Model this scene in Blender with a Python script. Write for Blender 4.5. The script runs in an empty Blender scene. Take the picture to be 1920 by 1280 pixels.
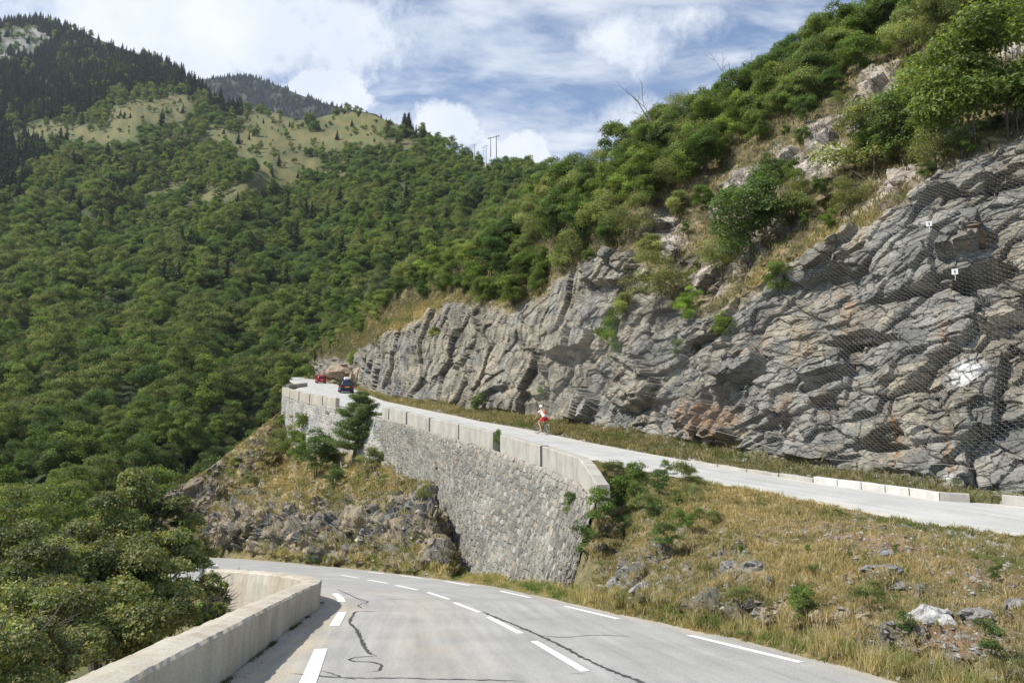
import bpy, math, random
import numpy as np
from mathutils import Vector, Matrix, Euler
RAD = math.radians
sc = bpy.context.scene
COL = sc.collection
rs = np.random.RandomState(11)

# ------------------------------------------------------------------ camera maths (metres, eye at the origin, looking along +Y)
FPX = 1500.0
PITCH = math.atan(195.0 / FPX)
CP, SP = math.cos(PITCH), math.sin(PITCH)

def kxz(u, v):
    cx = (np.asarray(u, float) - 960.0) / FPX
    cz = (640.0 - np.asarray(v, float)) / FPX
    wy = CP - cz * SP
    return cx / wy, (SP + cz * CP) / wy

def at(u, v, y):
    kx, kz = kxz(u, v)
    return np.stack(np.broadcast_arrays(kx * y, y, kz * y), -1)

def uv_of(p):
    p = np.asarray(p, float)
    d = p[..., 1] * CP + p[..., 2] * SP
    up = -p[..., 1] * SP + p[..., 2] * CP
    return 960 + FPX * p[..., 0] / d, 640 - FPX * up / d

# upper road height by distance, lower road as a falling plane
ZU_Y = np.array([-60, -10, 5, 12, 22, 35, 50, 108, 160, 230, 600.])
ZU_Z = np.array([-1.0, -1.6, -2.25, -2.35, -2.05, -0.80, 0.67, 7.1, 12.9, 20.7, 62.])
def zu(y): return np.interp(y, ZU_Y, ZU_Z)
def zl(y): return -1.7 - 0.11 * np.asarray(y, float)

_YS = np.concatenate([np.arange(8, 60, .05), np.arange(60, 400, .2)])
def hit(u, v, zf, dz=0.0):
    """world point where the sight line through a place on the picture meets the surface z = zf(y) + dz"""
    u = np.atleast_1d(np.asarray(u, float)); v = np.atleast_1d(np.asarray(v, float)); out = []
    for a, b in zip(u, v):
        kx, kz = kxz(a, b)
        f = kz * _YS - (zf(_YS) + dz)
        i = np.nonzero(f <= 0)[0]
        i = i[0] if len(i) else len(_YS) - 1
        if i > 0:
            t = f[i - 1] / (f[i - 1] - f[i] + 1e-12); y = _YS[i - 1] + t * (_YS[i] - _YS[i - 1])
        else: y = _YS[0]
        out.append((kx * y, y, kz * y))
    return np.array(out)

# ------------------------------------------------------------------ noise
_pr = np.random.RandomState(5)
_perm = np.concatenate([_pr.permutation(256)] * 3)
_grad = _pr.normal(size=(256, 3)); _grad /= np.linalg.norm(_grad, axis=1)[:, None]
def pnoise(p):
    p = np.asarray(p, float); i = np.floor(p).astype(int); f = p - i; w = f * f * f * (f * (f * 6 - 15) + 10)
    i &= 255; r = 0
    for dx in (0, 1):
        wx = w[..., 0] if dx else 1 - w[..., 0]
        for dy in (0, 1):
            wy = w[..., 1] if dy else 1 - w[..., 1]
            for dz in (0, 1):
                wz = w[..., 2] if dz else 1 - w[..., 2]
                h = _perm[_perm[_perm[(i[..., 0] + dx) & 255] + ((i[..., 1] + dy) & 255)] + ((i[..., 2] + dz) & 255)]
                g = _grad[h]
                r = r + wx * wy * wz * (g[..., 0] * (f[..., 0] - dx) + g[..., 1] * (f[..., 1] - dy) + g[..., 2] * (f[..., 2] - dz))
    return r * 1.6
def fbm(p, o=4, lac=2.1, gain=.5):
    p = np.asarray(p, float); a = 1; s = 0
    for k in range(o):
        s = s + a * pnoise(p + 17.3 * k); p = p * lac; a *= gain
    return s
def fbm2(x, y, o=4, seed=0.): return fbm(np.stack([x, y, np.full_like(x, seed)], -1), o)
def _h(ix, iy, iz, k):
    n = (ix * 73856093) ^ (iy * 19349663) ^ (iz * 83492791) ^ (k * 2654435761 & 0xffffffff)
    n = (n ^ (n >> 13)) * 1274126177 & 0xffffffff
    n = (n ^ (n >> 16)) * 2246822519 & 0xffffffff
    return ((n ^ (n >> 15)) & 0xffffff) / float(0xffffff)
def worley(p, jit=.9, flat=False):
    """nearest and second nearest cell: distances, vector to the nearest cell, 4 random numbers of that cell"""
    p = np.asarray(p, float); sh = p.shape[:-1]; p = p.reshape(-1, 3)
    ip = np.floor(p).astype(np.int64)
    d1 = np.full(len(p), 9e9); d2 = np.full(len(p), 9e9); vec = np.zeros((len(p), 3)); cell = np.zeros((len(p), 3), np.int64)
    for dx in (-1, 0, 1):
        for dy in (-1, 0, 1):
            for dz in ((0,) if flat else (-1, 0, 1)):
                c = ip + np.array([dx, dy, dz])
                fp = np.stack([c[:, k] + .5 + (_h(c[:, 0], c[:, 1], c[:, 2], k + 1) - .5) * jit for k in range(3)], -1)
                if flat: fp[:, 2] = p[:, 2]
                df = p - fp; d = np.sqrt((df ** 2).sum(1))
                m = d < d1
                d2 = np.where(m, d1, np.minimum(d2, d)); d1 = np.where(m, d, d1)
                vec[m] = df[m]; cell[m] = c[m]
    r = np.stack([_h(cell[:, 0], cell[:, 1], cell[:, 2], 11 + k) for k in range(4)], -1)
    return d1.reshape(sh), d2.reshape(sh), vec.reshape(sh + (3,)), r.reshape(sh + (4,))
def sstep(a, b, x):
    t = np.clip((x - a) / (b - a), 0, 1); return t * t * (3 - 2 * t)
def lerp(a, b, t): return a + (b - a) * t
def mixc(a, b, t): return np.asarray(a) * (1 - t[..., None]) + np.asarray(b) * t[..., None]
def blobs(u, v, L):
    m = np.zeros(np.broadcast(u, v).shape)
    for b in L:
        cu, cv, ru, rv = b[:4]; w = b[4] if len(b) > 4 else 1; an = RAD(b[5]) if len(b) > 5 else 0
        x = (u - cu); y = (v - cv); c, s = math.cos(an), math.sin(an)
        a = (x * c + y * s) / ru; d = (-x * s + y * c) / rv
        m = np.maximum(m, w * np.exp(-(a * a + d * d) * 1.2))
    return m
def inpoly(u, v, poly):
    r = np.zeros(np.broadcast(u, v).shape, bool); n = len(poly)
    for i in range(n):
        x1, y1 = poly[i]; x2, y2 = poly[(i + 1) % n]
        if y1 == y2: continue
        c = ((y1 > v) != (y2 > v)) & (u < (x2 - x1) * (v - y1) / (y2 - y1) + x1)
        r ^= c
    return r

# ------------------------------------------------------------------ mesh + object helpers
def mesh(name, verts, faces, mats, col=None, uv=None, smooth=False, midx=None):
    """faces: (M,4) or (M,3) array, or a list of such arrays"""
    verts = np.asarray(verts, np.float32).reshape(-1, 3)
    F = [np.asarray(f, np.int32) for f in (faces if isinstance(faces, list) else [faces]) if len(f)]
    me = bpy.data.meshes.new(name)
    me.vertices.add(len(verts)); me.vertices.foreach_set('co', verts.ravel())
    nl = sum(f.size for f in F); nf = sum(len(f) for f in F)
    me.loops.add(nl); me.polygons.add(nf)
    me.loops.foreach_set('vertex_index', np.concatenate([f.ravel() for f in F]))
    tot = np.concatenate([np.full(len(f), f.shape[1], np.int32) for f in F])
    me.polygons.foreach_set('loop_start', np.concatenate([[0], np.cumsum(tot)[:-1]]).astype(np.int32))
    me.polygons.foreach_set('loop_total', tot)
    me.polygons.foreach_set('use_smooth', np.full(nf, bool(smooth)))
    for m in (mats if isinstance(mats, (list, tuple)) else [mats]): me.materials.append(m)
    if midx is not None: me.polygons.foreach_set('material_index', np.asarray(midx, np.int32))
    me.update(calc_edges=True)
    if col is not None:
        c = np.asarray(col, np.float32)
        if c.shape[-1] == 3: c = np.concatenate([c, np.ones(c.shape[:-1] + (1,), np.float32)], -1)
        a = me.color_attributes.new('col', 'FLOAT_COLOR', 'POINT'); a.data.foreach_set('color', c.reshape(-1, 4).ravel())
    if uv is not None:
        l = me.uv_layers.new(name='UVMap'); vi = np.zeros(nl, np.int32); me.loops.foreach_get('vertex_index', vi)
        l.data.foreach_set('uv', np.asarray(uv, np.float32).reshape(-1, 2)[vi].ravel())
    me.validate()
    return me
def gridfaces(R, C, off=0, flip=False):
    i = (np.arange(R - 1)[:, None] * C + np.arange(C - 1)[None, :]).ravel() + off
    f = np.stack([i, i + 1, i + C + 1, i + C], -1)
    return f[:, ::-1] if flip else f
def link(name, me, parent=None, loc=None):
    o = bpy.data.objects.new(name, me); COL.objects.link(o)
    if parent is not None: o.parent = parent
    if loc is not None: o.location = loc
    return o
def tag(o, label=None, cat=None, group=None, kind=None):
    if label: o['label'] = label
    if cat: o['category'] = cat
    if group: o['group'] = group
    if kind: o['kind'] = kind
    return o
def thing(name, label, cat, loc=(0, 0, 0), rz=0, group=None):
    o = bpy.data.objects.new(name, None); COL.objects.link(o); o.location = loc; o.rotation_euler = (0, 0, rz)
    o.empty_display_size = .2
    return tag(o, label, cat, group)
def clone(root, loc, rz=0., s=1., label=None, group=None, cat=None, rx=0., ry=0.):
    r = root.copy(); COL.objects.link(r); r.location = loc; r.rotation_euler = (rx, ry, rz)
    r.scale = (s, s, s) if np.isscalar(s) else s
    if label: r['label'] = label
    if cat: r['category'] = cat
    if group: r['group'] = group
    elif 'group' in r.keys(): del r['group']
    for ch in [c for c in root.children]:
        c = ch.copy(); COL.objects.link(c); c.parent = r
        for g in list(ch.children):
            d = g.copy(); COL.objects.link(d); d.parent = c
    return r
class MB:
    """collects simple shapes into one mesh"""
    def __init__(s): s.v = []; s.f4 = []; s.f3 = []; s.n = 0
    def add(s, v, f4=None, f3=None):
        v = np.asarray(v, float).reshape(-1, 3)
        if f4 is not None and len(f4): s.f4.append(np.asarray(f4) + s.n)
        if f3 is not None and len(f3): s.f3.append(np.asarray(f3) + s.n)
        s.v.append(v); s.n += len(v); return s
    def box(s, x0, x1, y0, y1, z0, z1, bev=0.0, M=None):
        b = bev
        if b <= 0:
            v = np.array([[x, y, z] for z in (z0, z1) for y in (y0, y1) for x in (x0, x1)], float)
            f = [[0, 2, 3, 1], [4, 5, 7, 6], [0, 1, 5, 4], [2, 6, 7, 3], [0, 4, 6, 2], [1, 3, 7, 5]]
            if M is not None: v = v @ np.array(M.to_3x3()).T + np.array(M.translation)
            return s.add(v, f)
        bm_v = []; 
        for zz, ins in ((z0, b), (z0 + b, 0), (z1 - b, 0), (z1, b)):
            for (x, y) in ((x0 + b, y0), (x1 - b, y0), (x1, y0 + b), (x1, y1 - b), (x1 - b, y1), (x0 + b, y1), (x0, y1 - b), (x0, y0 + b)):
                cx, cy = (x0 + x1) / 2, (y0 + y1) / 2
                bm_v.append([x - math.copysign(min(ins, abs(x - cx)), x - cx), y - math.copysign(min(ins, abs(y - cy)), y - cy), zz])
        v = np.array(bm_v); f = []
        for r in range(3):
            for k in range(8): f.append([r * 8 + k, r * 8 + (k + 1) % 8, r * 8 + 8 + (k + 1) % 8, r * 8 + 8 + k])
        for r, o in ((0, -1), (24, 1)):
            q = [[r, r + 1, r + 2, r + 3], [r, r + 3, r + 4, r + 7], [r + 4, r + 5, r + 6, r + 7]]
            f += q if o > 0 else [a[::-1] for a in q]
        if M is not None: v = v @ np.array(M.to_3x3()).T + np.array(M.translation)
        return s.add(v, f)
    def tube(s, pts, rad, n=8, cap=True):
        pts = np.asarray(pts, float); rad = np.broadcast_to(np.asarray(rad, float), (len(pts),))
        t = np.gradient(pts, axis=0); t /= np.linalg.norm(t, axis=1)[:, None] + 1e-9
        a = np.array([0, 0, 1.]) if abs(t[0, 2]) < .9 else np.array([1., 0, 0]); V = []
        for i in range(len(pts)):
            b = np.cross(t[i], a); b /= np.linalg.norm(b) + 1e-9; a2 = np.cross(b, t[i]); a = a2
            th = np.arange(n) * 2 * math.pi / n
            V.append(pts[i] + rad[i] * (np.cos(th)[:, None] * a2 + np.sin(th)[:, None] * b))
        f = []
        for i in range(len(pts) - 1):
            for k in range(n): f.append([i * n + k, i * n + (k + 1) % n, (i + 1) * n + (k + 1) % n, (i + 1) * n + k])
        V = np.concatenate(V); f3 = []
        if cap:
            V = np.concatenate([V, pts[:1], pts[-1:]]); c0, c1 = len(V) - 2, len(V) - 1; L = (len(pts) - 1) * n
            for k in range(n): f3.append([c0, (k + 1) % n, k]); f3.append([c1, L + k, L + (k + 1) % n])
        return s.add(V, f, f3)
    def lathe(s, prof, c=(0, 0, 0), n=16, axis='z'):
        V = []; th = np.arange(n) * 2 * math.pi / n
        for r, h in prof:
            if axis == 'z': V.append(np.stack([r * np.cos(th), r * np.sin(th), np.full(n, h)], -1))
            else: V.append(np.stack([np.full(n, h), r * np.cos(th), r * np.sin(th)], -1))
        f = []
        for i in range(len(prof) - 1):
            for k in range(n): f.append([i * n + k, i * n + (k + 1) % n, (i + 1) * n + (k + 1) % n, (i + 1) * n + k])
        return s.add(np.concatenate(V) + np.array(c), f)
    def build(s, name, mat, parent=None, smooth=False, loc=None):
        fs = []
        if s.f4: fs.append(np.concatenate(s.f4))
        if s.f3: fs.append(np.concatenate(s.f3))
        return link(name, mesh(name, np.concatenate(s.v), fs, mat, smooth=smooth), parent, loc)

# ------------------------------------------------------------------ materials
def newmat(name):
    m = bpy.data.materials.new(name); m.use_nodes = True; nt = m.node_tree; nt.nodes.clear()
    out = nt.nodes.new('ShaderNodeOutputMaterial')
    return m, nt, out
def N(nt, t, **kw):
    n = nt.nodes.new(t)
    for k, v in kw.items():
        if k in n.inputs: n.inputs[k].default_value = v
        else: setattr(n, k, v)
    return n
def simple(name, col, rough=.6, metal=0., bump=0., bscale=30., var=0., spec=.5):
    m, nt, out = newmat(name); b = N(nt, 'ShaderNodeBsdfPrincipled'); b.inputs['Base Color'].default_value = (*col, 1)
    b.inputs['Roughness'].default_value = rough; b.inputs['Metallic'].default_value = metal; b.inputs['Specular IOR Level'].default_value = spec
    nt.links.new(b.outputs[0], out.inputs[0])
    if bump or var:
        tc = N(nt, 'ShaderNodeTexCoord'); no = N(nt, 'ShaderNodeTexNoise'); no.inputs['Scale'].default_value = bscale; no.inputs['Detail'].default_value = 6
        nt.links.new(tc.outputs['Object'], no.inputs['Vector'])
        if bump:
            bp = N(nt, 'ShaderNodeBump'); bp.inputs['Strength'].default_value = bump; bp.inputs['Distance'].default_value = .02
            nt.links.new(no.outputs[0], bp.inputs['Height']); nt.links.new(bp.outputs[0], b.inputs['Normal'])
        if var:
            n2 = N(nt, 'ShaderNodeTexNoise'); n2.inputs['Scale'].default_value = bscale * .2; n2.inputs['Detail'].default_value = 8
            nt.links.new(tc.outputs['Object'], n2.inputs['Vector'])
            mx = N(nt, 'ShaderNodeMix', data_type='RGBA'); mx.inputs[6].default_value = (*[c * (1 - var) for c in col], 1); mx.inputs[7].default_value = (*[min(1, c * (1 + var)) for c in col], 1)
            mr = N(nt, 'ShaderNodeMapRange'); mr.inputs[1].default_value = .3; mr.inputs[2].default_value = .7
            nt.links.new(n2.outputs[0], mr.inputs[0]); nt.links.new(mr.outputs[0], mx.inputs[0]); nt.links.new(mx.outputs[2], b.inputs['Base Color'])
    return m
def colmat(name, rough=.9, var=.35, nscale=6., bump=.6, bdist=.05, bscale=8., spec=.25, fine=60., cracks=False):
    """base colour stored on the surface, broken up by two noises, with a bump"""
    m, nt, out = newmat(name); L = nt.links.new
    b = N(nt, 'ShaderNodeBsdfPrincipled'); b.inputs['Roughness'].default_value = rough; b.inputs['Specular IOR Level'].default_value = spec
    L(b.outputs[0], out.inputs[0])
    at_ = N(nt, 'ShaderNodeAttribute', attribute_name='col'); tc = N(nt, 'ShaderNodeTexCoord')
    n1 = N(nt, 'ShaderNodeTexNoise'); n1.inputs['Scale'].default_value = nscale; n1.inputs['Detail'].default_value = 9; n1.inputs['Roughness'].default_value = .65
    n2 = N(nt, 'ShaderNodeTexNoise'); n2.inputs['Scale'].default_value = fine; n2.inputs['Detail'].default_value = 3
    L(tc.outputs['Object'], n1.inputs['Vector']); L(tc.outputs['Object'], n2.inputs['Vector'])
    ad = N(nt, 'ShaderNodeMath', operation='ADD'); L(n1.outputs[0], ad.inputs[0]); L(n2.outputs[0], ad.inputs[1])
    mr = N(nt, 'ShaderNodeMapRange'); mr.inputs[1].default_value = .7; mr.inputs[2].default_value = 1.3; mr.inputs[3].default_value = 1 - var; mr.inputs[4].default_value = 1 + var
    L(ad.outputs[0], mr.inputs[0])
    mu = N(nt, 'ShaderNodeVectorMath', operation='SCALE'); L(at_.outputs['Color'], mu.inputs[0]); L(mr.outputs[0], mu.inputs['Scale'])
    L(mu.outputs[0], b.inputs['Base Color'])
    n3 = N(nt, 'ShaderNodeTexNoise'); n3.inputs['Scale'].default_value = bscale; n3.inputs['Detail'].default_value = 10; n3.inputs['Roughness'].default_value = .7
    L(tc.outputs['Object'], n3.inputs['Vector'])
    bp = N(nt, 'ShaderNodeBump'); bp.inputs['Strength'].default_value = bump; bp.inputs['Distance'].default_value = bdist
    L(n3.outputs[0], bp.inputs['Height']); L(bp.outputs[0], b.inputs['Normal'])
    if cracks:                      # joints: thin dark fissures at two sizes, flattened along the bedding
        mp = N(nt, 'ShaderNodeMapping'); mp.inputs['Scale'].default_value = (1, 1, 2.4); mp.inputs['Rotation'].default_value = (RAD(12), RAD(10), 0); L(tc.outputs['Object'], mp.inputs['Vector'])
        nd = N(nt, 'ShaderNodeTexNoise'); nd.inputs['Scale'].default_value = 1.3; nd.inputs['Detail'].default_value = 5; L(mp.outputs[0], nd.inputs['Vector'])
        mxv = N(nt, 'ShaderNodeMix', data_type='RGBA'); mxv.inputs[0].default_value = .22; L(mp.outputs[0], mxv.inputs[6]); L(nd.outputs['Color'], mxv.inputs[7])
        prev = None
        for s_, w_, dk in ((.80, .030, .38), (2.4, .045, .68)):
            vo = N(nt, 'ShaderNodeTexVoronoi', feature='DISTANCE_TO_EDGE'); vo.inputs['Scale'].default_value = s_; L(mxv.outputs[2], vo.inputs['Vector'])
            r = N(nt, 'ShaderNodeMapRange'); r.interpolation_type = 'SMOOTHSTEP'; r.inputs[2].default_value = w_; r.inputs[3].default_value = dk; L(vo.outputs['Distance'], r.inputs[0])
            if prev is None: prev = r.outputs[0]
            else: mm = N(nt, 'ShaderNodeMath', operation='MULTIPLY'); L(prev, mm.inputs[0]); L(r.outputs[0], mm.inputs[1]); prev = mm.outputs[0]
        m2 = N(nt, 'ShaderNodeVectorMath', operation='SCALE'); L(mu.outputs[0], m2.inputs[0]); L(prev, m2.inputs['Scale']); L(m2.outputs[0], b.inputs['Base Color'])
        b2 = N(nt, 'ShaderNodeBump'); b2.inputs['Strength'].default_value = .8; b2.inputs['Distance'].default_value = .09; L(prev, b2.inputs['Height']); L(bp.outputs[0], b2.inputs['Normal']); L(b2.outputs[0], b.inputs['Normal'])
    return m
def leafmat(name, ca, cb, trans=.42, gloss=.35, rnd=.5):
    """leaf: colour differs from plant to plant, leaf brightness stored on the leaf; light passes through"""
    m, nt, out = newmat(name); L = nt.links.new
    oi = N(nt, 'ShaderNodeObjectInfo'); mx = N(nt, 'ShaderNodeMix', data_type='RGBA'); mx.inputs[6].default_value = (*ca, 1); mx.inputs[7].default_value = (*cb, 1)
    L(oi.outputs['Random'], mx.inputs[0])
    at_ = N(nt, 'ShaderNodeAttribute', attribute_name='col')
    mu = N(nt, 'ShaderNodeVectorMath', operation='MULTIPLY'); L(mx.outputs[2], mu.inputs[0]); L(at_.outputs['Color'], mu.inputs[1])
    b = N(nt, 'ShaderNodeBsdfPrincipled'); b.inputs['Roughness'].default_value = .55; b.inputs['Specular IOR Level'].default_value = gloss; L(mu.outputs[0], b.inputs['Base Color'])
    t = N(nt, 'ShaderNodeBsdfTranslucent'); sc_ = N(nt, 'ShaderNodeVectorMath', operation='MULTIPLY'); sc_.inputs[1].default_value = (1.5, 1.6, .6); L(mu.outputs[0], sc_.inputs[0]); L(sc_.outputs[0], t.inputs[0])
    ms = N(nt, 'ShaderNodeMixShader'); ms.inputs[0].default_value = trans; L(b.outputs[0], ms.inputs[1]); L(t.outputs[0], ms.inputs[2]); L(ms.outputs[0], out.inputs[0])
    return m

M_ROCK = colmat('rock_face', var=.34, nscale=5., bump=.8, bdist=.05, bscale=9., fine=26, cracks=True)
M_HILL = colmat('hill_ground', var=.25, nscale=.4, bump=.25, bdist=.3, bscale=.9, fine=3)
M_SOIL = colmat('slope_ground', var=.4, nscale=2.5, bump=.8, bdist=.10, bscale=6, fine=40)
M_STONE = colmat('masonry', var=.3, nscale=5, bump=.5, bdist=.03, bscale=14, fine=50)
M_GRASS = leafmat('grass_blades', (1, 1, 1), (1, 1, 1), trans=.35, gloss=.15)
M_BARK = simple('bark', (.09, .075, .06), .9, bump=.6, bscale=20, var=.4)
M_DEAD = simple('dead_wood', (.22, .2, .18), .9, bump=.4, bscale=20, var=.3)
M_LEAF = leafmat('leaf_green', (.120, .180, .042), (.185, .230, .064), gloss=.3)
M_LEAFD = leafmat('leaf_dark', (.078, .128, .040), (.120, .165, .052), gloss=.3)
M_LEAFY = leafmat('leaf_olive', (.160, .188, .066), (.220, .235, .095), gloss=.3)
M_LARCH = leafmat('larch_needles', (.060, .090, .032), (.085, .115, .042), trans=.2, gloss=.2)
M_NEEDLE = leafmat('needles', (.036, .062, .032), (.055, .085, .042), trans=.1, gloss=.2)
M_WHITE = simple('road_paint', (.74, .74, .71), .6, bump=.3, bscale=60, var=.16)
# ------------------------------------------------------------------ camera, sun, sky
cam = bpy.data.cameras.new('camera'); co = bpy.data.objects.new('camera', cam); COL.objects.link(co); sc.camera = co
cam.sensor_width = 36; cam.lens = FPX / 1920 * 36; cam.clip_end = 9000; cam.clip_start = .05
co.location = (0, 0, 0); co.rotation_euler = (math.pi / 2 + PITCH, 0, 0)
SUN_EL, SUN_AZ = 49.0, -103.0           # azimuth from +Y (the view direction), negative = to the left
sd = Vector((math.sin(RAD(SUN_AZ)) * math.cos(RAD(SUN_EL)), math.cos(RAD(SUN_AZ)) * math.cos(RAD(SUN_EL)), math.sin(RAD(SUN_EL))))
sl = bpy.data.lights.new('sun', 'SUN'); sl.energy = 4.9; sl.angle = RAD(.6); sl.color = (1, .945, .86)
so = bpy.data.objects.new('sun', sl); COL.objects.link(so); so.location = (0, 0, 300); so.rotation_euler = sd.to_track_quat('Z', 'Y').to_euler()
sc.view_settings.view_transform = 'Standard'; sc.view_settings.look = 'None'; sc.view_settings.exposure = .30; sc.view_settings.gamma = 1
w = bpy.data.worlds.new('World'); sc.world = w; w.use_nodes = True; nt = w.node_tree; nt.nodes.clear(); L = nt.links.new
out = N(nt, 'ShaderNodeOutputWorld'); bg = N(nt, 'ShaderNodeBackground'); bg.inputs['Strength'].default_value = .14; L(bg.outputs[0], out.inputs[0])
sky = N(nt, 'ShaderNodeTexSky'); sky.sky_type = 'NISHITA'; sky.sun_disc = False; sky.sun_elevation = RAD(SUN_EL); sky.sun_rotation = RAD(SUN_AZ); sky.altitude = 1200; sky.air_density = 1.0; sky.ozone_density = 2.2; sky.dust_density = .35
tc = N(nt, 'ShaderNodeTexCoord')
def vm(op, a, b=None, **k):
    n = N(nt, 'ShaderNodeVectorMath', operation=op)
    if hasattr(a, 'links'): L(a, n.inputs[0])
    else: n.inputs[0].default_value = a
    if b is not None:
        if hasattr(b, 'links'): L(b, n.inputs[1])
        else: n.inputs[1].default_value = b
    return n
def mth(op, a, b=None, c=None, clamp=False):
    n = N(nt, 'ShaderNodeMath', operation=op); n.use_clamp = clamp
    for i, x in enumerate((a, b, c)):
        if x is None: continue
        if hasattr(x, 'links'): L(x, n.inputs[i])
        else: n.inputs[i].default_value = x
    return n.outputs[0]
def mrange(x, a, b, c=0., d=1., smooth=True):
    n = N(nt, 'ShaderNodeMapRange'); n.interpolation_type = 'SMOOTHSTEP' if smooth else 'LINEAR'
    L(x, n.inputs[0]); n.inputs[1].default_value = a; n.inputs[2].default_value = b; n.inputs[3].default_value = c; n.inputs[4].default_value = d
    return n.outputs[0]
def noise(vec, scale, detail=6, rough=.55, dist=0.):
    n = N(nt, 'ShaderNodeTexNoise'); n.inputs['Scale'].default_value = scale; n.inputs['Detail'].default_value = detail; n.inputs['Roughness'].default_value = rough; n.inputs['Distortion'].default_value = dist
    L(vec, n.inputs['Vector']); return n.outputs[0]
D = vm('NORMALIZE', tc.outputs['Generated']).outputs[0]
sx = N(nt, 'ShaderNodeSeparateXYZ'); L(D, sx.inputs[0])
zz = mth('ADD', mth('MAXIMUM', sx.outputs['Z'], 0.), .22)
cb = N(nt, 'ShaderNodeCombineXYZ'); L(mth('DIVIDE', sx.outputs['X'], zz), cb.inputs[0]); L(mth('DIVIDE', sx.outputs['Y'], zz), cb.inputs[1])
# high cloud in rippled bands lying on a layer overhead
rot = N(nt, 'ShaderNodeMapping'); rot.inputs['Rotation'].default_value = (0, 0, RAD(28)); rot.inputs['Scale'].default_value = (1.0, 2.3, 1.); L(cb.outputs[0], rot.inputs['Vector'])
big = noise(cb.outputs[0], 1.15, 4, .5, .3)
rip = noise(rot.outputs[0], 2.6, 9, .62, .5)
fine = noise(rot.outputs[0], 9., 6, .6, .2)
cov = mth('ADD', mth('ADD', mth('MULTIPLY', big, .9), mth('MULTIPLY', rip, .75)), mth('MULTIPLY', fine, .16))
cirrus = mrange(cov, .82, 1.06)
# heavier cumulus, each round its own direction in the sky
def blobdir(u, v, r, edge=.10):
    kx, kz = kxz(u, v); d = Vector((float(kx), 1, float(kz))).normalized()
    dv = vm('SUBTRACT', D, tuple(d)).outputs[0]
    s_ = vm('MULTIPLY', dv, (1., 1., 1.9)).outputs[0]
    dist = vm('LENGTH', s_).outputs['Value']
    wob = mth('MULTIPLY', mth('SUBTRACT', noise(D, 9., 9, .66), .5), .50)
    return mrange(mth('SUBTRACT', dist, mth('MULTIPLY', wob, min(1, r * 5))), r, r - edge * .9)
bl = None
for (u_, v_, r_, e_) in ((600, 175, .070, .022), (540, 190, .05, .02), (500, 40, .20, .14), (250, 20, .26, .2), (850, 235, .06, .03), (975, 285, .07, .035), (1200, 250, .09, .08), (1150, 60, .12, .12), (380, 110, .12, .12)):
    x = blobdir(u_, v_, r_, e_); bl = x if bl is None else mth('MAXIMUM', bl, x)
dens = mth('MAXIMUM', mth('MULTIPLY', cirrus, .74), mth('MULTIPLY', bl, .95), clamp=True)
shade = noise(D, 5.5, 7, .55)
cc = N(nt, 'ShaderNodeMix', data_type='RGBA'); cc.inputs[6].default_value = (5.1, 5.5, 6.1, 1); cc.inputs[7].default_value = (6.3, 6.5, 6.75, 1); L(mrange(shade, .38, .62), cc.inputs[0])
mxs = N(nt, 'ShaderNodeMix', data_type='RGBA'); L(dens, mxs.inputs[0]); L(sky.outputs[0], mxs.inputs[6]); L(cc.outputs[2], mxs.inputs[7]); L(mxs.outputs[2], bg.inputs['Color'])
# ------------------------------------------------------------------ lofted ground: columns of the view fan, inverse depth linear between anchors
def ip(x, pts):
    p = sorted(pts); return np.interp(x, [a[0] for a in p], [a[1] for a in p])
class Loft:
    def __init__(s, us, V, Y, mod=None):
        s.us = np.asarray(us, float); s.V = [np.asarray(a, float) for a in V]; s.Y = [np.asarray(a, float) for a in Y]; s.mod = mod
    def depth(s, u, v):
        u = np.asarray(u, float); v = np.asarray(v, float)
        Vs = [np.interp(u, s.us, a) for a in s.V]; Is = [np.interp(u, s.us, 1 / a) for a in s.Y]
        r = Is[0] + 0 * v
        for k in range(len(Vs) - 1):
            t = np.clip((v - Vs[k]) / (Vs[k + 1] - Vs[k] - 1e-6), 0, 1)
            r = np.where(v <= Vs[k], lerp(Is[k], Is[k + 1], t), r)
        y = 1 / r
        if s.mod is not None: y = y * s.mod(u, v, Vs)
        return y
    def pos(s, u, v): return at(u, v, s.depth(u, v))
    def grid(s, cols, segs):
        """segs: rows in each interval; returns U,V,P"""
        cols = np.asarray(cols, float); Vs = [np.interp(cols, s.us, a) for a in s.V]; rows = []
        for k, n in enumerate(segs):
            for t in np.arange(n) / n: rows.append(lerp(Vs[k], Vs[k + 1], t))
        rows.append(Vs[len(segs)])
        V = np.array(rows); U = np.broadcast_to(cols, V.shape)
        return U, V, s.pos(U, V)
def normals(P):
    a = np.gradient(P, axis=1); b = np.gradient(P, axis=0)
    n = np.cross(a, b); n /= np.linalg.norm(n, axis=-1)[..., None] + 1e-12
    s = np.sign((n * P).sum(-1)); return -n * np.where(s == 0, 1, s)[..., None]      # towards the eye side
def grow(P, R, C, dist, drop, n=6):
    """rows added beyond the last one: the ground runs on behind the crest"""
    last = P[-1]; d = last.copy(); d[:, 2] = 0; d /= np.linalg.norm(d, axis=1)[:, None]
    ex = []
    for k in range(1, n + 1):
        t = k / n; q = last + d * dist * t; q[:, 2] -= drop * t ** 1.3; ex.append(q)
    return np.concatenate([P, np.array(ex)])

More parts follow.
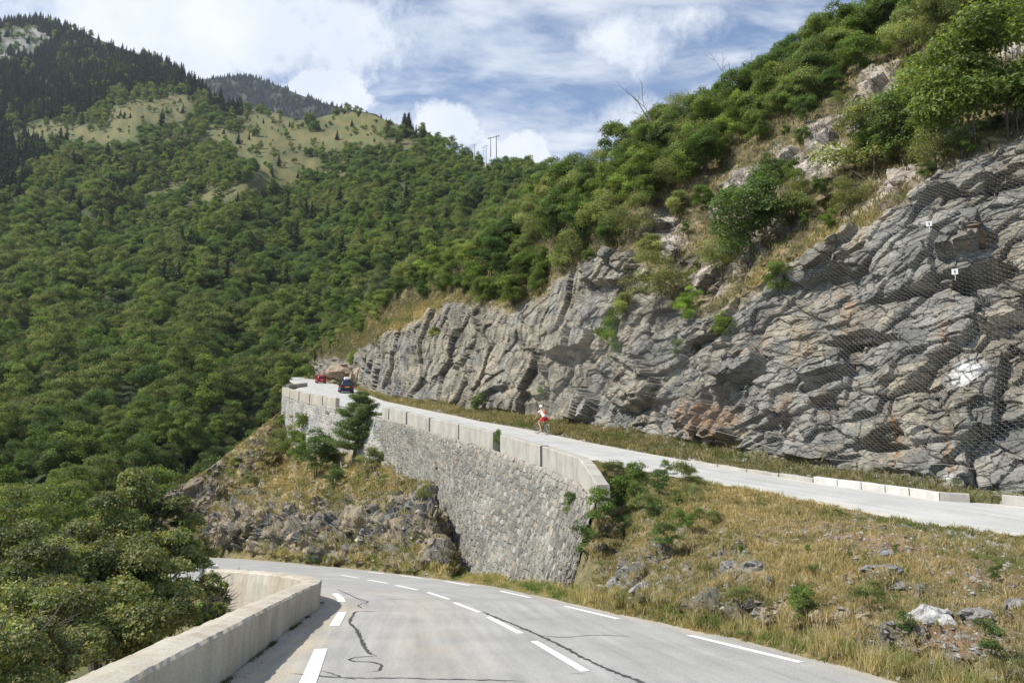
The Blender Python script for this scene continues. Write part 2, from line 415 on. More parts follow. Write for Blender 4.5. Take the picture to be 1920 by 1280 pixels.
# anchor lines -----------------------------------------------------
UL_PX = [(2300, 1060), (2150, 1038), (1920, 1005), (1760, 985), (1600, 955), (1400, 917), (1200, 881), (1130, 866)]
PAR_PX = [(1118, 889), (1083, 858), (1016, 836), (938, 815), (925, 810), (860, 795), (805, 783), (760, 772), (716, 763)]      # top front edge of the upper parapet
PARF_PX = [(630, 746), (605, 742.5), (580, 738), (560, 733.5), (542, 729), (529, 725.5)]
UR_PX = [(2300, 1000), (2150, 982), (1920, 948), (1760, 938), (1700, 928), (1540, 906), (1400, 884), (1300, 866), (1200, 848), (1100, 829), (1000, 807), (900, 790), (850, 779), (780, 765), (720, 752), (690, 741), (660, 729), (615, 717), (585, 711), (560, 706.5)]
LR_PX = [(2300, 1455), (2150, 1412), (1920, 1345), (1690, 1281), (1500, 1229), (1300, 1181), (1160, 1151), (1065, 1130), (990, 1114), (940, 1102.5), (870, 1090.5), (800, 1081.5), (740, 1074), (650, 1063.5), (560, 1055.5), (480, 1049.2), (400, 1044.4), (330, 1041), (250, 1037.5)]
UL_W = hit([a for a, b in UL_PX], [b for a, b in UL_PX], zu)
PAR_W = hit([a for a, b in PAR_PX], [b for a, b in PAR_PX], zu, .85)
PARF_W = hit([a for a, b in PARF_PX], [b for a, b in PARF_PX], zu, .9)
UR_W = hit([a for a, b in UR_PX], [b for a, b in UR_PX], zu)
LR_W = hit([a for a, b in LR_PX], [b for a, b in LR_PX], zl)

# upper road edges as x(y)
_ex = hit([1085], [855], zu)
ul_y = np.concatenate([[-20, 0, 10], UL_W[:, 1], _ex[:, 1], PAR_W[:, 1][5:], PARF_W[:, 1], [128, 150, 185]])
ul_x = np.concatenate([[22, 20.5, 16.6], UL_W[:, 0], _ex[:, 0], PAR_W[:, 0][5:] + .35, PARF_W[:, 0] + .25, [-33.6, -41.5, -52.]])
o_ = np.argsort(ul_y); ul_y, ul_x = ul_y[o_], ul_x[o_]
ur_y = np.concatenate([[-20, 0, 12], UR_W[2:, 1]]); ur_x = np.concatenate([[28, 26.5, 21.5], UR_W[2:, 0]])
o_ = np.argsort(ur_y); ur_y, ur_x = ur_y[o_], ur_x[o_]
def ulx(y): return np.interp(y, ul_y, ul_x)
def urx(y): return np.interp(y, ur_y, ur_x)

# ------------------------------------------------------------------ roads
def asphalt(name, base, dust, scale=1.0, lanes=True):
    m, nt, out = newmat(name); L = nt.links.new
    b = N(nt, 'ShaderNodeBsdfPrincipled'); b.inputs['Roughness'].default_value = .85; b.inputs['Specular IOR Level'].default_value = .3; L(b.outputs[0], out.inputs[0])
    tc = N(nt, 'ShaderNodeTexCoord'); uvn = N(nt, 'ShaderNodeUVMap', uv_map='UVMap')
    def nz(sc_, de=6, ro=.6, vec=tc.outputs['Object']):
        n = N(nt, 'ShaderNodeTexNoise'); n.inputs['Scale'].default_value = sc_; n.inputs['Detail'].default_value = de; n.inputs['Roughness'].default_value = ro; L(vec, n.inputs['Vector']); return n.outputs[0]
    def mrg(x, a, c, lo, hi):
        n = N(nt, 'ShaderNodeMapRange'); L(x, n.inputs[0]); n.inputs[1].default_value = a; n.inputs[2].default_value = c; n.inputs[3].default_value = lo; n.inputs[4].default_value = hi; return n.outputs[0]
    def sc_(v, f):
        n = N(nt, 'ShaderNodeVectorMath', operation='SCALE'); L(v, n.inputs[0]); L(f, n.inputs['Scale']); return n.outputs[0]
    mx = N(nt, 'ShaderNodeMix', data_type='RGBA'); mx.inputs[6].default_value = (*base, 1); mx.inputs[7].default_value = (*dust, 1)
    at_ = N(nt, 'ShaderNodeAttribute', attribute_name='col'); sp = N(nt, 'ShaderNodeSeparateColor'); L(at_.outputs['Color'], sp.inputs[0])
    mu = N(nt, 'ShaderNodeMath', operation='MULTIPLY'); L(sp.outputs[0], mu.inputs[0]); L(mrg(nz(.9, 8, .65), .36, .62, .2, 1.25), mu.inputs[1]); mu.use_clamp = True
    L(mu.outputs[0], mx.inputs[0])
    mp = N(nt, 'ShaderNodeMapping'); mp.inputs['Scale'].default_value = (2.2, .12, 1); L(uvn.outputs[0], mp.inputs['Vector'])
    x = sc_(mx.outputs[2], mrg(nz(1.6, 5, .6, mp.outputs[0]), .3, .7, .82, 1.12))
    x = sc_(x, mrg(nz(.55, 7, .6), .3, .7, .88, 1.10))
    x = sc_(x, mrg(nz(60., 3, .8), .3, .7, .60, 1.38))
    L(x, b.inputs['Base Color'])
    bp = N(nt, 'ShaderNodeBump'); bp.inputs['Strength'].default_value = .5; bp.inputs['Distance'].default_value = .01; L(nz(90., 4, .7), bp.inputs['Height']); L(bp.outputs[0], b.inputs['Normal'])
    return m
M_ASPH = asphalt('worn_asphalt', (.355, .352, .335), (.47, .40, .29))
M_ASPHU = asphalt('pale_asphalt', (.45, .45, .43), (.55, .52, .44))
ys = np.concatenate([np.arange(-20, 60, .8), np.arange(60, 186, 2.)])
T = np.linspace(0, 1, 13)
P = np.array([[[lerp(ulx(y) - .1, urx(y) + .1, t), y, zu(y) + .03 * math.sin(math.pi * t)] for t in T] for y in ys])
edge = np.abs(T * 2 - 1) ** 5
s_ = np.broadcast_to(np.abs(T * 2 - 1)[None, :] ** 4, P.shape[:2])
V_ = np.concatenate([P.reshape(-1, 3)])
uvs = np.stack([np.broadcast_to(T * 6, P.shape[:2]), np.broadcast_to(ys[:, None], P.shape[:2])], -1)
up_road = link('upper_road', mesh('upper_road', V_, gridfaces(len(ys), len(T), flip=False), M_ASPHU, col=np.repeat(s_[..., None], 3, -1), uv=uvs, smooth=True)); tag(up_road, kind='structure')

# lower road: centre line spine from the painted lines
RL_PX = [(1500, 1242), (1300, 1192), (1160, 1160), (1065, 1137), (990, 1120), (940, 1107), (870, 1095.5), (800, 1086), (740, 1078), (650, 1067), (560, 1058), (480, 1051), (400, 1045.5)]
RL_W = hit([a for a, b in RL_PX], [b for a, b in RL_PX], zl)
RL_W = np.concatenate([[[5.0, -20, 0.5], [4.75, 0, -1.7], [4.5, 7, -2.47]], RL_W, [[-32, 66, 0], [-50, 76, 0]]])
LL_W = np.array([[-1.2, -20], [-2.3, 0], [-3.34, 9.1], [-3.62, 11.3], [-4.02, 14.4], [-4.45, 18.], [-4.70, 20.3], [-5.35, 22.6], [-6.6, 24.9], [-8.4, 27.2], [-10.4, 29.2], [-13.2, 31.8], [-18, 37], [-27, 46], [-41, 56], [-56, 66]])
def resample(W, n):
    W = np.asarray(W, float); d = np.concatenate([[0], np.cumsum(np.linalg.norm(np.diff(W[:, :2], axis=0), axis=1))])
    return d, W
def catmull(W, step):
    W = np.asarray(W, float); W = np.concatenate([[2 * W[0] - W[1]], W, [2 * W[-1] - W[-2]]]); out = []
    for i in range(1, len(W) - 2):
        n = max(2, int(np.linalg.norm(W[i + 1] - W[i]) / step))
        for t in np.arange(n) / n:
            p0, p1, p2, p3 = W[i - 1:i + 3]
            out.append(.5 * (2 * p1 + (p2 - p0) * t + (2 * p0 - 5 * p1 + 4 * p2 - p3) * t * t + (3 * p1 - p0 - 3 * p2 + p3) * t ** 3))
    out.append(W[-2]); return np.array(out)
Rc = catmull(RL_W[:, :2], .6); Lc = catmull(LL_W, .4)
def bypar(W, n):
    d = np.concatenate([[0], np.cumsum(np.linalg.norm(np.diff(W, axis=0), axis=1))]); t = np.linspace(0, d[-1], n)
    return np.stack([np.interp(t, d, W[:, k]) for k in range(W.shape[1])], -1)
nR = 260; Rr = bypar(Rc, nR); Lr = []
# match: for each right point the foot on the left line by arc order
tg = np.gradient(Rr, axis=0); tg /= np.linalg.norm(tg, axis=1)[:, None]; last = 0
for i in range(nR):
    nrm = np.array([-tg[i, 1], tg[i, 0]]); q = Lc - Rr[i]; al = np.abs(q @ tg[i]) + .0 * np.linalg.norm(q, axis=1)
    al = al + np.where(q @ nrm < 0, 99, 0) + np.where(np.linalg.norm(q, axis=1) > 15, 99, 0)
    j = int(np.argmin(al)); j = max(j, last); last = j; Lr.append(Lc[j])
Lr = np.array(Lr)
for _ in range(6): Lr[1:-1] = (Lr[:-2] + 2 * Lr[1:-1] + Lr[2:]) / 4
nrm = Rr - Lr; nrm /= np.linalg.norm(nrm, axis=1)[:, None]
Redge = Rr + nrm * .55
T = np.linspace(0, 1, 25)
P = Lr[:, None, :] * (1 - T)[None, :, None] + Redge[:, None, :] * T[None, :, None]
Pz = zl(P[..., 1]); P3 = np.concatenate([P, Pz[..., None]], -1)
dd = np.concatenate([[0], np.cumsum(np.linalg.norm(np.diff(Rr, axis=0), axis=1))])
wid = np.linalg.norm(Redge - Lr, axis=1)[:, None]
dist_l = T[None, :] * wid; dist_r = (1 - T)[None, :] * wid
dust = np.clip(np.exp(-((dist_l - .5) / .4) ** 2) * .75 + np.exp(-(dist_r / .3) ** 2) * .9 + .35 * np.exp(-((dist_l - 2.6) / .8) ** 2) * sstep(20, 34, dd)[:, None] * sstep(60, 40, dd)[:, None], 0, 1)
uvs = np.stack([dist_l, np.broadcast_to(dd[:, None], dist_l.shape)], -1)
lo_road = link('lower_road', mesh('lower_road', P3.reshape(-1, 3), gridfaces(nR, len(T)), M_ASPH, col=np.repeat(dust[..., None], 3, -1), uv=uvs, smooth=True)); tag(lo_road, kind='structure')

# painted marks and sealed cracks: thin sheets on the road
def ribbon(P3, w, lift, taper=False, rough=0., closed=False):
    P3 = np.asarray(P3, float); t = np.gradient(P3[:, :2], axis=0); t /= np.linalg.norm(t, axis=1)[:, None] + 1e-9
    n = np.stack([-t[:, 1], t[:, 0]], -1); ww = np.full(len(P3), w / 2)
    if taper: ww = ww * np.clip(np.minimum(np.arange(len(P3)), np.arange(len(P3))[::-1]) / 6. + .2, 0, 1)
    if rough: ww = ww * (1 + rough * rs.uniform(-1, 1, len(P3)))
    a = P3.copy(); a[:, :2] += n * ww[:, None]; b = P3.copy(); b[:, :2] -= n * ww[:, None]
    V = np.stack([a, b], 1).reshape(-1, 3); V[:, 2] += lift
    i = np.arange(len(P3) - 1) * 2
    return V, np.stack([i, i + 1, i + 3, i + 2], -1)
def on_low(px, step=.25):
    W = hit([a for a, b in px], [b for a, b in px], zl)[:, :2]; W = bypar(W, max(2, int(np.linalg.norm(W[-1] - W[0]) / step) + 2)) if len(W) == 2 else catmull(W, step)
    return np.concatenate([W, zl(W[:, 1])[:, None]], 1)
def on_up(px, step=.5):
    W = hit([a for a, b in px], [b for a, b in px], zu)[:, :2]; W = catmull(W, step)
    return np.concatenate([W, zu(W[:, 1])[:, None]], 1)
mk = MB()
cen = on_low([(1230, 1330), (1095, 1258), (998, 1202), (944, 1171), (874, 1138), (813, 1116.5), (762, 1101), (708, 1090), (640, 1078.5), (590, 1071)], .1)
CENW = cen
dashes = [((1098, 1258.5), (1001, 1201.5)), ((976, 1187), (915, 1156)), ((899, 1147.5), (852, 1129)), ((842, 1123), (802, 1110)), ((783, 1105.5), (742, 1096.5)), ((727, 1093), (690, 1086.5)), ((672, 1083), (640, 1078))]
for a, b in dashes:
    V, f = ribbon(on_low([a, b], .3), .13, .006); mk.add(V, f)
for a, b, w_ in (((573, 1290), (602, 1216), .20), ((627, 1173), (642, 1147), .20)):
    V, f = ribbon(on_low([a, b], .3), w_, .006); mk.add(V, f)
V, f = ribbon(on_low([(641, 1128), (637, 1120), (628, 1112)], .2), .2, .006); mk.add(V, f)
V, f = ribbon(on_low([(600, 1096), (586, 1090)], .2), .2, .006); mk.add(V, f)
for a, b in (((1502, 1241.5), (1292, 1190.5)), ((1160, 1160), (1060, 1136)), ((995, 1120), (938, 1107.5)), ((880, 1097), (835, 1089)), ((790, 1083.5), (752, 1078.5)), ((720, 1075), (690, 1071.5))):
    V, f = ribbon(on_low([a, b], .3), .13, .006); mk.add(V, f)
o = mk.build('lower_road_markings', M_WHITE); tag(o, kind='structure')
mk = MB()
V, f = ribbon(on_up([(1092, 857), (1150, 868), (1220, 882.5), (1300, 896), (1400, 913), (1480, 927), (1560, 943)]), .13, .006); mk.add(V, f)
for a, b in (((1560, 943), (1640, 957)), ((1655, 938), (1775, 961)), ((1865, 969), (1935, 980)), ((1560, 918), (1735, 938.5))):
    m_ = ((a[0] + b[0]) / 2, (a[1] + b[1]) / 2); V, f = ribbon(on_up([a, m_, b]), .10, .006); mk.add(V, f)
o = mk.build('upper_road_markings', M_WHITE); tag(o, kind='structure')
M_CRACK = simple('crack_sealant', (.055, .052, .05), .8, bump=.5, bscale=40, var=.4)
mk = MB()
def crack(px, w, f_=on_low, seg=.07):
    W = f_(px, seg); k = np.arange(len(W)); j = fbm(np.stack([k * .35, k * 0 + px[0][0], k * 0], -1), 3) * .035
    W[:, 0] += j; W[:, 1] += j[::-1] * 1.5; W[:, 2] = (zl if f_ is on_low else zu)(W[:, 1])
    V, f = ribbon(W, w, .004, True, .55); mk.add(V, f)
crack([(715, 1146), (670, 1146), (662, 1153), (656, 1166), (669, 1180), (676, 1196), (680, 1206), (690, 1222), (706, 1229)], .055)
crack([(706, 1229), (690, 1231), (668, 1232), (655, 1236), (668, 1240), (690, 1241), (708, 1243), (717, 1250), (706, 1257), (690, 1260)], .035)
crack([(545, 1262), (580, 1265), (640, 1270), (700, 1271), (760, 1271), (830, 1273), (900, 1274), (985, 1277)], .035)
crack([(602, 1257), (622, 1262), (640, 1269), (670, 1274)], .03)
crack([(905, 1146), (930, 1157), (965, 1171), (1000, 1186), (1050, 1209), (1100, 1236), (1150, 1258), (1215, 1284), (1300, 1330)], .065)
crack([(1010, 1190), (1045, 1194), (1080, 1193), (1110, 1190), (1150, 1191), (1186, 1193)], .03)
crack([(632, 1104), (650, 1112), (672, 1122), (690, 1128), (672, 1134), (680, 1140)], .035)
crack([(1060, 1262), (1110, 1263)], .02)
crack([(720, 1122), (740, 1123), (757, 1123)], .03)
crack([(1818, 974), (1826, 977), (1860, 981), (1905, 986)], .10, on_up, .2)
crack([(655, 738), (648, 745), (655, 752)], .10, on_up, .5)
o = mk.build('road_crack_seals', M_CRACK); tag(o, kind='structure')

# ------------------------------------------------------------------ netted rock face and the hillside above it
us = np.arange(540, 2320, 5.)
W_ur = np.array([UR_PX[i] for i in range(len(UR_PX))])
e_v = ip(us, UR_PX); e_y = np.interp(us, UR_W[:, 0] / UR_W[:, 1] * 0 + np.array([a for a, b in UR_PX])[::1], UR_W[:, 1]) if False else ip(us, [(a[0], b[1]) for a, b in zip(UR_PX, UR_W)])
BASE_PX = [(2300, 970), (2150, 948), (1920, 922), (1760, 903), (1700, 892), (1540, 870), (1400, 848), (1300, 830), (1200, 812), (1100, 795), (1000, 777), (900, 767), (850, 758), (780, 750), (720, 741), (690, 732), (660, 718), (640, 711), (600, 704), (560, 700)]
BW = hit([a for a, b in BASE_PX], [b for a, b in BASE_PX], zu, .35)
b_v = ip(us, BASE_PX); b_y = ip(us, [(a[0], b[1]) for a, b in zip(BASE_PX, BW)])
TOP_PX = [(2300, 60), (2150, 130), (2000, 215), (1920, 262), (1850, 300), (1760, 345), (1700, 388), (1620, 435), (1560, 468), (1500, 500), (1440, 530), (1400, 560), (1350, 605), (1300, 600), (1240, 565), (1215, 515), (1190, 482), (1140, 484), (1090, 507), (1050, 532), (1010, 572), (960, 592), (900, 582), (850, 574), (780, 612), (720, 634), (690, 652), (660, 680), (600, 688), (560, 690)]
t_v = ip(us, TOP_PX); ker = np.exp(-np.linspace(-2, 2, 5) ** 2); ker /= ker.sum(); t_v = np.convolve(np.pad(t_v, 2, 'edge'), ker, 'valid')
k_t = kxz(us, t_v)[1]; k_b = kxz(us, b_v)[1]; LEAN = .42; z_b = k_b * b_y
t_y = (b_y - LEAN * z_b) / (1 - LEAN * k_t); z_t = k_t * t_y
RIDGE_PX = [(2300, -240), (2150, -200), (1920, -130), (1760, -60), (1640, 5), (1560, 55), (1500, 105), (1440, 155), (1380, 190), (1300, 232), (1200, 275), (1150, 300), (1100, 330), (1060, 352), (1000, 392), (920, 440), (850, 490), (780, 530), (700, 570), (640, 610), (600, 640), (560, 660)]
r_v = ip(us, RIDGE_PX); k_r = kxz(us, r_v)[1]; UP = 1.1
r_y = (t_y - UP * z_t) / (1 - UP * k_r)
m_v = lerp(t_v, r_v, .5); k_m = kxz(us, m_v)[1]; m_y = (t_y - UP * .9 * z_t) / (1 - UP * .9 * k_m)
OUTCROP = [(1655, 170, 45, 60), (1610, 225, 40, 45), (1545, 275, 42, 60), (1500, 310, 60, 30), (1360, 380, 30, 45, 1, 30), (1400, 345, 60, 30), (1240, 425, 30, 35), (1380, 480, 70, 40, .7), (1320, 520, 60, 45, .9), (1255, 470, 25, 30), (1690, 345, 90, 28, .8, -35), (1780, 250, 35, 25, .6), (1905, 95, 30, 20), (1450, 420, 50, 30, .7), (1600, 400, 60, 20, .6, -35), (1250, 640, 90, 60, .8), (640, 690, 50, 20)]
def cmod(u, v, Vs):
    n = fbm2(u / 160., v / 110., 4, 3.3); up = sstep(0, 40, Vs[2] - v)
    return 1 + n * (.012 + .035 * up) * sstep(0, 25, Vs[1] - v)
cliff = Loft(us, [e_v, b_v, t_v, m_v, r_v], [e_y, b_y, t_y, m_y, r_y], cmod)
QD = 1.0
cols = np.concatenate([np.arange(545, 640, 3.), np.arange(640, 1935, 1.5 / QD), np.arange(1935, 2300, 5.)])
U, V, P = cliff.grid(cols, [10, 370, 100, 75])
C = len(cols); Nn = normals(P)
# smooth the normals so the joints push out along one direction
for _ in range(8):
    Nn[1:-1] = (Nn[:-2] + Nn[1:-1] * 2 + Nn[2:]); Nn[:, 1:-1] = (Nn[:, :-2] + Nn[:, 1:-1] * 2 + Nn[:, 2:]); Nn /= np.linalg.norm(Nn, axis=-1)[..., None]
Tv = np.interp(U, us, t_v); Bv = np.interp(U, us, b_v); Ev = np.interp(U, us, e_v)
above = sstep(-6, 22, Tv - V + fbm2(U / 40, V / 40, 3, 9.) * 14)      # 1 on the slope above the face
below = sstep(-4, 6, V - Bv + fbm2(U / 30, V / 30, 2, 4.) * 5)
outc = np.clip(blobs(U, V, OUTCROP) * 2.1 + fbm2(U / 45, V / 45, 4, 5.) * .8 - .35, 0, 1)
rock = np.clip((1 - above) + above * outc, 0, 1) * (1 - below)
# bedding frame: s runs along the face, strata climb to the upper right near the net, steeper to the left
along = P[..., 0] * .39 - P[..., 1] * .92; depthw = P[..., 0] * .92 + P[..., 1] * .39; zz_ = P[..., 2]
dip = np.interp(U, [640, 1000, 1150, 1300, 1900], [RAD(78), RAD(70), RAD(40), RAD(10), RAD(3)])
warp = fbm2(along / 9., zz_ / 9., 3, 2.) * .45
leftface = sstep(1200, 1040, U + fbm2(U / 50, V / 50, 3, 3.) * 40); lf = leftface
def frame(dp):
    global a_, b_
    a_ = along * np.cos(dp) + zz_ * np.sin(dp); b_ = -along * np.sin(dp) + zz_ * np.cos(dp) + warp
frame(RAD(8))
def blocks(sa, sb, seed, warpx=0., saw=1.):
    q = np.stack([a_ / sa + seed + warpx, b_ / sb + seed * 1.7, depthw / sa * .6 + seed * .3], -1)
    d1, d2, vec, r = worley(q, .95)
    tilt = (r[..., 1] - .5) * vec[..., 0] * .8 - (.25 + .65 * r[..., 2]) * vec[..., 1] * saw
    return (r[..., 0] - .5) * .8 + tilt * 1.2, r, d2 - d1
g1, r1, e1 = blocks(3.0, 2.4, 3.1, fbm2(along / 4, zz_ / 4, 2, 7.) * .10, .55)
g2, r2, e2 = blocks(1.3, .85, 8.3, fbm2(along / 1.6, zz_ / 1.6, 2, 17.) * .12, .28)
g3, r3, e3 = blocks(.62, .24, 5.7, fbm2(along / .6, zz_ / .6, 2, 27.) * .15, .12)
n4 = fbm(np.stack([a_ * 1.2, b_ * 4, depthw], -1), 4); n_c0 = fbm(np.stack([a_ / .6, b_ / .3, depthw + 30], -1), 3); b_R = b_.copy()
frame(RAD(74))
g1b, r1b, e1b = blocks(4.6, 3.2, 13.1, fbm2(along / 4, zz_ / 4, 2, 7.) * .12, .15)
g2b, r2b, e2b = blocks(1.7, 1.0, 18.3, fbm2(along / 1.6, zz_ / 1.6, 2, 17.) * .15, .12)
g3b, r3b, e3b = blocks(.65, .42, 15.7, fbm2(along / .6, zz_ / .6, 2, 27.) * .2, .1)
lf4 = (leftface > .5)[..., None]
r1 = np.where(lf4, r1b, r1); r2 = np.where(lf4, r2b, r2); r3 = np.where(lf4, r3b, r3)
ledge = np.abs(((b_ * .42 + fbm2(along / 4, zz_ / 5, 3, 37.) * .6) % 1) - .5) * 2
crk = lambda e, w: np.exp(-(e / w) ** 2)
dR = g1 * .95 + g2 * .42 + g3 * .14 + n4 * .025 - .10 * crk(e1, .04) - .05 * crk(e2, .05)
dL = g1b * 1.35 + g2b * .42 + g3b * .06 + fbm(P / 1.3, 3) * .06 + fbm2(along / 9, zz_ / 12, 3, 41.) * 1.2 - .12 * crk(e1b, .03) - .06 * crk(e2b, .04)
disp = lerp(dR, dL, lf)
# big overhang blocks and hollows seen on the face: (u, v, ru, rv, push, angle)
for (cu, cv, ru, rv, pw, an) in ((1815, 470, 60, 26, .9, -22), (1850, 525, 75, 26, -1.2, -12), (1880, 590, 60, 20, .7, -20), (1560, 470, 70, 12, .6, -33), (1585, 495, 70, 10, -.9, -33), (1400, 690, 48, 18, .8, -32), (1410, 715, 40, 11, -1.0, -25), (1560, 705, 60, 14, .6, -12), (1545, 728, 50, 13, -1.0, -12), (1740, 730, 34, 9, -1.0, -12), (1065, 640, 55, 26, .9, -18), (1075, 668, 46, 22, -1.2, -10), (1150, 505, 60, 30, .8, -20), (1620, 640, 90, 12, -.5, -5), (1690, 560, 120, 9, -.7, -18), (1090, 760, 30, 40, 1.0, 20), (1190, 720, 60, 60, .7, 10), (930, 740, 40, 14, -.8, -15), (1000, 700, 30, 50, .6, 0), (870, 640, 22, 60, .5, 8), (1840, 900, 45, 9, -1.4, 0), (1660, 835, 50, 9, -.6, 0), (1450, 800, 40, 20, -.6, -20), (1360, 830, 40, 8, -.6, -10), (1340, 810, 40, 18, .4, 0), (1880, 340, 60, 14, -.8, -30), (1300, 760, 30, 60, .5, 20)):
    m = blobs(U, V, [(cu, cv, ru, rv, 1, an)]); disp = disp + pw * 1.15 * sstep(.40, .50, m + .10 * n4)
soilb = fbm(np.stack([P[..., 0] / 2, P[..., 1] / 2, P[..., 2] / 2], -1), 4) * .35
g5, r5, e5 = worley(np.stack([along / 1.4, zz_ / 1.1, depthw / 1.2], -1))[0], None, None
D_ = rock * disp + (1 - rock) * soilb * (1 - below) * .8 - .1 * below
edgef = sstep(0, 6, Ev - V)                                         # pinned at the road edge
P2 = P + Nn * (D_ * edgef)[..., None] * lerp(1.0, .55, leftface)[..., None] ** .5
P2[0, :, 2] -= .12; P2[0, :, 0] -= .25
DISP_S = (D_ * edgef)
# colours
n_a = fbm(np.stack([along / 5, zz_ / 4, depthw / 5], -1), 4); n_b = fbm(np.stack([along / 1.6, zz_ / 1.2, depthw / 2 + 9], -1), 4); n_c = fbm(np.stack([a_ / .6, b_ / .3, depthw + 30], -1), 3)
grey = mixc((.135, .136, .124), (.275, .268, .235), np.clip(.5 + n_b * .9 + (r2[..., 3] - .5) * .9, 0, 1))
tan = mixc((.18, .16, .12), (.36, .32, .24), np.clip(.5 + n_b + (r3[..., 3] - .5), 0, 1))
tanw = np.clip(sstep(-.15, .5, n_a + (r1[..., 3] - .5) * .4 + n_c * .25 + .35 * leftface + .35 * blobs(U, V, [(1870, 620, 60, 60), (1790, 760, 90, 130, .6), (1010, 690, 90, 110), (880, 640, 60, 90), (1190, 700, 60, 80, .8), (1300, 640, 90, 40, .7)])), 0, 1) * .85
rc = mixc(grey, (0, 0, 0), tanw * 0) * (1 - tanw[..., None]) + tan * tanw[..., None]
ruste = np.clip(blobs(U, V, [(1330, 790, 60, 50, .9), (1600, 600, 16, 90, .5), (1681, 830, 7, 50, 1.3), (1782, 860, 10, 40, 1.0), (1775, 640, 14, 120, .55), (1500, 640, 30, 60, .45), (1420, 640, 30, 40, .4), (1480, 770, 22, 60, .6), (1840, 470, 50, 14, .6, -20), (1290, 470, 30, 20, .5), (1560, 760, 40, 20, .5), (1560, 560, 40, 60, .3)]) + n_c * .25 - .15 + .25 * np.clip(n_b, 0, 1), 0, 1)
rc = mixc(rc, (0, 0, 0), ruste * 0) * (1 - ruste[..., None]) + mixc((.22, .15, .09), (.30, .165, .07), np.clip(n_c + .5, 0, 1)) * ruste[..., None]
seep = sstep(.25, .6, fbm2(along / 1.1, zz_ / 9., 4, 71.)) * .45 * (1 - above)
rc = rc * (1 - seep[..., None]) + np.array([.11, .105, .10]) * seep[..., None]
wht = np.clip(blobs(U, V, [(1812, 705, 40, 32, 2.0, -30), (1795, 760, 16, 40, .5), (1780, 905, 14, 14, 1.3), (1545, 280, 30, 50, .7), (1640, 180, 30, 40, .5)]) - .35 + n_c * .35, 0, 1)
rc = mixc(rc, (0, 0, 0), wht * 0) * (1 - wht[..., None]) + np.array([.62, .61, .58]) * wht[..., None]
outtint = above * .8
rc = rc * (1 - outtint[..., None]) + mixc((.19, .155, .12), (.46, .41, .35), np.clip(.5 + n_b * 1.1 + (r2[..., 3] - .5) * .6, 0, 1)) * outtint[..., None]
moss = sstep(.15, .5, n_a - .2 * leftface) * .0
GRASSY = [(1560, 470, 150, 30, 1, -31), (800, 590, 70, 22, 1, -18), (1700, 300, 60, 40, .8, -50), (1440, 520, 40, 30), (760, 610, 40, 15, 1), (1780, 150, 30, 30)]
dry = np.clip(blobs(U, V, GRASSY) * 1.3 + n_b * .4, 0, 1)
soil = mixc((.095, .085, .045), (.20, .165, .085), np.clip(.5 + n_b, 0, 1))
soil = soil * (1 - dry[..., None]) + mixc((.30, .24, .11), (.38, .31, .15), np.clip(.5 + n_c, 0, 1)) * dry[..., None]
reds = np.clip(blobs(U, V, [(1400, 430, 90, 60, .8), (1560, 400, 60, 40, .6), (1700, 340, 60, 30, .7)]) + n_b * .5 - .3, 0, 1)
soil = soil * (1 - reds[..., None]) + np.array([.24, .14, .085]) * reds[..., None]
vg = mixc((.16, .14, .075), (.10, .11, .045), np.clip(.5 + n_b, 0, 1))
soil = soil * (1 - below[..., None]) + vg * below[..., None]
cc_ = rc * rock[..., None] + soil * (1 - rock[..., None])
ROCKM, DRYM = rock, dry
Pg = grow(P2, *P2.shape[:2], 60, 25, 5)
colg = np.concatenate([cc_, np.repeat(cc_[-1:], 5, 0)[:5]]) if len(Pg) - len(P2) == 5 else None
o = link('rocky_hillside', mesh('rocky_hillside', Pg.reshape(-1, 3), gridfaces(Pg.shape[0], C, flip=True), M_ROCK, col=colg.reshape(-1, 3))); tag(o, kind='structure')
CL_U, CL_V, CL_P, CL_ROCK, CL_ABOVE, CL_BELOW, CL_D = U, V, P2, rock, above, below, DISP_S
# ------------------------------------------------------------------ bank between the two roads
us = np.arange(225, 2320, 5.)
lr_v = ip(us, LR_PX); lr_y = ip(us, [(a[0], b[1]) for a, b in zip(LR_PX, LR_W)])
TOPB = [(2300, 1060), (2150, 1038), (1920, 1006), (1760, 986), (1600, 956), (1400, 918), (1200, 882), (1130, 867), (1118, 863), (1096, 858), (1083, 880), (1016, 862), (938, 838), (860, 818), (805, 803), (760, 790), (722, 784), (690, 778), (640, 768), (605, 760), (560, 753), (545, 752), (532, 766), (500, 792), (450, 832), (400, 872), (350, 905), (300, 938), (280, 960), (250, 1000), (225, 1030)]
UL_all = [(a[0], b[1]) for a, b in zip(UL_PX, UL_W)]
PY = [(1118, hit(1118, 863, zu)[0, 1]), (1096, hit(1096, 858, zu)[0, 1]), (1083, PAR_W[1, 1]), (1016, PAR_W[2, 1]), (938, PAR_W[3, 1]), (860, PAR_W[5, 1]), (805, PAR_W[6, 1]), (760, PAR_W[7, 1]), (722, PAR_W[8, 1])]
FY = [(690, 67.0), (640, 74.6), (605, PARF_W[1, 1]), (560, PARF_W[3, 1]), (545, PARF_W[4, 1])]
_fe = PARF_W[5, 1]; print('far end', _fe, PAR_W[:, 1], PARF_W[:, 1]); tb_v = ip(us, TOPB); tb_y = ip(us, UL_all + PY + FY + [(532, _fe + .5), (500, _fe - 3), (450, _fe - 7), (400, _fe - 12), (350, _fe - 17), (300, _fe - 21), (280, _fe - 24), (250, _fe - 28), (225, _fe - 30)])
inwall = ((us > 552) & (us < 1090)).astype(float)
tb_y = tb_y + inwall * .9
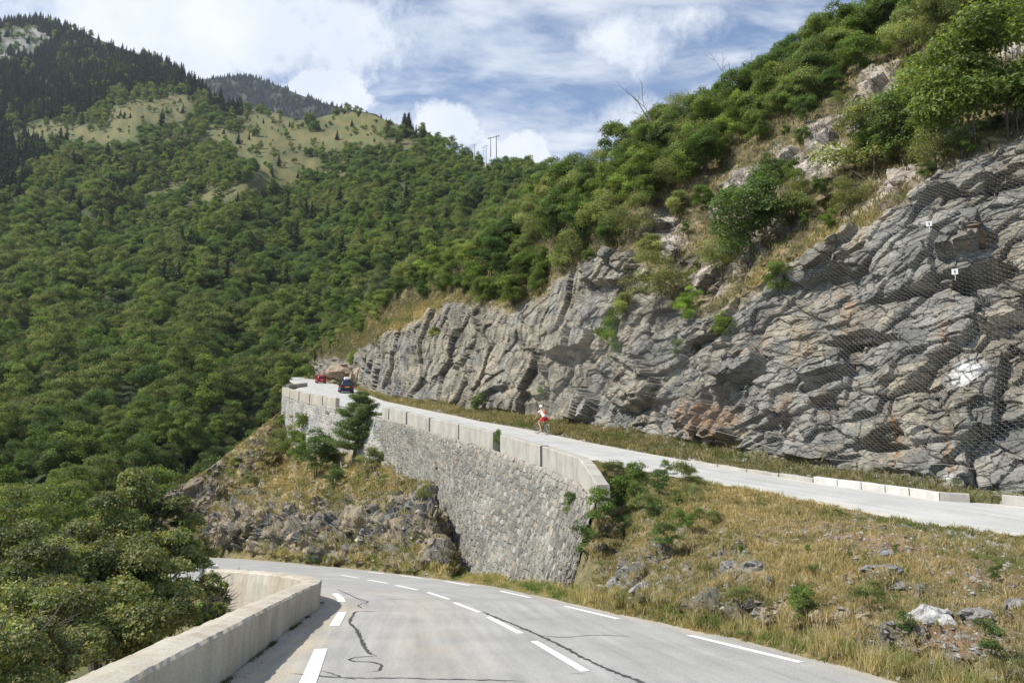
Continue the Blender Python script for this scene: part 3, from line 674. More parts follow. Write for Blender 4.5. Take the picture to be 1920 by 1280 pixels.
MIDB = [(2300, 1230), (1920, 1150), (1600, 1095), (1400, 1040), (1300, 1030), (1200, 1015), (1160, 1008), (1119, 900), (1070, 1101), (1020, 1094), (950, 1086.5), (880, 1075), (846, 1064), (838, 1000), (826, 960), (806, 917), (780, 898), (735, 874), (706, 862), (697, 860), (640, 852), (600, 848), (553, 842), (540, 846), (500, 872), (400, 950), (300, 990), (225, 1036)]
mb_v = ip(us, MIDB)
foot_hit = hit([1070, 1020, 950, 880, 846], [1099, 1094, 1086, 1074, 1063], zl, .1)
foot_near = [(1070, foot_hit[0, 1]), (1020, foot_hit[1, 1]), (950, foot_hit[2, 1]), (880, foot_hit[3, 1]), (846, foot_hit[4, 1])]
_ty = lambda u: float(ip(np.array([u]), [(a[0], b[1]) for a, b in zip(PAR_PX + PARF_PX, np.concatenate([PAR_W, PARF_W]))])[0])
MBY = foot_near + [(u, _ty(u) - 2.4) for u in (838, 826, 806, 780, 735, 706, 697, 640, 600, 553)] + [(540, _fe - 5), (225, _fe - 5)]
mb_y = ip(us, MBY)
# either side of the wall: the rock is steep low down, gentler above
right = us > 1074; bl_ = sstep(1119, 1185, us)
k_lr = lr_y; free = lr_y + .30 * (tb_y - lr_y)
mb_y = np.where(right, lerp(mb_y[np.searchsorted(us, 1075)], free, bl_), mb_y)
flt = sstep(553, 470, us); mb_y = lerp(mb_y, lr_y + .55 * (tb_y - lr_y), flt)
lowv = lerp(lr_v, mb_v, .45); lowy = np.where(us < 840, 1 / (lerp(1 / lr_y, 1 / mb_y, .62)), 1 / (lerp(1 / lr_y, 1 / mb_y, .45)))
lowy = np.where(us > 1072, lerp(lowy, 1 / lerp(1 / lr_y, 1 / mb_y, .36), bl_), lowy)
lowy = np.where(us < 838, lr_y + .22 * (mb_y - lr_y), lowy)
def bmod(u, v, Vs):
    n = fbm2(u / 90., v / 60., 4, 13.3); e = sstep(0, 14, Vs[0] - v) * sstep(0, 12, v - Vs[-1]); wl = sstep(838, 815, u) + sstep(1112, 1140, u)
    return 1 + n * .035 * e * np.clip(wl, 0, 1)
bank = Loft(us, [lr_v, lowv, mb_v, tb_v], [lr_y, lowy, mb_y, tb_y], bmod)
cols = np.concatenate([np.arange(226, 300, 4.), np.arange(300, 1935, 1.6), np.arange(1935, 2300, 5.)])
U, V, P = bank.grid(cols, [60, 80, 110]); C = len(cols)
Nn = normals(P)
for _ in range(8):
    Nn[1:-1] = (Nn[:-2] + Nn[1:-1] * 2 + Nn[2:]); Nn[:, 1:-1] = (Nn[:, :-2] + Nn[:, 1:-1] * 2 + Nn[:, 2:]); Nn /= np.linalg.norm(Nn, axis=-1)[..., None]
Lv = np.interp(U, us, lr_v); Tv = np.interp(U, us, tb_v)
RK = [(1180, 1080, 45, 45, 1.1), (1240, 1050, 40, 40, .8), (1290, 1075, 30, 35, .7), (1390, 1075, 60, 28, 1.0), (1420, 1150, 90, 26, 1.0), (1330, 1130, 50, 20, .8), (1150, 1000, 22, 50, .7), (1560, 1165, 70, 22, .7), (1680, 1210, 60, 26, .7), (1800, 1230, 60, 30, .7), (1350, 1045, 30, 22, .8), (1650, 1085, 26, 10, .7), (1720, 1110, 20, 10, .6), (1890, 1100, 30, 10, .4),
      (780, 960, 80, 40, 1.2, -20), (680, 990, 120, 40, 1.3), (560, 990, 110, 45, 1.2), (450, 990, 70, 50, 1.2), (380, 930, 50, 40, 1.1), (340, 920, 40, 24, 1.2), (470, 880, 30, 30, .6), (820, 1010, 40, 70, 1.2), (430, 1020, 60, 30, .9), (620, 1040, 100, 16, .8), (480, 830, 18, 12, .5), (400, 870, 26, 16, .6)]
rk = np.clip(blobs(U, V, RK) * 1.25 + fbm2(U / 26, V / 18, 4, 15.) * .8 - .36 + .22 * (U < 850), 0, 1) ** .5
rk = rk * sstep(2, 14, Lv - V)
X, Y_, Z = P[..., 0], P[..., 1], P[..., 2]
an = np.where(U < 900, RAD(40), RAD(15))
al = X * .8 - Y_ * .6; dw = X * .6 + Y_ * .8
wv = fbm2(al / 3, Z / 2, 3, 2.) * .4
a_ = al * np.cos(an) + Z * np.sin(an); b_ = -al * np.sin(an) + Z * np.cos(an) + wv
def bl2(sa, sb, seed):
    d1, d2, vec, r = worley(np.stack([a_ / sa + seed, b_ / sb + seed, dw / sa + seed], -1), .95)
    return (r[..., 0] - .5) * .8 + (r[..., 1] - .5) * vec[..., 0] + (r[..., 2] - .4) * vec[..., 1], r
h1, q1 = bl2(1.5, .8, 2.2); h2, q2 = bl2(.55, .28, 6.1)
sc_d = np.clip(Y_ / 45., .35, 1.3)
disp = (h1 * 1.05 + h2 * .42 + .22) * sc_d * rk + (1 - rk) * (fbm(P / 1.1, 4) * .10 + fbm(P / 4., 3) * .25 * sc_d)
inw = (sstep(552, 560, U) * sstep(1116, 1108, U)) * sstep(-3, 6, np.interp(U, us, mb_v) - V)      # behind the masonry: keep back
e1 = sstep(0, 12, Lv - V) * sstep(-2, 10, V - Tv)
P2 = P + Nn * (disp * e1 * (1 - inw) - inw * .35)[..., None]
nb = fbm(np.stack([X / 1.3, Y_ / 1.8, Z / 1.3], -1), 4); nc = fbm(np.stack([X / .35, Y_ / .5, Z / .35], -1), 3)
straw = np.clip(blobs(U, V, [(1420, 930, 160, 50, 1.1, 12), (1500, 1060, 130, 50, 1.1, 12), (1330, 960, 110, 50, .9), (1700, 1040, 160, 50, .7, 10), (540, 830, 70, 30, .7), (600, 880, 160, 40, .8), (520, 920, 60, 60, 1), (740, 900, 60, 30, .9), (350, 895, 70, 22, 1.1, -36), (450, 820, 70, 22, .8, -36), (1600, 1180, 200, 40, .6, 12), (540, 900, 90, 30, .8, -40)]) + nb * .5, 0, 1)
soilr = np.clip(blobs(U, V, [(1680, 1030, 150, 30, .9, 8), (1800, 1190, 160, 50, 1.1), (1600, 1000, 120, 30, .6, 8), (1850, 1080, 120, 40, .7), (380, 910, 40, 20, .8), (1480, 1000, 90, 25, .5), (470, 800, 50, 20, .5)]) + nb * .5 - .1, 0, 1)
c_s = mixc((.13, .115, .055), (.20, .17, .085), np.clip(.5 + nc, 0, 1))
c_s = c_s * (1 - straw[..., None]) + mixc((.30, .235, .11), (.40, .32, .17), np.clip(.5 + nc, 0, 1)) * straw[..., None]
c_s = c_s * (1 - soilr[..., None]) + mixc((.17, .105, .06), (.27, .18, .11), np.clip(.5 + nc, 0, 1)) * soilr[..., None]
grv = blobs(U, V, [(1780, 1003, 150, 10, 1.2, 10)]) ; gm = np.clip(grv * 1.5 - .3, 0, 1)
c_s = c_s * (1 - gm[..., None]) + mixc((.30, .29, .26), (.42, .40, .36), np.clip(.5 + nc, 0, 1)) * gm[..., None]
tn = np.clip(.35 + nb + (q1[..., 3] - .5) + .25 * (U < 850), 0, 1)
c_r = mixc((.135, .135, .125), (.27, .225, .155), tn) * (1 + (q2[..., 3] - .5) * .5)[..., None]
c_ = c_s * (1 - rk[..., None]) + c_r * rk[..., None]
BK_U, BK_V, BK_P, BK_ROCK, BK_STRAW, BK_SOILR, BK_LV, BK_TV, BK_IN = U, V, P2, rk, straw, soilr, Lv, Tv, inw
# first row tucked under the asphalt; last rows run under the upper road or down behind the spur
P0 = P2[:1].copy(); P0[..., 2] -= .25; P0[..., 1] -= .8
last = P2[-1]; hid = (cols < 548).astype(float)
ex = []
for k, (du, dr) in enumerate(((.8, .0), (2.2, .03), (4.2, .9))):
    q = last.copy(); q[:, 0] += du * .9 * (1 - hid); q[:, 1] += du * .4 * (1 - hid); q[:, 2] -= dr * (1 - hid)
    d = q.copy(); d[:, 2] = 0; d /= np.linalg.norm(d, axis=1)[:, None]
    q += d * (hid * (k + 1) * 9)[:, None]; q[:, 2] -= hid * (k + 1) * 7 ; ex.append(q)
Pg = np.concatenate([P0, P2, np.array(ex)]); cg = np.concatenate([c_[:1], c_, np.repeat(c_[-1:], 3, 0)])
o = link('bank', mesh('bank', Pg.reshape(-1, 3), gridfaces(Pg.shape[0], C, flip=True), M_SOIL, col=cg.reshape(-1, 3))); tag(o, kind='structure')

# ------------------------------------------------------------------ masonry walls
def stone_wall(root, partname, top, foot, step, size, mortar=(.40, .38, .33), tones=((.17, .175, .165), (.30, .30, .275)), seed=0, crown=0.):
    top = np.asarray(top, float); foot = np.asarray(foot, float)
    d = np.concatenate([[0], np.cumsum(np.linalg.norm(np.diff(top, axis=0), axis=1))]); n = int(d[-1] / step) + 2; t = np.linspace(0, d[-1], n)
    Tp = np.stack([np.interp(t, d, top[:, k]) for k in range(3)], -1); Fp = np.stack([np.interp(t, d, foot[:, k]) for k in range(3)], -1)
    H = np.linalg.norm(Tp - Fp, axis=1).max(); m = int(H / step) + 2; s = np.linspace(0, 1, m)
    P = Tp[None] * (1 - s)[:, None, None] + Fp[None] * s[:, None, None]
    hh = np.linalg.norm(P - Tp[None], axis=-1); tt = np.broadcast_to(t, hh.shape)
    wx = fbm2(tt / .8, hh / .8, 2, seed + 1.) * .10; wy = fbm2(tt / .8, hh / .8, 2, seed + 5.) * .10
    row = np.floor((hh + wy) / size[1]); off = _h(row.astype(np.int64), row.astype(np.int64) * 0, row.astype(np.int64) * 0, 3)
    q = np.stack([(tt + wx) / size[0] + off * 3, (hh + wy) / size[1], np.zeros_like(tt) + seed], -1)
    d1, d2, vec, r = worley(q, .55, flat=True)
    e = d2 - d1; st = sstep(.05, .20, e)
    relief = st * (.045 + .07 * (r[..., 0] - .3)) + fbm2(tt / .3, hh / .3, 3, seed + 9.) * .02 + fbm2(tt / 3, hh / 3, 3, seed + 19.) * .06
    Nn = normals(P); P = P + Nn * relief[..., None]
    n1 = fbm2(tt / 2.5, hh / 2., 4, seed + 3.); tone = np.clip(r[..., 1] * .9 + n1 * .4, 0, 1)
    c = mixc(*tones, tone); ocr = (r[..., 2] > .93)[..., None] * .6; c = c * (1 - ocr) + np.array([.33, .25, .17]) * ocr
    lt = (r[..., 3] > .90)[..., None] * .4; c = c * (1 - lt) + np.array([.45, .44, .40]) * lt
    mt = np.asarray(mortar) * (1 + .25 * n1)[..., None]
    c = mt * (1 - st[..., None]) + c * st[..., None]
    stain = sstep(.1, .6, fbm2(tt / .7, hh / 5., 4, seed + 33.)) * .35 * np.exp(-hh / 2.); c = c * (1 - stain[..., None]) + np.array([.12, .11, .10]) * stain[..., None]
    band = np.exp(-hh / .35)[..., None] * .6; c = c * (1 - band) + np.array([.42, .38, .32]) * band
    o = link(partname, mesh(partname, P.reshape(-1, 3), gridfaces(m, n, flip=False), M_STONE, col=c.reshape(-1, 3)), root); return o
def zset(W, dz):
    W = np.array(W); W[:, 2] = zu(W[:, 1]) + dz; return W
wt = zset(PAR_W, -.02)
wt = np.concatenate([wt[:-1], [wt[-1]]])
ftpx = [(1070, 1099), (1022, 1094), (950, 1086), (880, 1074), None, None, None, None, None]
foot = np.array([foot_hit[0], foot_hit[1], foot_hit[2], foot_hit[3],
                 at(866, 1071, lerp(foot_hit[3, 1], foot_hit[4, 1], .4)), at(844, 1030, foot_hit[4, 1] + .6), at(819, 930, _ty(819) - 2.9), at(780, 900, _ty(780) - 2.9), at(722, 868, _ty(722) - 2.6)])
foot[:4, 2] -= .25; foot[4:, 2] -= .4
wl_root = thing('stone_retaining_wall', 'tall grey rubble stone retaining wall with concrete parapet blocks along its top', 'retaining wall', tuple(foot[3]))
wl_root['kind'] = 'thing'
def unroot(root, o): o.matrix_parent_inverse = Matrix.Translation(root.location).inverted()
w1 = stone_wall(wl_root, 'stone_face', wt, foot, .04, (.31, .26), mortar=(.335, .315, .26), tones=((.125, .125, .110), (.265, .255, .218)), seed=2.); unroot(wl_root, w1)
ftop = np.concatenate([[at(529, 742, PARF_W[5, 1])], [at(545, 748, PARF_W[4, 1])], PARF_W[[3, 1, 0]], [at(680, 772, _ty(680) - .3)], [at(705, 777, _ty(705) - .3)]]); ftop = zset(ftop[::-1], -.02)
ffoot = np.array([at(692, 864, _ty(692) - 3.4), at(668, 858, _ty(668) - 3.2), at(625, 856, _ty(625) - 3), at(603, 854, _ty(603) - 3), at(558, 850, _ty(558) - 3), at(540, 812, _ty(540) - 2), at(527, 790, _fe - 1)]); ffoot[:, 2] -= .3
wl2 = thing('stone_retaining_wall', 'pale weathered stone retaining wall behind the pine, carrying the far bend of the upper road', 'retaining wall', tuple(ffoot[3])); wl2['kind'] = 'thing'
w2 = stone_wall(wl2, 'stone_face', ftop, ffoot, .07, (.34, .30), mortar=(.46, .44, .39), tones=((.24, .235, .22), (.46, .44, .40)), seed=7.); unroot(wl2, w2)
w3 = stone_wall(wl2, 'end_face', [wt[-1] + [.35, .1, 0], ftop[0]], [foot[-1] + [.3, .3, 0], ffoot[0]], .07, (.34, .30), seed=5.); unroot(wl2, w3)

# ------------------------------------------------------------------ concrete parapets
def concrete(name, base, stain, sc_=1., agg=.0, vert=True):
    m, nt, out = newmat(name); L = nt.links.new
    b = N(nt, 'ShaderNodeBsdfPrincipled'); b.inputs['Roughness'].default_value = .9; b.inputs['Specular IOR Level'].default_value = .25; L(b.outputs[0], out.inputs[0])
    tc = N(nt, 'ShaderNodeTexCoord'); geo = N(nt, 'ShaderNodeNewGeometry')
    def nz(s, de=8, ro=.6, sq=None, vec=None):
        n = N(nt, 'ShaderNodeTexNoise'); n.inputs['Scale'].default_value = s; n.inputs['Detail'].default_value = de; n.inputs['Roughness'].default_value = ro
        if sq: mp = N(nt, 'ShaderNodeMapping'); mp.inputs['Scale'].default_value = sq; L(geo.outputs['Position'], mp.inputs['Vector']); L(mp.outputs[0], n.inputs['Vector'])
        else: L(geo.outputs['Position'], n.inputs['Vector'])
        return n.outputs[0]
    def mrg(x, a, c, lo, hi):
        n = N(nt, 'ShaderNodeMapRange'); L(x, n.inputs[0]); n.inputs[1].default_value = a; n.inputs[2].default_value = c; n.inputs[3].default_value = lo; n.inputs[4].default_value = hi; return n.outputs[0]
    mx = N(nt, 'ShaderNodeMix', data_type='RGBA'); mx.inputs[6].default_value = (*base, 1); mx.inputs[7].default_value = (*stain, 1)
    L(mrg(nz(3. * sc_, 9, .65, (1, 1, .12) if vert else None), .45, .72, 0, .8), mx.inputs[0])
    s2 = N(nt, 'ShaderNodeVectorMath', operation='SCALE'); L(mx.outputs[2], s2.inputs[0]); L(mrg(nz(1.1, 8), .3, .7, .80, 1.15), s2.inputs['Scale'])
    s3 = N(nt, 'ShaderNodeVectorMath', operation='SCALE'); L(s2.outputs[0], s3.inputs[0]); L(mrg(nz(38., 5, .8), .3, .7, 1 - .12 - agg, 1.12 + agg), s3.inputs['Scale'])
    L(s3.outputs[0], b.inputs['Base Color'])
    bp = N(nt, 'ShaderNodeBump'); bp.inputs['Strength'].default_value = .6; bp.inputs['Distance'].default_value = .015; L(nz(30., 8, .75), bp.inputs['Height']); L(bp.outputs[0], b.inputs['Normal'])
    return m
M_CONC = concrete('weathered_concrete', (.42, .40, .345), (.27, .25, .215), sc_=.5)
M_CONCG = concrete('grey_concrete', (.46, .425, .35), (.33, .26, .17), sc_=.35, agg=.16)
M_CONCW = concrete('white_washed_concrete', (.56, .55, .51), (.40, .37, .31))
M_MOSS = simple('black_moss', (.035, .035, .022), .95, bump=.8, bscale=30, var=.5)
def sweep(prof_fn, line, cap=True, jit=.0, step=.25, seed=0):
    """prof_fn(i, t) -> list of (side, up); line: Nx3, side is to the right of travel"""
    L_ = bypar(np.asarray(line, float), max(2, int(np.sum(np.linalg.norm(np.diff(line, axis=0), axis=1)) / step) + 1)) if step else np.asarray(line, float)
    t = np.gradient(L_[:, :2], axis=0); t /= np.linalg.norm(t, axis=1)[:, None]; n = np.stack([t[:, 1], -t[:, 0]], -1); V = []
    for i in range(len(L_)):
        pr = prof_fn(i, i / max(1, len(L_) - 1))
        for k, (s, h) in enumerate(pr):
            V.append([L_[i, 0] + n[i, 0] * s, L_[i, 1] + n[i, 1] * s, L_[i, 2] + h])
    V = np.array(V); K = len(pr)
    if jit: V += fbm(V * 2.2 + seed, 3)[:, None] * jit * np.array([1, 1, 1.]) + fbm(V * 11 + seed + 5, 2)[:, None] * jit * .5
    f = []
    for i in range(len(L_) - 1):
        for k in range(K):
            f.append([i * K + k, (i + 1) * K + k, (i + 1) * K + (k + 1) % K, i * K + (k + 1) % K])
    mb = MB(); mb.add(V, f)
    if cap:
        for i, o in ((0, 1), (len(L_) - 1, -1)):
            ids = [i * K + k for k in range(K)]; c = V[ids].mean(0); vs = np.concatenate([V[ids], [c]])
            mb.add(vs, None, [[(k + 1) % K, k, K][::o] for k in range(K)])
    return mb
# near parapet on the lower road
def near_prof(i, t):
    c = .035
    return [(-.02, -.25), (-.02, .3), (0, .6 - c), (-c, .6), (-.28, .615), (-.5 + c, .6), (-.5, .6 - c), (-.52, .3), (-.55, -.8), (-.65, -2.6), (-.3, -2.6), (-.25, -.3)]
ln = Lc; dl = np.concatenate([[0], np.cumsum(np.linalg.norm(np.diff(ln, axis=0), axis=1))])
i_end = int(np.argmin(np.linalg.norm(ln - np.array([-10.25, 29.1]), axis=1)))
i_st = int(np.argmin(np.abs(ln[:, 1] + 6)))
seg = ln[i_st:i_end + 1]; seg = np.concatenate([seg, zl(seg[:, 1])[:, None]], 1)
pr = thing('road_parapet', 'low concrete parapet with gravelly top curving along the left edge of the lower road', 'parapet', tuple(seg[len(seg) // 2])); pr['kind'] = 'thing'
mb = sweep(near_prof, seg, jit=.020, step=.1); wv_ = np.concatenate(mb.v)
o = mb.build('coping_and_wall', M_CONCG, pr); unroot(pr, o)
o.name = 'wall_body'
# pilaster strips on the valley face of the bend + dark weep stains
def poly_at(line, s):
    d = np.concatenate([[0], np.cumsum(np.linalg.norm(np.diff(line[:, :2], axis=0), axis=1))]); return np.array([np.interp(s, d, line[:, k]) for k in range(3)]), d[-1]
bend = seg[int(len(seg) * .78):]
_, Lb = poly_at(bend, 0)
mbp = MB(); mbd = MB()
for s in ():
    c, _ = poly_at(bend, s); c2, _ = poly_at(bend, s + .1); d = (c2 - c)[:2]; d /= np.linalg.norm(d); n = np.array([d[1], -d[0]])
    M_ = Matrix.Translation((c[0] - n[0] * .58, c[1] - n[1] * .58, c[2])) @ Matrix.Rotation(math.atan2(d[1], d[0]), 4, 'Z')
    o = MB().box(-.10, .10, .0, .06, -2.2, .42, .01, M_).build('pilaster', M_CONCG, pr); unroot(pr, o)
# patches of ochre render on the road face
def face_patch(mb, s0, s1, z0, z1, off, line=seg):
    for a in np.linspace(s0, s1, 6)[:-1]:
        b = a + (s1 - s0) / 5; A, _ = poly_at(line, a); B, _ = poly_at(line, b); d = (B - A)[:2]; d /= np.linalg.norm(d); n = np.array([d[1], -d[0]])
        v = [[A[0] + n[0] * off, A[1] + n[1] * off, A[2] + z0], [B[0] + n[0] * off, B[1] + n[1] * off, B[2] + z0], [B[0] + n[0] * (off + .0), B[1] + n[1] * (off + .0), B[2] + z1], [A[0] + n[0] * (off + .0), A[1] + n[1] * (off + .0), A[2] + z1]]
        mb.add(v, [[0, 1, 2, 3]])
# moss and weeds in the foot joint of the wall
mo = []
for k in range(900):
    s = rs.uniform(dl[i_st] * 0 + 8, 8 + 22); p, Lt = poly_at(seg, min(s, 34)); 
    if fbm(np.array([[s * .9, 3.3, 0]]), 3)[0] < .02: continue
    mo.append(p)
# upper parapet blocks
CUTS = [(PAR_PX[0], PAR_PX[2]), ]
par_line = zset(PAR_W, 0.)
pd = np.concatenate([[0], np.cumsum(np.linalg.norm(np.diff(par_line, axis=0), axis=1))])
pu = np.array([a for a, b in PAR_PX])
def s_of_u(u): return np.interp(-u, -pu, pd)
def blockprof(h=.85, w=.42):
    c = .025
    return lambda i, t: [(0, -.15), (0, h - c), (c, h), (w - c, h), (w, h - c), (w, -.15)]
def blk(line, pdist, s0, s1, label, hfn=None, jit=.012, w=.42, h=.85, mat=M_CONC, group=None):
    ss = np.concatenate([[s0], pdist[(pdist > s0 + .05) & (pdist < s1 - .05)], [s1]]); pts = np.array([[np.interp(s, pdist, line[:, k]) for k in range(3)] for s in ss])
    c0 = pts.mean(0); pr_ = blockprof(h, w) if hfn is None else hfn
    mb = sweep(pr_, pts - c0, jit=jit, step=.3, seed=s0)
    o = mb.build('parapet_block', mat, loc=tuple(c0)); tag(o, label, 'parapet block', group or 'concrete parapet blocks along the upper road', 'thing'); return o
labs = ['last concrete parapet block, sloping down and bent at the open end of the wall', 'long concrete parapet block just right of the little bush in the gap', 'concrete parapet block just left of the little bush in the gap', 'concrete parapet block with a dark joint, third left of the gap with the bush',
        'concrete parapet block above the middle of the stone wall, fourth left of the bush', 'short concrete parapet block close to the top right of the pine']
cuts = [(1118, 1017), (1013, 938), (924, 861), (859, 807), (804, 764), (761, 731)]
def endprof(i, t):
    h = .85 - .32 * max(0, 1 - t / .42) ** 1.3 if True else .85
    c = .025; w = .42
    return [(0, -.15), (0, h - c), (c, h), (w - c, h), (w, h - c), (w, -.15)]
for (a, b), lb in zip(cuts, labs):
    blk(par_line, pd, s_of_u(a), s_of_u(b), lb, hfn=endprof if a == 1118 else None)
blk(par_line, pd, s_of_u(729), s_of_u(717), 'small end block of the parapet half hidden behind the pine top')
parf = zset(PARF_W, 0.); pdf = np.concatenate([[0], np.cumsum(np.linalg.norm(np.diff(parf, axis=0), axis=1))]); puf = np.array([a for a, b in PARF_PX])
def sf(u): return np.interp(-u, -puf, pdf)
for (a, b), lb in zip([(629, 606), (604, 582), (580, 562), (560, 544), (543, 529)], ['pale parapet block nearest the blue car, just left of the pine', 'pale parapet block second to the left of the pine', 'pale parapet block in the middle of the far bend', 'pale parapet block next to the rounded corner of the far bend', 'rounded corner block at the left end of the far bend parapet']):
    blk(parf, pdf, sf(a), sf(b), lb, mat=M_CONCG, h=.9, jit=.02)
bp_ = hit([536, 552, 571], [722, 720.5, 718.5], zu, .5); bp_[:, 2] = zu(bp_[:, 1])
bp_d = np.concatenate([[0], np.cumsum(np.linalg.norm(np.diff(bp_, axis=0), axis=1))])
blk(bp_, bp_d, 0, bp_d[-1], 'low dark topped parapet running back from the corner of the far bend', h=.6, w=.5, mat=M_CONC)
# kerb stones at the rock side of the upper road
kw = hit([a for a in (1292, 1345, 1400, 1460, 1525, 1570, 1615, 1660, 1705, 1762, 1820, 1878, 1960, 2050, 2150)], [ip(np.array([a]), UR_PX)[0] + 1.0 for a in (1292, 1345, 1400, 1460, 1525, 1570, 1615, 1660, 1705, 1762, 1820, 1878, 1960, 2050, 2150)], zu)
ku = [1292, 1345, 1400, 1460, 1525, 1570, 1615, 1660, 1705, 1762, 1820, 1878, 1960, 2050, 2150]
klab = {0: ('broken old kerb stone furthest along the verge', .10, M_CONC), 1: ('cracked old kerb stone second from the far end', .13, M_CONC), 2: ('old pale kerb stone third from the far end', .16, M_CONC), 3: ('old pale kerb stone touching the white painted ones', .2, M_CONC),
        4: ('white painted kerb block at the far end of the white row', .3, M_CONCW), 5: ('white painted kerb block, second from the far end of the white row', .31, M_CONCW), 6: ('white painted kerb block in the middle of the white row', .32, M_CONCW), 7: ('white painted kerb block, fourth from the far end of the white row', .33, M_CONCW), 8: ('longest white painted kerb block, beside the bare grey one', .34, M_CONCW),
        9: ('bare grey kerb block between the white row and the rubble gap', .36, M_CONC), 11: ('grey kerb block beyond the rubble gap at the right edge', .4, M_CONC), 12: ('grey kerb block after the rubble gap, further right', .4, M_CONC)}
for k, (lb, h, m_) in klab.items():
    a, b = kw[k], kw[k + 1]; g = .04; d = b - a; a2 = a + d * g / 2; b2 = b - d * g / 2
    c0 = (a2 + b2) / 2
    h *= .78; mb = sweep(lambda i, t, h=h: [(0, -.1), (0, h - .02), (.02, h), (.23, h), (.25, h - .02), (.25, -.1)][::1], np.array([b2 - c0, a2 - c0]), jit=.014, step=.25, seed=k)
    V0 = np.concatenate(mb.v)
    o = mb.build('kerb_block', m_, loc=tuple(c0)); tag(o, lb, 'kerb block', 'kerb blocks below the netted rock', 'thing')

# ------------------------------------------------------------------ the big wooded hillside across the view
HR = [(-700, 10), (-300, 20), (0, 42), (60, 36), (120, 50), (200, 80), (300, 118), (350, 145), (400, 185), (440, 205), (500, 206), (560, 226), (600, 220), (640, 209), (690, 212), (740, 232), (800, 258), (860, 292), (920, 308), (1000, 328), (1060, 340), (1120, 352), (1250, 380), (1400, 420)]
HT = {-700: ([1500, 1280, 1000, 800, 600, 420, 200, 0], [22, 34, 66, 120, 210, 330, 600, 1000]),
      0: ([1500, 1280, 1000, 800, 600, 420, 200, 40], [26, 40, 82, 150, 260, 400, 700, 1100]),
      280: ([1500, 1280, 1000, 800, 600, 420, 200, 110], [46, 62, 105, 160, 260, 400, 680, 950]),
      500: ([1500, 1280, 1000, 800, 650, 500, 400, 300, 205], [80, 95, 130, 175, 225, 320, 420, 560, 760]),
      800: ([1500, 1280, 900, 700, 600, 500, 400, 300, 240], [90, 105, 140, 185, 215, 265, 360, 470, 570]),
      1000: ([1500, 1200, 800, 600, 500, 400, 320], [100, 110, 150, 180, 215, 280, 370]),
      1400: ([1500, 1200, 800, 600, 500, 400], [110, 120, 160, 200, 240, 300])}
HK = sorted(HT)
def hill_inv(u, v):
    u, v = np.broadcast_arrays(np.asarray(u, float), np.asarray(v, float)); A = []
    for k in HK:
        vs, ys_ = HT[k]; A.append(np.interp(v, vs[::-1], (1 / np.array(ys_))[::-1]))
    A = np.array(A); i = np.clip(np.searchsorted(HK, u) - 1, 0, len(HK) - 2); hk = np.array(HK); t = np.clip((u - hk[i]) / (hk[i + 1] - hk[i]), 0, 1); t = t * t * (3 - 2 * t)
    a = np.take_along_axis(A, i[None], 0)[0]; b = np.take_along_axis(A, (i + 1)[None], 0)[0]
    return lerp(a, b, t)
def hill_y(u, v):
    y = 1 / hill_inv(u, v)
    n = (fbm2((u + v * .4) / 170., v / 330., 4, 51.) * .10 + fbm2(u / 60., v / 60., 3, 61.) * .016) * (.25 + .75 * sstep(10, 120, v - ip(u, HR)))
    return y * (1 + n)
def hill_pos(u, v): return at(u, v, hill_y(u, v))
hc = np.arange(-700, 1401, 7.); hrv = ip(hc, HR); tt = np.linspace(0, 1, 210)
V = 1480 + (hrv[None, :] - 1480) * tt[:, None]; U = np.broadcast_to(hc, V.shape); P = hill_pos(U, V)
MEADOW = [[(190, 215), (235, 188), (300, 176), (340, 172), (368, 185), (365, 205), (330, 228), (260, 236), (205, 238)],
          [(20, 236), (110, 228), (200, 238), (265, 240), (260, 262), (180, 272), (90, 262), (20, 262)],
          [(436, 214), (500, 208), (565, 224), (560, 242), (500, 240), (450, 230)], [(590, 226), (610, 216), (640, 207), (700, 211), (750, 232), (745, 242), (680, 240), (620, 238)],
          [(430, 248), (560, 244), (700, 240), (720, 262), (640, 280), (520, 274), (450, 268)],
          [(470, 292), (560, 290), (610, 300), (565, 330), (535, 352), (480, 362), (420, 374), (350, 382), (345, 372), (410, 352), (470, 342), (485, 318)],
          [(272, 362), (330, 345), (365, 340), (352, 354), (300, 374)], [(640, 264), (800, 268), (785, 278), (690, 280)], [(380, 235), (440, 240), (445, 262), (380, 262)], [(895, 300), (935, 298), (935, 318), (905, 318)], [(440, 262), (520, 272), (500, 300), (450, 300)]]
def meadow(u, v):
    du = fbm2(u / 22., v / 14., 3, 81.) * 16; dv = fbm2(u / 22., v / 14., 3, 91.) * 8
    m = np.zeros(np.shape(u), bool)
    for pl in MEADOW: m |= inpoly(u + du, v + dv, pl)
    return m
CONIF = [[(-700, -50), (400, -50), (400, 184), (358, 176), (300, 168), (235, 182), (190, 208), (110, 222), (20, 232), (-700, 260)], [(-700, 230), (20, 236), (50, 250), (80, 290), (60, 340), (30, 370), (-700, 440)], [(735, 225), (800, 245), (830, 262), (760, 262)], [(380, 160), (440, 190), (470, 215), (400, 215)]]
def conif(u, v):
    du = fbm2(u / 25., v / 20., 3, 101.) * 18; m = np.zeros(np.shape(u), bool)
    for pl in CONIF: m |= inpoly(u + du, v + du * .5, pl)
    return m
SCREE = [[(-30, 62), (60, 50), (108, 66), (90, 84), (60, 95), (-30, 118)], [(-30, 100), (60, 88), (100, 84), (40, 112), (-30, 130)]]
md = meadow(U, V).astype(float)
for _ in range(2): md[1:-1, 1:-1] = (md[:-2, 1:-1] + md[2:, 1:-1] + md[1:-1, :-2] + md[1:-1, 2:] + 2 * md[1:-1, 1:-1]) / 6
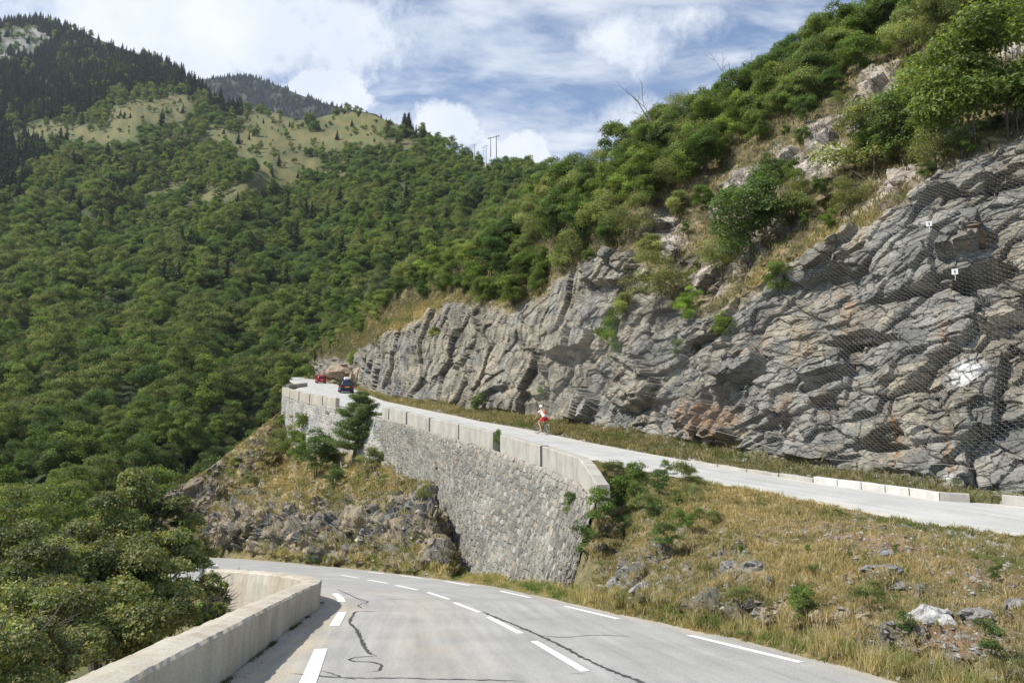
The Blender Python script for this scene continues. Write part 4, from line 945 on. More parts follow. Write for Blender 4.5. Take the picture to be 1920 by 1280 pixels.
md = np.maximum(md, .85 * np.clip(blobs(U, V, [(450, 260, 300, 50), (560, 320, 160, 40)]) * 1.2, 0, 1)); nb = fbm2(U / 20, V / 12, 4, 3.); nc = fbm2(U / 5, V / 4, 3, 6.)
cg = mixc((.030, .045, .018), (.055, .07, .028), np.clip(.5 + nb, 0, 1))
cm = mixc((.165, .145, .055), (.105, .120, .040), np.clip(.45 + nb * 1.2 + nc * .4, 0, 1))
cg = cg * (1 - md[..., None]) + cm * md[..., None]
scm = (inpoly(U, V, SCREE[0]) | inpoly(U, V, SCREE[1])) * np.clip(.5 + nb + nc, 0, 1); cg = cg * (1 - scm[..., None]) + np.array([.26, .25, .24]) * scm[..., None]
em = np.clip(blobs(U, V, [(285, 629, 26, 6, 1.2)]), 0, 1) > .5; cg[em] = (.22, .13, .08)
Pg = grow(P, *P.shape[:2], 400, 120, 6); cg2 = np.concatenate([cg, np.repeat(cg[-1:], 6, 0)])
o = link('wooded_hillside', mesh('wooded_hillside', Pg.reshape(-1, 3), gridfaces(Pg.shape[0], len(hc), flip=True), M_HILL, col=cg2.reshape(-1, 3), smooth=True)); tag(o, kind='structure')
# far ridge
FR = [(250, 160), (330, 150), (385, 148), (400, 147), (450, 141), (478, 146), (520, 160), (560, 177), (600, 192), (650, 204), (705, 214), (760, 250), (840, 300), (950, 340)]
fc = np.arange(250, 951, 4.); fv = ip(fc, FR); tt = np.linspace(0, 1, 50); V = 420 + (fv[None, :] - 420) * tt[:, None]; U = np.broadcast_to(fc, V.shape)
def far_y(u, v): return (2300 - 1.9 * v + fbm2(u / 60., v / 60., 3, 5.) * 60)
P = at(U, V, far_y(U, V)); Pg = grow(P, *P.shape[:2], 500, 250, 4)
cf = np.broadcast_to(np.array([.035, .05, .03]), Pg.shape)
o = link('far_mountain', mesh('far_mountain', Pg.reshape(-1, 3), gridfaces(Pg.shape[0], len(fc), flip=True), M_HILL, col=cf.reshape(-1, 3), smooth=True)); tag(o, kind='structure')
# valley side: from the outer foot of the lower road down to the ravine
oc = bypar(catmull(LL_W, .5), 120); tg = np.gradient(oc, axis=0); tg /= np.linalg.norm(tg, axis=1)[:, None]; nn = np.stack([-tg[:, 1], tg[:, 0]], -1)
rows = []
for d, z in ((-1.0, -.35), (.1, -.35), (.6, -1.3), (1.5, -1.9), (3, -2.6), (6, -4.2), (10, -6.5), (16, -10), (26, -15), (40, -21), (60, -27)):
    q = oc + nn * d; sm = oc[np.clip(np.arange(120), 0, 119)]
    rows.append(np.concatenate([q, (zl(oc[:, 1]) + z)[:, None]], 1))
rows = np.array(rows); 
# even out crossed lines on the inside of the bend
for r in range(4, len(rows)):
    for _ in range(r * 3): rows[r, 1:-1] = (rows[r, :-2] + rows[r, 2:]) / 2
rows[2:, :, 2] += fbm(rows[2:] / 3., 3) * .25
cv = mixc((.07, .085, .03), (.17, .15, .07), np.clip(.5 + fbm(rows / 2, 3), 0, 1))
o = link('valley_slope', mesh('valley_slope', rows.reshape(-1, 3), gridfaces(len(rows), 120), M_SOIL, col=cv.reshape(-1, 3), smooth=True)); tag(o, kind='structure')
# broad ground sheet far below, out to the horizon
gs = np.array([[x, y, -60.] for y in (-6000, 0, 6000) for x in (-6000, 0, 6000)])
o = link('ground', mesh('ground', gs, gridfaces(3, 3), M_SOIL, col=np.full((9, 3), .06))); tag(o, kind='structure')
# ------------------------------------------------------------------ plants
def leaf_quads(P, Nrm, size, rng, asp=.55, col=None, hue=None):
    """one rhombus leaf per point"""
    n = len(P); Nn = Nrm / (np.linalg.norm(Nrm, axis=1)[:, None] + 1e-9)
    r = rng.normal(size=(n, 3)); a = np.cross(Nn, r); a /= np.linalg.norm(a, axis=1)[:, None] + 1e-9; b = np.cross(Nn, a)
    s = (size * rng.uniform(.65, 1.35, n))[:, None] if np.isscalar(size) else (size * rng.uniform(.7, 1.3, n))[:, None]
    V = np.stack([P - a * s * .5, P + b * s * asp * .5 + Nn * s * .08, P + a * s * .5, P - b * s * asp * .5 + Nn * s * .08], 1)
    f = np.arange(n * 4).reshape(n, 4)
    c = rng.normal(1., .20, n).clip(.5, 1.6)
    if col is not None: c = c * col
    h = rng.normal(0, .10, n) if hue is None else hue + rng.normal(0, .07, n)
    C = np.stack([c * (1 + h), c, c * (1 - h * .5)], -1).clip(0, 3)
    return V.reshape(-1, 3), f, np.repeat(C, 4, 0)
def crown_points(rng, clumps, rad, nleaf, shell=.62, up=.35, sq=.8):
    clumps = np.asarray(clumps, float); rad = np.asarray(rad, float)
    w = rad ** 2; k = rng.choice(len(clumps), nleaf, p=w / w.sum())
    d = rng.normal(size=(nleaf, 3)); d /= np.linalg.norm(d, axis=1)[:, None]; d[:, 2] = np.where(d[:, 2] < -.3, -d[:, 2] * .6, d[:, 2])
    bump = 1 + .35 * pnoise(d * 2.3 + clumps[k] * 1.7)
    rr = rad[k] * (shell + (1 - shell) * rng.uniform(0, 1, nleaf) ** .6) * bump
    P = clumps[k] + d * rr[:, None] * np.array([1, 1, sq])
    Nrm = d * .7 + rng.normal(size=(nleaf, 3)) * .55 + np.array([0, 0, up])
    tone = (1 + .30 * rng.normal(size=len(clumps)))[k].clip(.5, 1.6)
    return P, Nrm, tone, k
def make_crown(rng, H, W, nc, nleaf, leaf, zc=.57, zr=.43, cr=(.14, .25), shell=.5):
    cl = []; ra = []
    lob = rng.uniform(0, 6.28); el = rng.uniform(.8, 1.2)
    for i in range(nc):
        d = rng.normal(size=3); d /= np.linalg.norm(d); t = rng.uniform(.25, .9) ** .6
        sw = 1 + .22 * math.sin(2 * math.atan2(d[1], d[0]) + lob)
        p = np.array([d[0] * W / 2 * t * sw * el, d[1] * W / 2 * t * sw / el, H * zc + d[2] * H * zr * t])
        top = np.clip((p[2] / H - zc) / zr, 0, 1); p[:2] *= (1 - .35 * top)
        cl.append(p); ra.append(W * rng.uniform(*cr))
    P, Nr, tone, k = crown_points(rng, cl, ra, nleaf, shell)
    return leaf_quads(P, Nr, leaf, rng, col=tone) + (np.array(cl),)
def limbs(rng, H, W, cl, r0, n=8, lean=0.):
    mb = MB(); top = np.array([rng.normal() * W * .05 + lean, rng.normal() * W * .05, H * .72]); z = np.linspace(0, 1, 6)
    pts = np.stack([top[0] * z ** 1.5 + rng.normal(0, .02 * H, 6) * z, top[1] * z ** 1.5 + rng.normal(0, .02 * H, 6) * z, top[2] * z], -1); pts[0, 2] = -.5
    mb.tube(pts, r0 * (1 - .75 * z), 6)
    for c in cl[rng.permutation(len(cl))[:n]]:
        t = rng.uniform(.25, .85); s = np.array([np.interp(t, z, pts[:, k]) for k in range(3)]); m_ = (s + c) / 2 + np.array([0, 0, -.06 * H]) + rng.normal(size=3) * .03 * H
        mb.tube([s, m_, c], [r0 * .45 * (1 - t * .5), r0 * .25, r0 * .07], 5)
    return mb
def joined(name, parts, mats):
    """one mesh of several (verts, faces, colours, material index)"""
    V = []; F = []; Cc = []; MI = []; n = 0
    for v, f, c, mi in parts:
        V.append(v); F.append(np.asarray(f) + n); Cc.append(c if c is not None else np.ones((len(v), 3))); MI.append(np.full(len(f), mi)); n += len(v)
    fl = F
    if len({f.shape[1] for f in F}) > 1:
        o_ = sorted(range(len(F)), key=lambda i: F[i].shape[1]); fl = [F[i] for i in o_]; MI = [MI[i] for i in o_]
    return mesh(name, np.concatenate(V), fl, mats, col=np.concatenate(Cc), midx=np.concatenate(MI))
ZERO = (0, 0, -400.)
def proto_tree(seed, H, W, nc, nleaf, leaf, mat, r0=.12, **k):
    rng = np.random.RandomState(seed); V, f, c, cl = make_crown(rng, H, W, nc, nleaf, leaf, **k)
    root = thing('broadleaf_tree', 'x', 'tree'); link('crown', mesh('crown', V, f, mat, col=c), root)
    limbs(rng, H, W, cl, r0).build('trunk', M_BARK, root); return root
def proto_single(seed, H, W, nc, nleaf, leaf, mat, name='broadleaf_tree', r0=.14, **k):
    rng = np.random.RandomState(seed); V, f, c, cl = make_crown(rng, H, W, nc, nleaf, leaf, **k)
    mb = limbs(rng, H, W, cl, r0, 3); parts = [(V, f, c, 0)]; tv = np.concatenate(mb.v)
    parts.append((tv, np.concatenate(mb.f4), None, 1))
    return bpy.data.objects.new(name, joined(name, parts, [mat, M_BARK]))
def proto_conifer(seed, H, W, nlev=16, dens=1.0, name='conifer_tree', larch=False):
    rng = np.random.RandomState(seed); P = []; Nr = []; S = []
    for i in range(nlev):
        t = i / (nlev - 1); z = H * (.10 + .88 * t); r = W / 2 * (1 - t) ** .85 * rng.uniform(.8, 1.15) + .08
        nb_ = max(4, int((9 - 5 * t) * dens)); ph = rng.uniform(0, 6.28)
        for j in range(nb_):
            a = ph + j * 6.283 / nb_ + rng.normal() * .2; L_ = r * rng.uniform(.75, 1.15)
            for s in np.linspace(.25, 1, max(2, int(4 * (1 - t) + 2))):
                P.append([math.cos(a) * L_ * s + rng.normal() * .08, math.sin(a) * L_ * s + rng.normal() * .08, z - L_ * s * (.35 if not larch else .1) + rng.normal() * .08]); Nr.append([math.cos(a) * .35 + rng.normal() * .3, math.sin(a) * .35 + rng.normal() * .3, .9]); S.append(W * .17 * (1.15 - .5 * t))
    P = np.array(P); Nr = np.array(Nr); V, f, c = leaf_quads(P, Nr, np.array(S) * 1.5, rng, asp=.6)
    mb = MB().tube([[0, 0, -.5], [0, 0, H * .5], [0, 0, H * .98]], [H * .016, H * .01, .02], 5)
    return bpy.data.objects.new(name, joined(name, [(V, f, c, 0), (np.concatenate(mb.v), np.concatenate(mb.f4), None, 1)], [M_NEEDLE if not larch else M_LARCH, M_BARK]))

# scatter points on the big hillside -------------------------------------------------
def scatter_fan(n, ulo, uhi, vfun_lo, vfun_hi, ypos, dens, seed):
    """world-area-even points on a fan surface; dens = plants per square metre (function of u, v)"""
    rng = np.random.RandomState(seed); gu = np.arange(ulo, uhi, 8.); tt_ = np.linspace(0, 1, 140)
    Vg = vfun_lo(gu)[None, :] + (vfun_hi(gu) - vfun_lo(gu))[None, :] * tt_[:, None]; Ug = np.broadcast_to(gu, Vg.shape); Pg_ = ypos(Ug, Vg)
    a = Pg_[1:, :-1] - Pg_[:-1, :-1]; b = Pg_[:-1, 1:] - Pg_[:-1, :-1]; A = np.abs(a[..., 0] * b[..., 1] - a[..., 1] * b[..., 0])
    uc = (Ug[1:, :-1] + Ug[1:, 1:]) / 2; vc = (Vg[1:, :-1] + Vg[:-1, :-1]) / 2; w_ = A * dens(uc, vc); tot = w_.sum(); n = int(min(n, tot)); print('scatter', n, tot)
    k = rng.choice(w_.size, n, p=(w_ / tot).ravel()); i, j = np.unravel_index(k, w_.shape); fu = rng.uniform(0, 1, n); fv_ = rng.uniform(0, 1, n)
    u = gu[j] + fu * 8; v = Vg[i, j] + (Vg[i + 1, j] - Vg[i, j]) * fv_
    return u, v, ypos(u, v)
def thin(P, dmin, scale=None):
    """drops points closer than dmin to an earlier one"""
    cell = {}; keep = np.zeros(len(P), bool); g = dmin
    for i in range(len(P)):
        x, y = P[i, 0], P[i, 1]; cx, cy = int(math.floor(x / g)), int(math.floor(y / g)); ok = True
        for a in (-1, 0, 1):
            for b in (-1, 0, 1):
                for (qx, qy) in cell.get((cx + a, cy + b), ()):
                    if (qx - x) ** 2 + (qy - y) ** 2 < g * g: ok = False; break
                if not ok: break
            if not ok: break
        if ok: keep[i] = True; cell.setdefault((cx, cy), []).append((x, y))
    return keep
hlo = lambda u: np.full_like(u, 1440.); hhi = lambda u: ip(u, HR) + 1
def dens_b(u, v):
    d = np.full(np.shape(u), .11); c = conif(u, v); d = np.where(c, .004, d); m = meadow(u, v); d = np.where(m | meadow(u, v - 9), .011, d)
    sp = blobs(u, v, [(450, 260, 300, 50), (560, 320, 160, 40)]); d = d * (1 - .68 * np.clip(sp, 0, 1)); return d
def dens_c(u, v):
    d = np.where(v < 330, .0005, .0010); c = conif(u, v); d = np.where(c, .05, d); m = meadow(u, v); d = np.where(m, .0007, d)
    for s in SCREE: d = np.where(inpoly(u, v, s), .002, d)
    d = np.where(v > 560, d * .35, d); return d
ub, vb, Pb = scatter_fan(60000, -650, 1380, hlo, hhi, hill_pos, dens_b, 21); kk = thin(Pb, 2.35); ub, vb, Pb = ub[kk], vb[kk], Pb[kk]
uc_, vc_, Pc = scatter_fan(30000, -650, 1380, hlo, hhi, hill_pos, dens_c, 22); kk = thin(Pc, 3.3); uc_, vc_, Pc = uc_[kk], vc_[kk], Pc[kk]
print('hill broadleaf', len(Pb), 'conifer', len(Pc))
rng = np.random.RandomState(33)
inview = lambda u, v, m=30: (u > -m) & (u < 1920 + m) & (v > -m) & (v < 1280 + m)
def cover_mask(u, v):
    """not hidden behind the near banks"""
    top = ip(np.asarray(u, float), [(225, 1030), (250, 1000), (300, 938), (400, 872), (500, 792), (545, 700), (560, 660), (640, 610), (700, 570), (780, 530), (850, 490), (920, 440), (1000, 392), (1060, 352), (1100, 330)]); return (v < top + 10) | (np.asarray(u) < 225)
sb = (.48 + .85 * rng.uniform(0, 1, len(Pb)) ** 1.5) * (1 + .25 * fbm2(ub / 60, vb / 50, 2, 7.)); sb *= np.where(meadow(ub, vb - 14), .55, 1.)
sb *= np.interp(Pb[:, 1], [0, 150, 300, 800], [.78, .78, .84, .95])
scn = rng.uniform(.6, 1.15, len(Pc)) * np.where(meadow(uc_, vc_), .6, 1)
distb = np.linalg.norm(Pb, axis=1); distc = np.linalg.norm(Pc, axis=1)
# three crown builds by distance
H0, W0 = 8.8, 6.0
near_p = []
PT = [proto_tree(101 + i, H0 * h, W0 * w_, 28, 12000, .24, m_, r0=.14) for i, (h, w_, m_) in enumerate(((1, 1, M_LEAF), (1.15, .9, M_LEAF), (.9, 1.1, M_LEAFD), (1.05, 1.0, M_LEAFY)))]
PF = [proto_single(201 + i, H0 * h, W0 * w_, 22, 4200, .36, m_, cr=(.17, .30)) for i, (h, w_, m_) in enumerate(((1, 1, M_LEAF), (1.2, .85, M_LEAF), (.85, 1.1, M_LEAFD), (1.05, 1, M_LEAFY), (1.0, .95, M_LEAFD)))]
PC = [proto_conifer(301 + i, 13.5, wd, 18, 1.2) for i, wd in enumerate((5.6, 6.4, 5.0))] + [proto_conifer(311, 15, 5.4, 16, 1.0, larch=True)]
kb = rng.choice(4, len(Pb), p=[.34, .22, .26, .18]); tone = fbm2(ub / 90., vb / 60., 3, 44.); kb = np.where(tone > .30, 3, np.where(tone < -.25, 2, kb))
vis = inview(ub, vb, 40) & cover_mask(ub, vb)
rank = np.argsort(np.where(vis, distb / sb, 1e9))
NIND = 210
ind = rank[:NIND]; isind = np.zeros(len(Pb), bool); isind[ind] = True
first = set()
def put(protos, k, p, s, rz, label, group, cat='tree'):
    r = protos[k]
    if id(r) not in first:
        first.add(id(r)); r.location = p; r.rotation_euler = (0, 0, rz); r.scale = (s, s, s) if np.isscalar(s) else s; tag(r, label, cat, group)
        if r.name not in COL.objects: COL.objects.link(r)
        return r
    if r.type == 'EMPTY': return clone(r, p, rz, s, label, group, cat)
    c = r.copy(); COL.objects.link(c); c.location = p; c.rotation_euler = (0, 0, rz); c.scale = (s, s, s) if np.isscalar(s) else s; tag(c, label, cat, group); return c
LBT = [('leafy green tree in the dense wood filling the ravine left of the rock spur', 'green trees in the ravine wood'), ('tall green tree in the dense wood filling the ravine left of the rock spur', 'tall green trees in the ravine wood'), ('dark green tree in the dense wood filling the ravine left of the rock spur', 'dark trees in the ravine wood'), ('yellowish green tree in the dense wood filling the ravine left of the rock spur', 'yellowish trees in the ravine wood')]
ntree = 0
for i in ind:
    d = distb[i]; k = int(kb[i])
    if d < 170: put(PT, k, Pb[i], float(sb[i]), float(rng.uniform(0, 6.28)), *LBT[k]); ntree += 1
    else: put(PF, k, Pb[i], float(sb[i]), float(rng.uniform(0, 6.28)), *LBT[k])
print('near individuals', ntree)
rankc = np.argsort(np.where(inview(uc_, vc_, 10) & cover_mask(uc_, vc_), distc / scn, 1e9)); indc = rankc[:290]; isc = np.zeros(len(Pc), bool); isc[indc] = True
kc = np.where(fbm2(uc_ / 50., vc_ / 40., 2, 14.) > .45, 3, rng.choice(3, len(Pc)))
for i in indc:
    k = int(kc[i]); up_ = vc_[i] < 450
    lb = ('dark spruce standing among the broadleaf trees of the lower hillside' if not up_ else 'dark pointed conifer in the wood on the upper left hillside') if k < 3 else ('pale green larch on the upper left hillside' if up_ else 'pale green larch among the trees of the lower hillside')
    put(PC, k, Pc[i], float(scn[i]), float(rng.uniform(0, 6.28)), lb, lb.replace('dark spruce', 'dark spruces').split(' standing')[0] + (' above' if up_ else ' below'))
for pset in (PF, PC):       # every build used below must stand somewhere in the scene
    for j, r in enumerate(pset):
        if id(r) not in first:
            i = rank[NIND + j] if pset is PF else rankc[300 + j]
            if pset is PF: isind[i] = True; put(PF, j, Pb[i], float(sb[i]), 0., *LBT[min(j, 2)])
            else: isc[i] = True; put(PC, j, Pc[i], float(scn[i]), 0., 'dark pointed conifer in the wood on the upper left hillside', 'dark pointed conifer above')
def forest(name, P, S, K, protos, label, seed):
    rg = np.random.RandomState(seed); me = bpy.data.meshes.new(name); me.vertices.add(len(P)); me.vertices.foreach_set('co', np.asarray(P, np.float32).ravel())
    a = me.attributes.new('siz', 'FLOAT', 'POINT'); a.data.foreach_set('value', np.asarray(S, np.float32))
    a = me.attributes.new('rot', 'FLOAT_VECTOR', 'POINT'); r = np.zeros((len(P), 3), np.float32); r[:, 2] = rg.uniform(0, 6.28, len(P)); r[:, :2] = rg.normal(0, .05, (len(P), 2)); a.data.foreach_set('vector', r.ravel())
    a = me.attributes.new('knd', 'INT', 'POINT'); a.data.foreach_set('value', np.asarray(K, np.int32))
    o = link(name, me); tag(o, label, 'wood', kind='stuff')
    ng = bpy.data.node_groups.new(name, 'GeometryNodeTree'); ng.interface.new_socket('Geometry', in_out='INPUT', socket_type='NodeSocketGeometry'); ng.interface.new_socket('Geometry', in_out='OUTPUT', socket_type='NodeSocketGeometry')
    gi = ng.nodes.new('NodeGroupInput'); go = ng.nodes.new('NodeGroupOutput'); J = ng.nodes.new('GeometryNodeJoinGeometry'); m2p = ng.nodes.new('GeometryNodeMeshToPoints'); ng.links.new(gi.outputs[0], m2p.inputs[0])
    def attr(nm, ty):
        n = ng.nodes.new('GeometryNodeInputNamedAttribute'); n.data_type = ty; n.inputs['Name'].default_value = nm; return n
    A = attr('siz', 'FLOAT'); B = attr('rot', 'FLOAT_VECTOR'); K_ = attr('knd', 'INT')
    for j, pr_ in enumerate(protos):
        cmp = ng.nodes.new('FunctionNodeCompare'); cmp.data_type = 'INT'; cmp.operation = 'EQUAL'; cmp.inputs[3].default_value = j; ng.links.new(K_.outputs[0], cmp.inputs[2])
        oi = ng.nodes.new('GeometryNodeObjectInfo'); oi.inputs['Object'].default_value = pr_; oi.transform_space = 'ORIGINAL'
        ins = ng.nodes.new('GeometryNodeInstanceOnPoints'); ng.links.new(m2p.outputs[0], ins.inputs['Points']); ng.links.new(cmp.outputs[0], ins.inputs['Selection']); ng.links.new(oi.outputs['Geometry'], ins.inputs['Instance']); ng.links.new(A.outputs[0], ins.inputs['Scale'])
        e2r = ng.nodes.new('FunctionNodeEulerToRotation'); ng.links.new(B.outputs[0], e2r.inputs[0]); ng.links.new(e2r.outputs[0], ins.inputs['Rotation']); ng.links.new(ins.outputs[0], J.inputs[0])
    ng.links.new(J.outputs[0], go.inputs[0]); md_ = o.modifiers.new('instances', 'NODES'); md_.node_group = ng; return o
m = ~isind & (vb < 1360); kf = np.where(rng.uniform(size=len(Pb)) < .15, 4, kb)
forest('broadleaf_forest', Pb[m], sb[m], kf[m], PF, 'dense green broadleaf wood covering the hillside across the view', 1)
m = ~isc; forest('conifer_forest', Pc[m], scn[m], kc[m], PC, 'dark conifer wood on the upper left of the mountain', 2)
uf, vf, Pf = scatter_fan(5200, 260, 900, lambda u: np.full_like(u, 330.), lambda u: ip(u, FR) + .5, lambda u, v: at(u, v, far_y(u, v)), lambda u, v: np.full(np.shape(u), .02), 5)
forest('ridge_forest', Pf, np.random.RandomState(4).uniform(.7, 1.1, len(Pf)), np.random.RandomState(6).choice(3, len(Pf)), PC[:3], 'dark conifer wood on the far ridge under the clouds', 3)
# ------------------------------------------------------------------ bushes and small trees on the slope above the rock face
def gsample(GU, GV, GP, u, v):
    """nearest point of a displaced grid to a place on it"""
    j = np.clip(np.searchsorted(GU[0], u), 0, GU.shape[1] - 1); i = int(np.argmin(np.abs(GV[:, j] - v))); return GP[i, j]
def cl_at(u, v): return gsample(CL_U, CL_V, CL_P, u, v)
def bk_at(u, v): return gsample(BK_U, BK_V, BK_P, u, v)
def proto_bush(seed, H, W, nc, nleaf, leaf, mat, name='bush', r0=.05, zc=.52, zr=.42, **k):
    rng_ = np.random.RandomState(seed); V, f, c, cl = make_crown(rng_, H, W, nc, nleaf, leaf, zc=zc, zr=zr, **k)
    root = thing(name, 'x', 'bush'); link('crown', mesh('crown', V, f, mat, col=c), root)
    mb = limbs(rng_, H, W, cl, r0, 7)
    for q in range(3):
        c0 = cl[rng_.randint(len(cl))]; mb.tube([[rng_.normal() * .15, rng_.normal() * .15, -.3], c0 * [.5, .5, .4], c0], [r0 * .7, r0 * .5, r0 * .15], 5)
    mb.build('trunk', M_BARK, root); return root
PB = [proto_bush(401, 5.2, 4.6, 26, 9000, .17, M_LEAF), proto_bush(402, 6.0, 4.4, 24, 8500, .18, M_LEAFD, r0=.07), proto_bush(403, 4.4, 5.2, 24, 9000, .16, M_LEAFY), proto_bush(404, 5.4, 4.2, 20, 7000, .17, M_LEAF, shell=.4), proto_bush(405, 4.8, 4.8, 30, 6500, .14, M_LEAFY, shell=.35)]
DENSE = [(560, 700), (650, 655), (720, 600), (780, 575), (850, 560), (900, 578), (960, 588), (1010, 566), (1050, 525), (1090, 500), (1140, 478), (1195, 475), (1240, 520), (1262, 500), (1250, 430), (1300, 370), (1340, 330), (1400, 290), (1480, 235), (1540, 215), (1600, 150), (1660, 110), (1760, 120), (1830, 60), (1960, 60), (2200, 0), (2200, -200), (1500, 100), (1060, 340), (560, 655)]
def dens_n(u, v):
    m = inpoly(u, v, DENSE); o_ = 1.4 * blobs(u, v + 6, OUTCROP) + .8 * blobs(u, v, GRASSY); return np.where(m, 1.3, .60 * (v < 520) * (u < 1920)) * (1 - np.clip(o_ * 1.6, 0, 1))
clo = lambda u: np.interp(u, np.arange(540, 2320, 5.), t_v) ; 
_tv = ip(np.arange(540, 2320, 5.), TOP_PX); _rv = ip(np.arange(540, 2320, 5.), RIDGE_PX)
un, vn, Pn = scatter_fan(6500, 566, 2150, lambda u: np.interp(u, np.arange(540, 2320, 5.), _tv) - 6, lambda u: np.interp(u, np.arange(540, 2320, 5.), _rv), cliff.pos, dens_n, 71)
rng = np.random.RandomState(72)
kk = thin(Pn, 1.15); un, vn, Pn = un[kk], vn[kk], Pn[kk]
sn = rng.uniform(.42, .95, len(Pn)) * np.interp(un, [600, 1000, 1400, 1900], [.85, .95, .85, .85]); sn = np.where(inpoly(un, vn, DENSE), sn * .92, sn * rng.uniform(.22, .70, len(sn)))
hidden = ~inview(un, vn - 30, 60)
order = np.argsort(np.where(hidden, 1e9, np.linalg.norm(Pn, axis=1) / sn))
NB = 225
LBB = ['round green bush', 'tall dark green bush', 'low olive green bush', 'airy fresh green bush', 'thin greyish olive bush']
def zone(u, v):
    if u < 880: return 'above the far end of the pale rock face'
    if u < 1110: return 'in the thicket left of the summit buttress'
    if u < 1400: return 'on the skyline above the rock buttress' if v < 420 else 'between the buttress and the netted rock'
    if u < 1640: return 'on the skyline above the white outcrops' if v < 260 else 'between the white outcrops and the net'
    return 'in the wood at the upper right' if v < 160 else 'above the upper edge of the netted rock'
kn = rng.choice(5, len(Pn), p=[.27, .24, .20, .17, .12])
for i in order[:NB]:
    k = int(kn[i]); p = cl_at(un[i], vn[i]) if un[i] < 1930 else Pn[i]; z_ = zone(un[i], vn[i]); s = float(sn[i])
    put(PB, k, p, (s * float(rng.uniform(.85, 1.2)), s * float(rng.uniform(.85, 1.2)), s * float(rng.uniform(.85, 1.25))), float(rng.uniform(0, 6.28)), LBB[k] + ' ' + z_, LBB[k].replace('bush', 'bushes') + ' ' + z_, 'bush')
rest = order[NB:]; rest = rest[(~hidden[rest]) | (rng.uniform(size=len(rest)) < .5)]
forest('thicket', np.array([cl_at(un[i], vn[i]) if un[i] < 1930 else Pn[i] for i in rest]), sn[rest], kn[rest], [[c for c in PB[j].children if c.name.startswith('crown')][0] for j in range(5)], 'smaller bushes filling the thicket above the rock face', 6)
# single plants one can pick out: (u, v foot, build, scale, label)
SINGLES = [(1298, 612, 3, .42, 'bright lime green bush on the netted ledge right of the rock buttress', M_LEAF), (1405, 500, 1, .95, 'tall dark bush on the dry grass strip above the left end of the net', None), (1245, 575, 4, .75, 'thin greyish bush leaning over the ledge right of the buttress', None),
      (1640, 335, 2, .95, 'wide dark olive bush between the two white outcrops and the net', None), (1700, 318, 1, .8, 'dark bush right beside the wide olive bush under the upper outcrop', None), (1820, 285, 0, 1.15, 'large leafy tree nearest the upper edge of the net at the right', None), (1890, 262, 0, 1.2, 'tallest leafy tree cut by the right edge of the picture above the net', None), (1760, 330, 4, .6, 'low grey green bush at the lip of the netted rock', None),
      (1590, 398, 4, .45, 'small round bush on the red soil above the grass strip', None), (1480, 432, 2, .5, 'low olive bush left of the red soil patch', None), (1148, 690, 3, .62, 'slender pale green bush growing out of the middle of the rock face', None), (1262, 690, 0, .35, 'small green bush low in the notch of the netted rock', None), (895, 770, 1, .3, 'small dark bush at the foot of the pale rock face', None),
      (1360, 640, 3, .3, 'small weed bush on the netted rock edge', None), (815, 640, 2, .35, 'small olive bush on the dry grass crown of the far rock face', None), (662, 692, 3, .6, 'bright green bush among the brown boulders by the far bend', None), (1005, 748, 3, .3, 'narrow bush at the rock foot behind the cyclist', None), (1350, 520, 4, .6, 'grey leafless looking bush below the middle outcrop', None),
      (1460, 560, 0, .38, 'small dark bush at the top edge of the netting', None), (1180, 600, 2, .4, 'small olive bush below the top of the buttress', None)]
for (u, v, k, s, lb, m_) in SINGLES:
    o = clone(PB[k], cl_at(u, v), float(rng.uniform(0, 6.28)), (s, s, s * (1.5 if 'slender' in lb else 1.0)), lb, None, 'bush')
    if 'bright' in lb:
        for ch in o.children:
            if ch.name.startswith('crown'):
                ch.data = ch.data.copy(); ch.data.materials.clear(); ch.data.materials.append(leafmat('leaf_lime', (.17, .25, .04), (.19, .27, .05)))
# bare dead trees against the sky
def dead_tree(name, label, base, H, seed, lean):
    rg = np.random.RandomState(seed); root = thing(name, label, 'tree', tuple(base)); mb = MB(); mb2 = MB()
    def rec(mb_, p, d, L_, r, dep):
        q = [p]; 
        for s in range(4): d = d + rg.normal(size=3) * .16; d[2] += .05; d /= np.linalg.norm(d); q.append(q[-1] + d * L_ / 4)
        mb_.tube(q, np.linspace(r, r * .5, 5), 5)
        if dep > 0:
            for _ in range(3 if dep > 1 else 3):
                t = rg.randint(2, 5); d2 = d + rg.normal(size=3) * .55; d2[2] = abs(d2[2]) * .8 + .15; d2 /= np.linalg.norm(d2); rec(mb2, q[t], d2, L_ * rg.uniform(.5, .8), r * .5, dep - 1)
    rec(mb, np.array([0, 0, -.3]), np.array([lean, 0, 1.]), H * .55, .10, 3); mb.build('trunk', M_DEAD, root); mb2.build('branch', M_DEAD, root)
dead_tree('dead_tree', 'bare dead tree leaning left against the sky on the lower skyline', cl_at(1238, 292), 5.6, 5, -.45)
dead_tree('dead_tree', 'twisted bare dead tree poking above the middle of the wooded skyline', cl_at(1392, 200), 4.6, 9, -.15)
dead_tree('dead_tree', 'small pale dead sapling on the dry slope below the outcrops', cl_at(1408, 450), 2.6, 12, -.1)

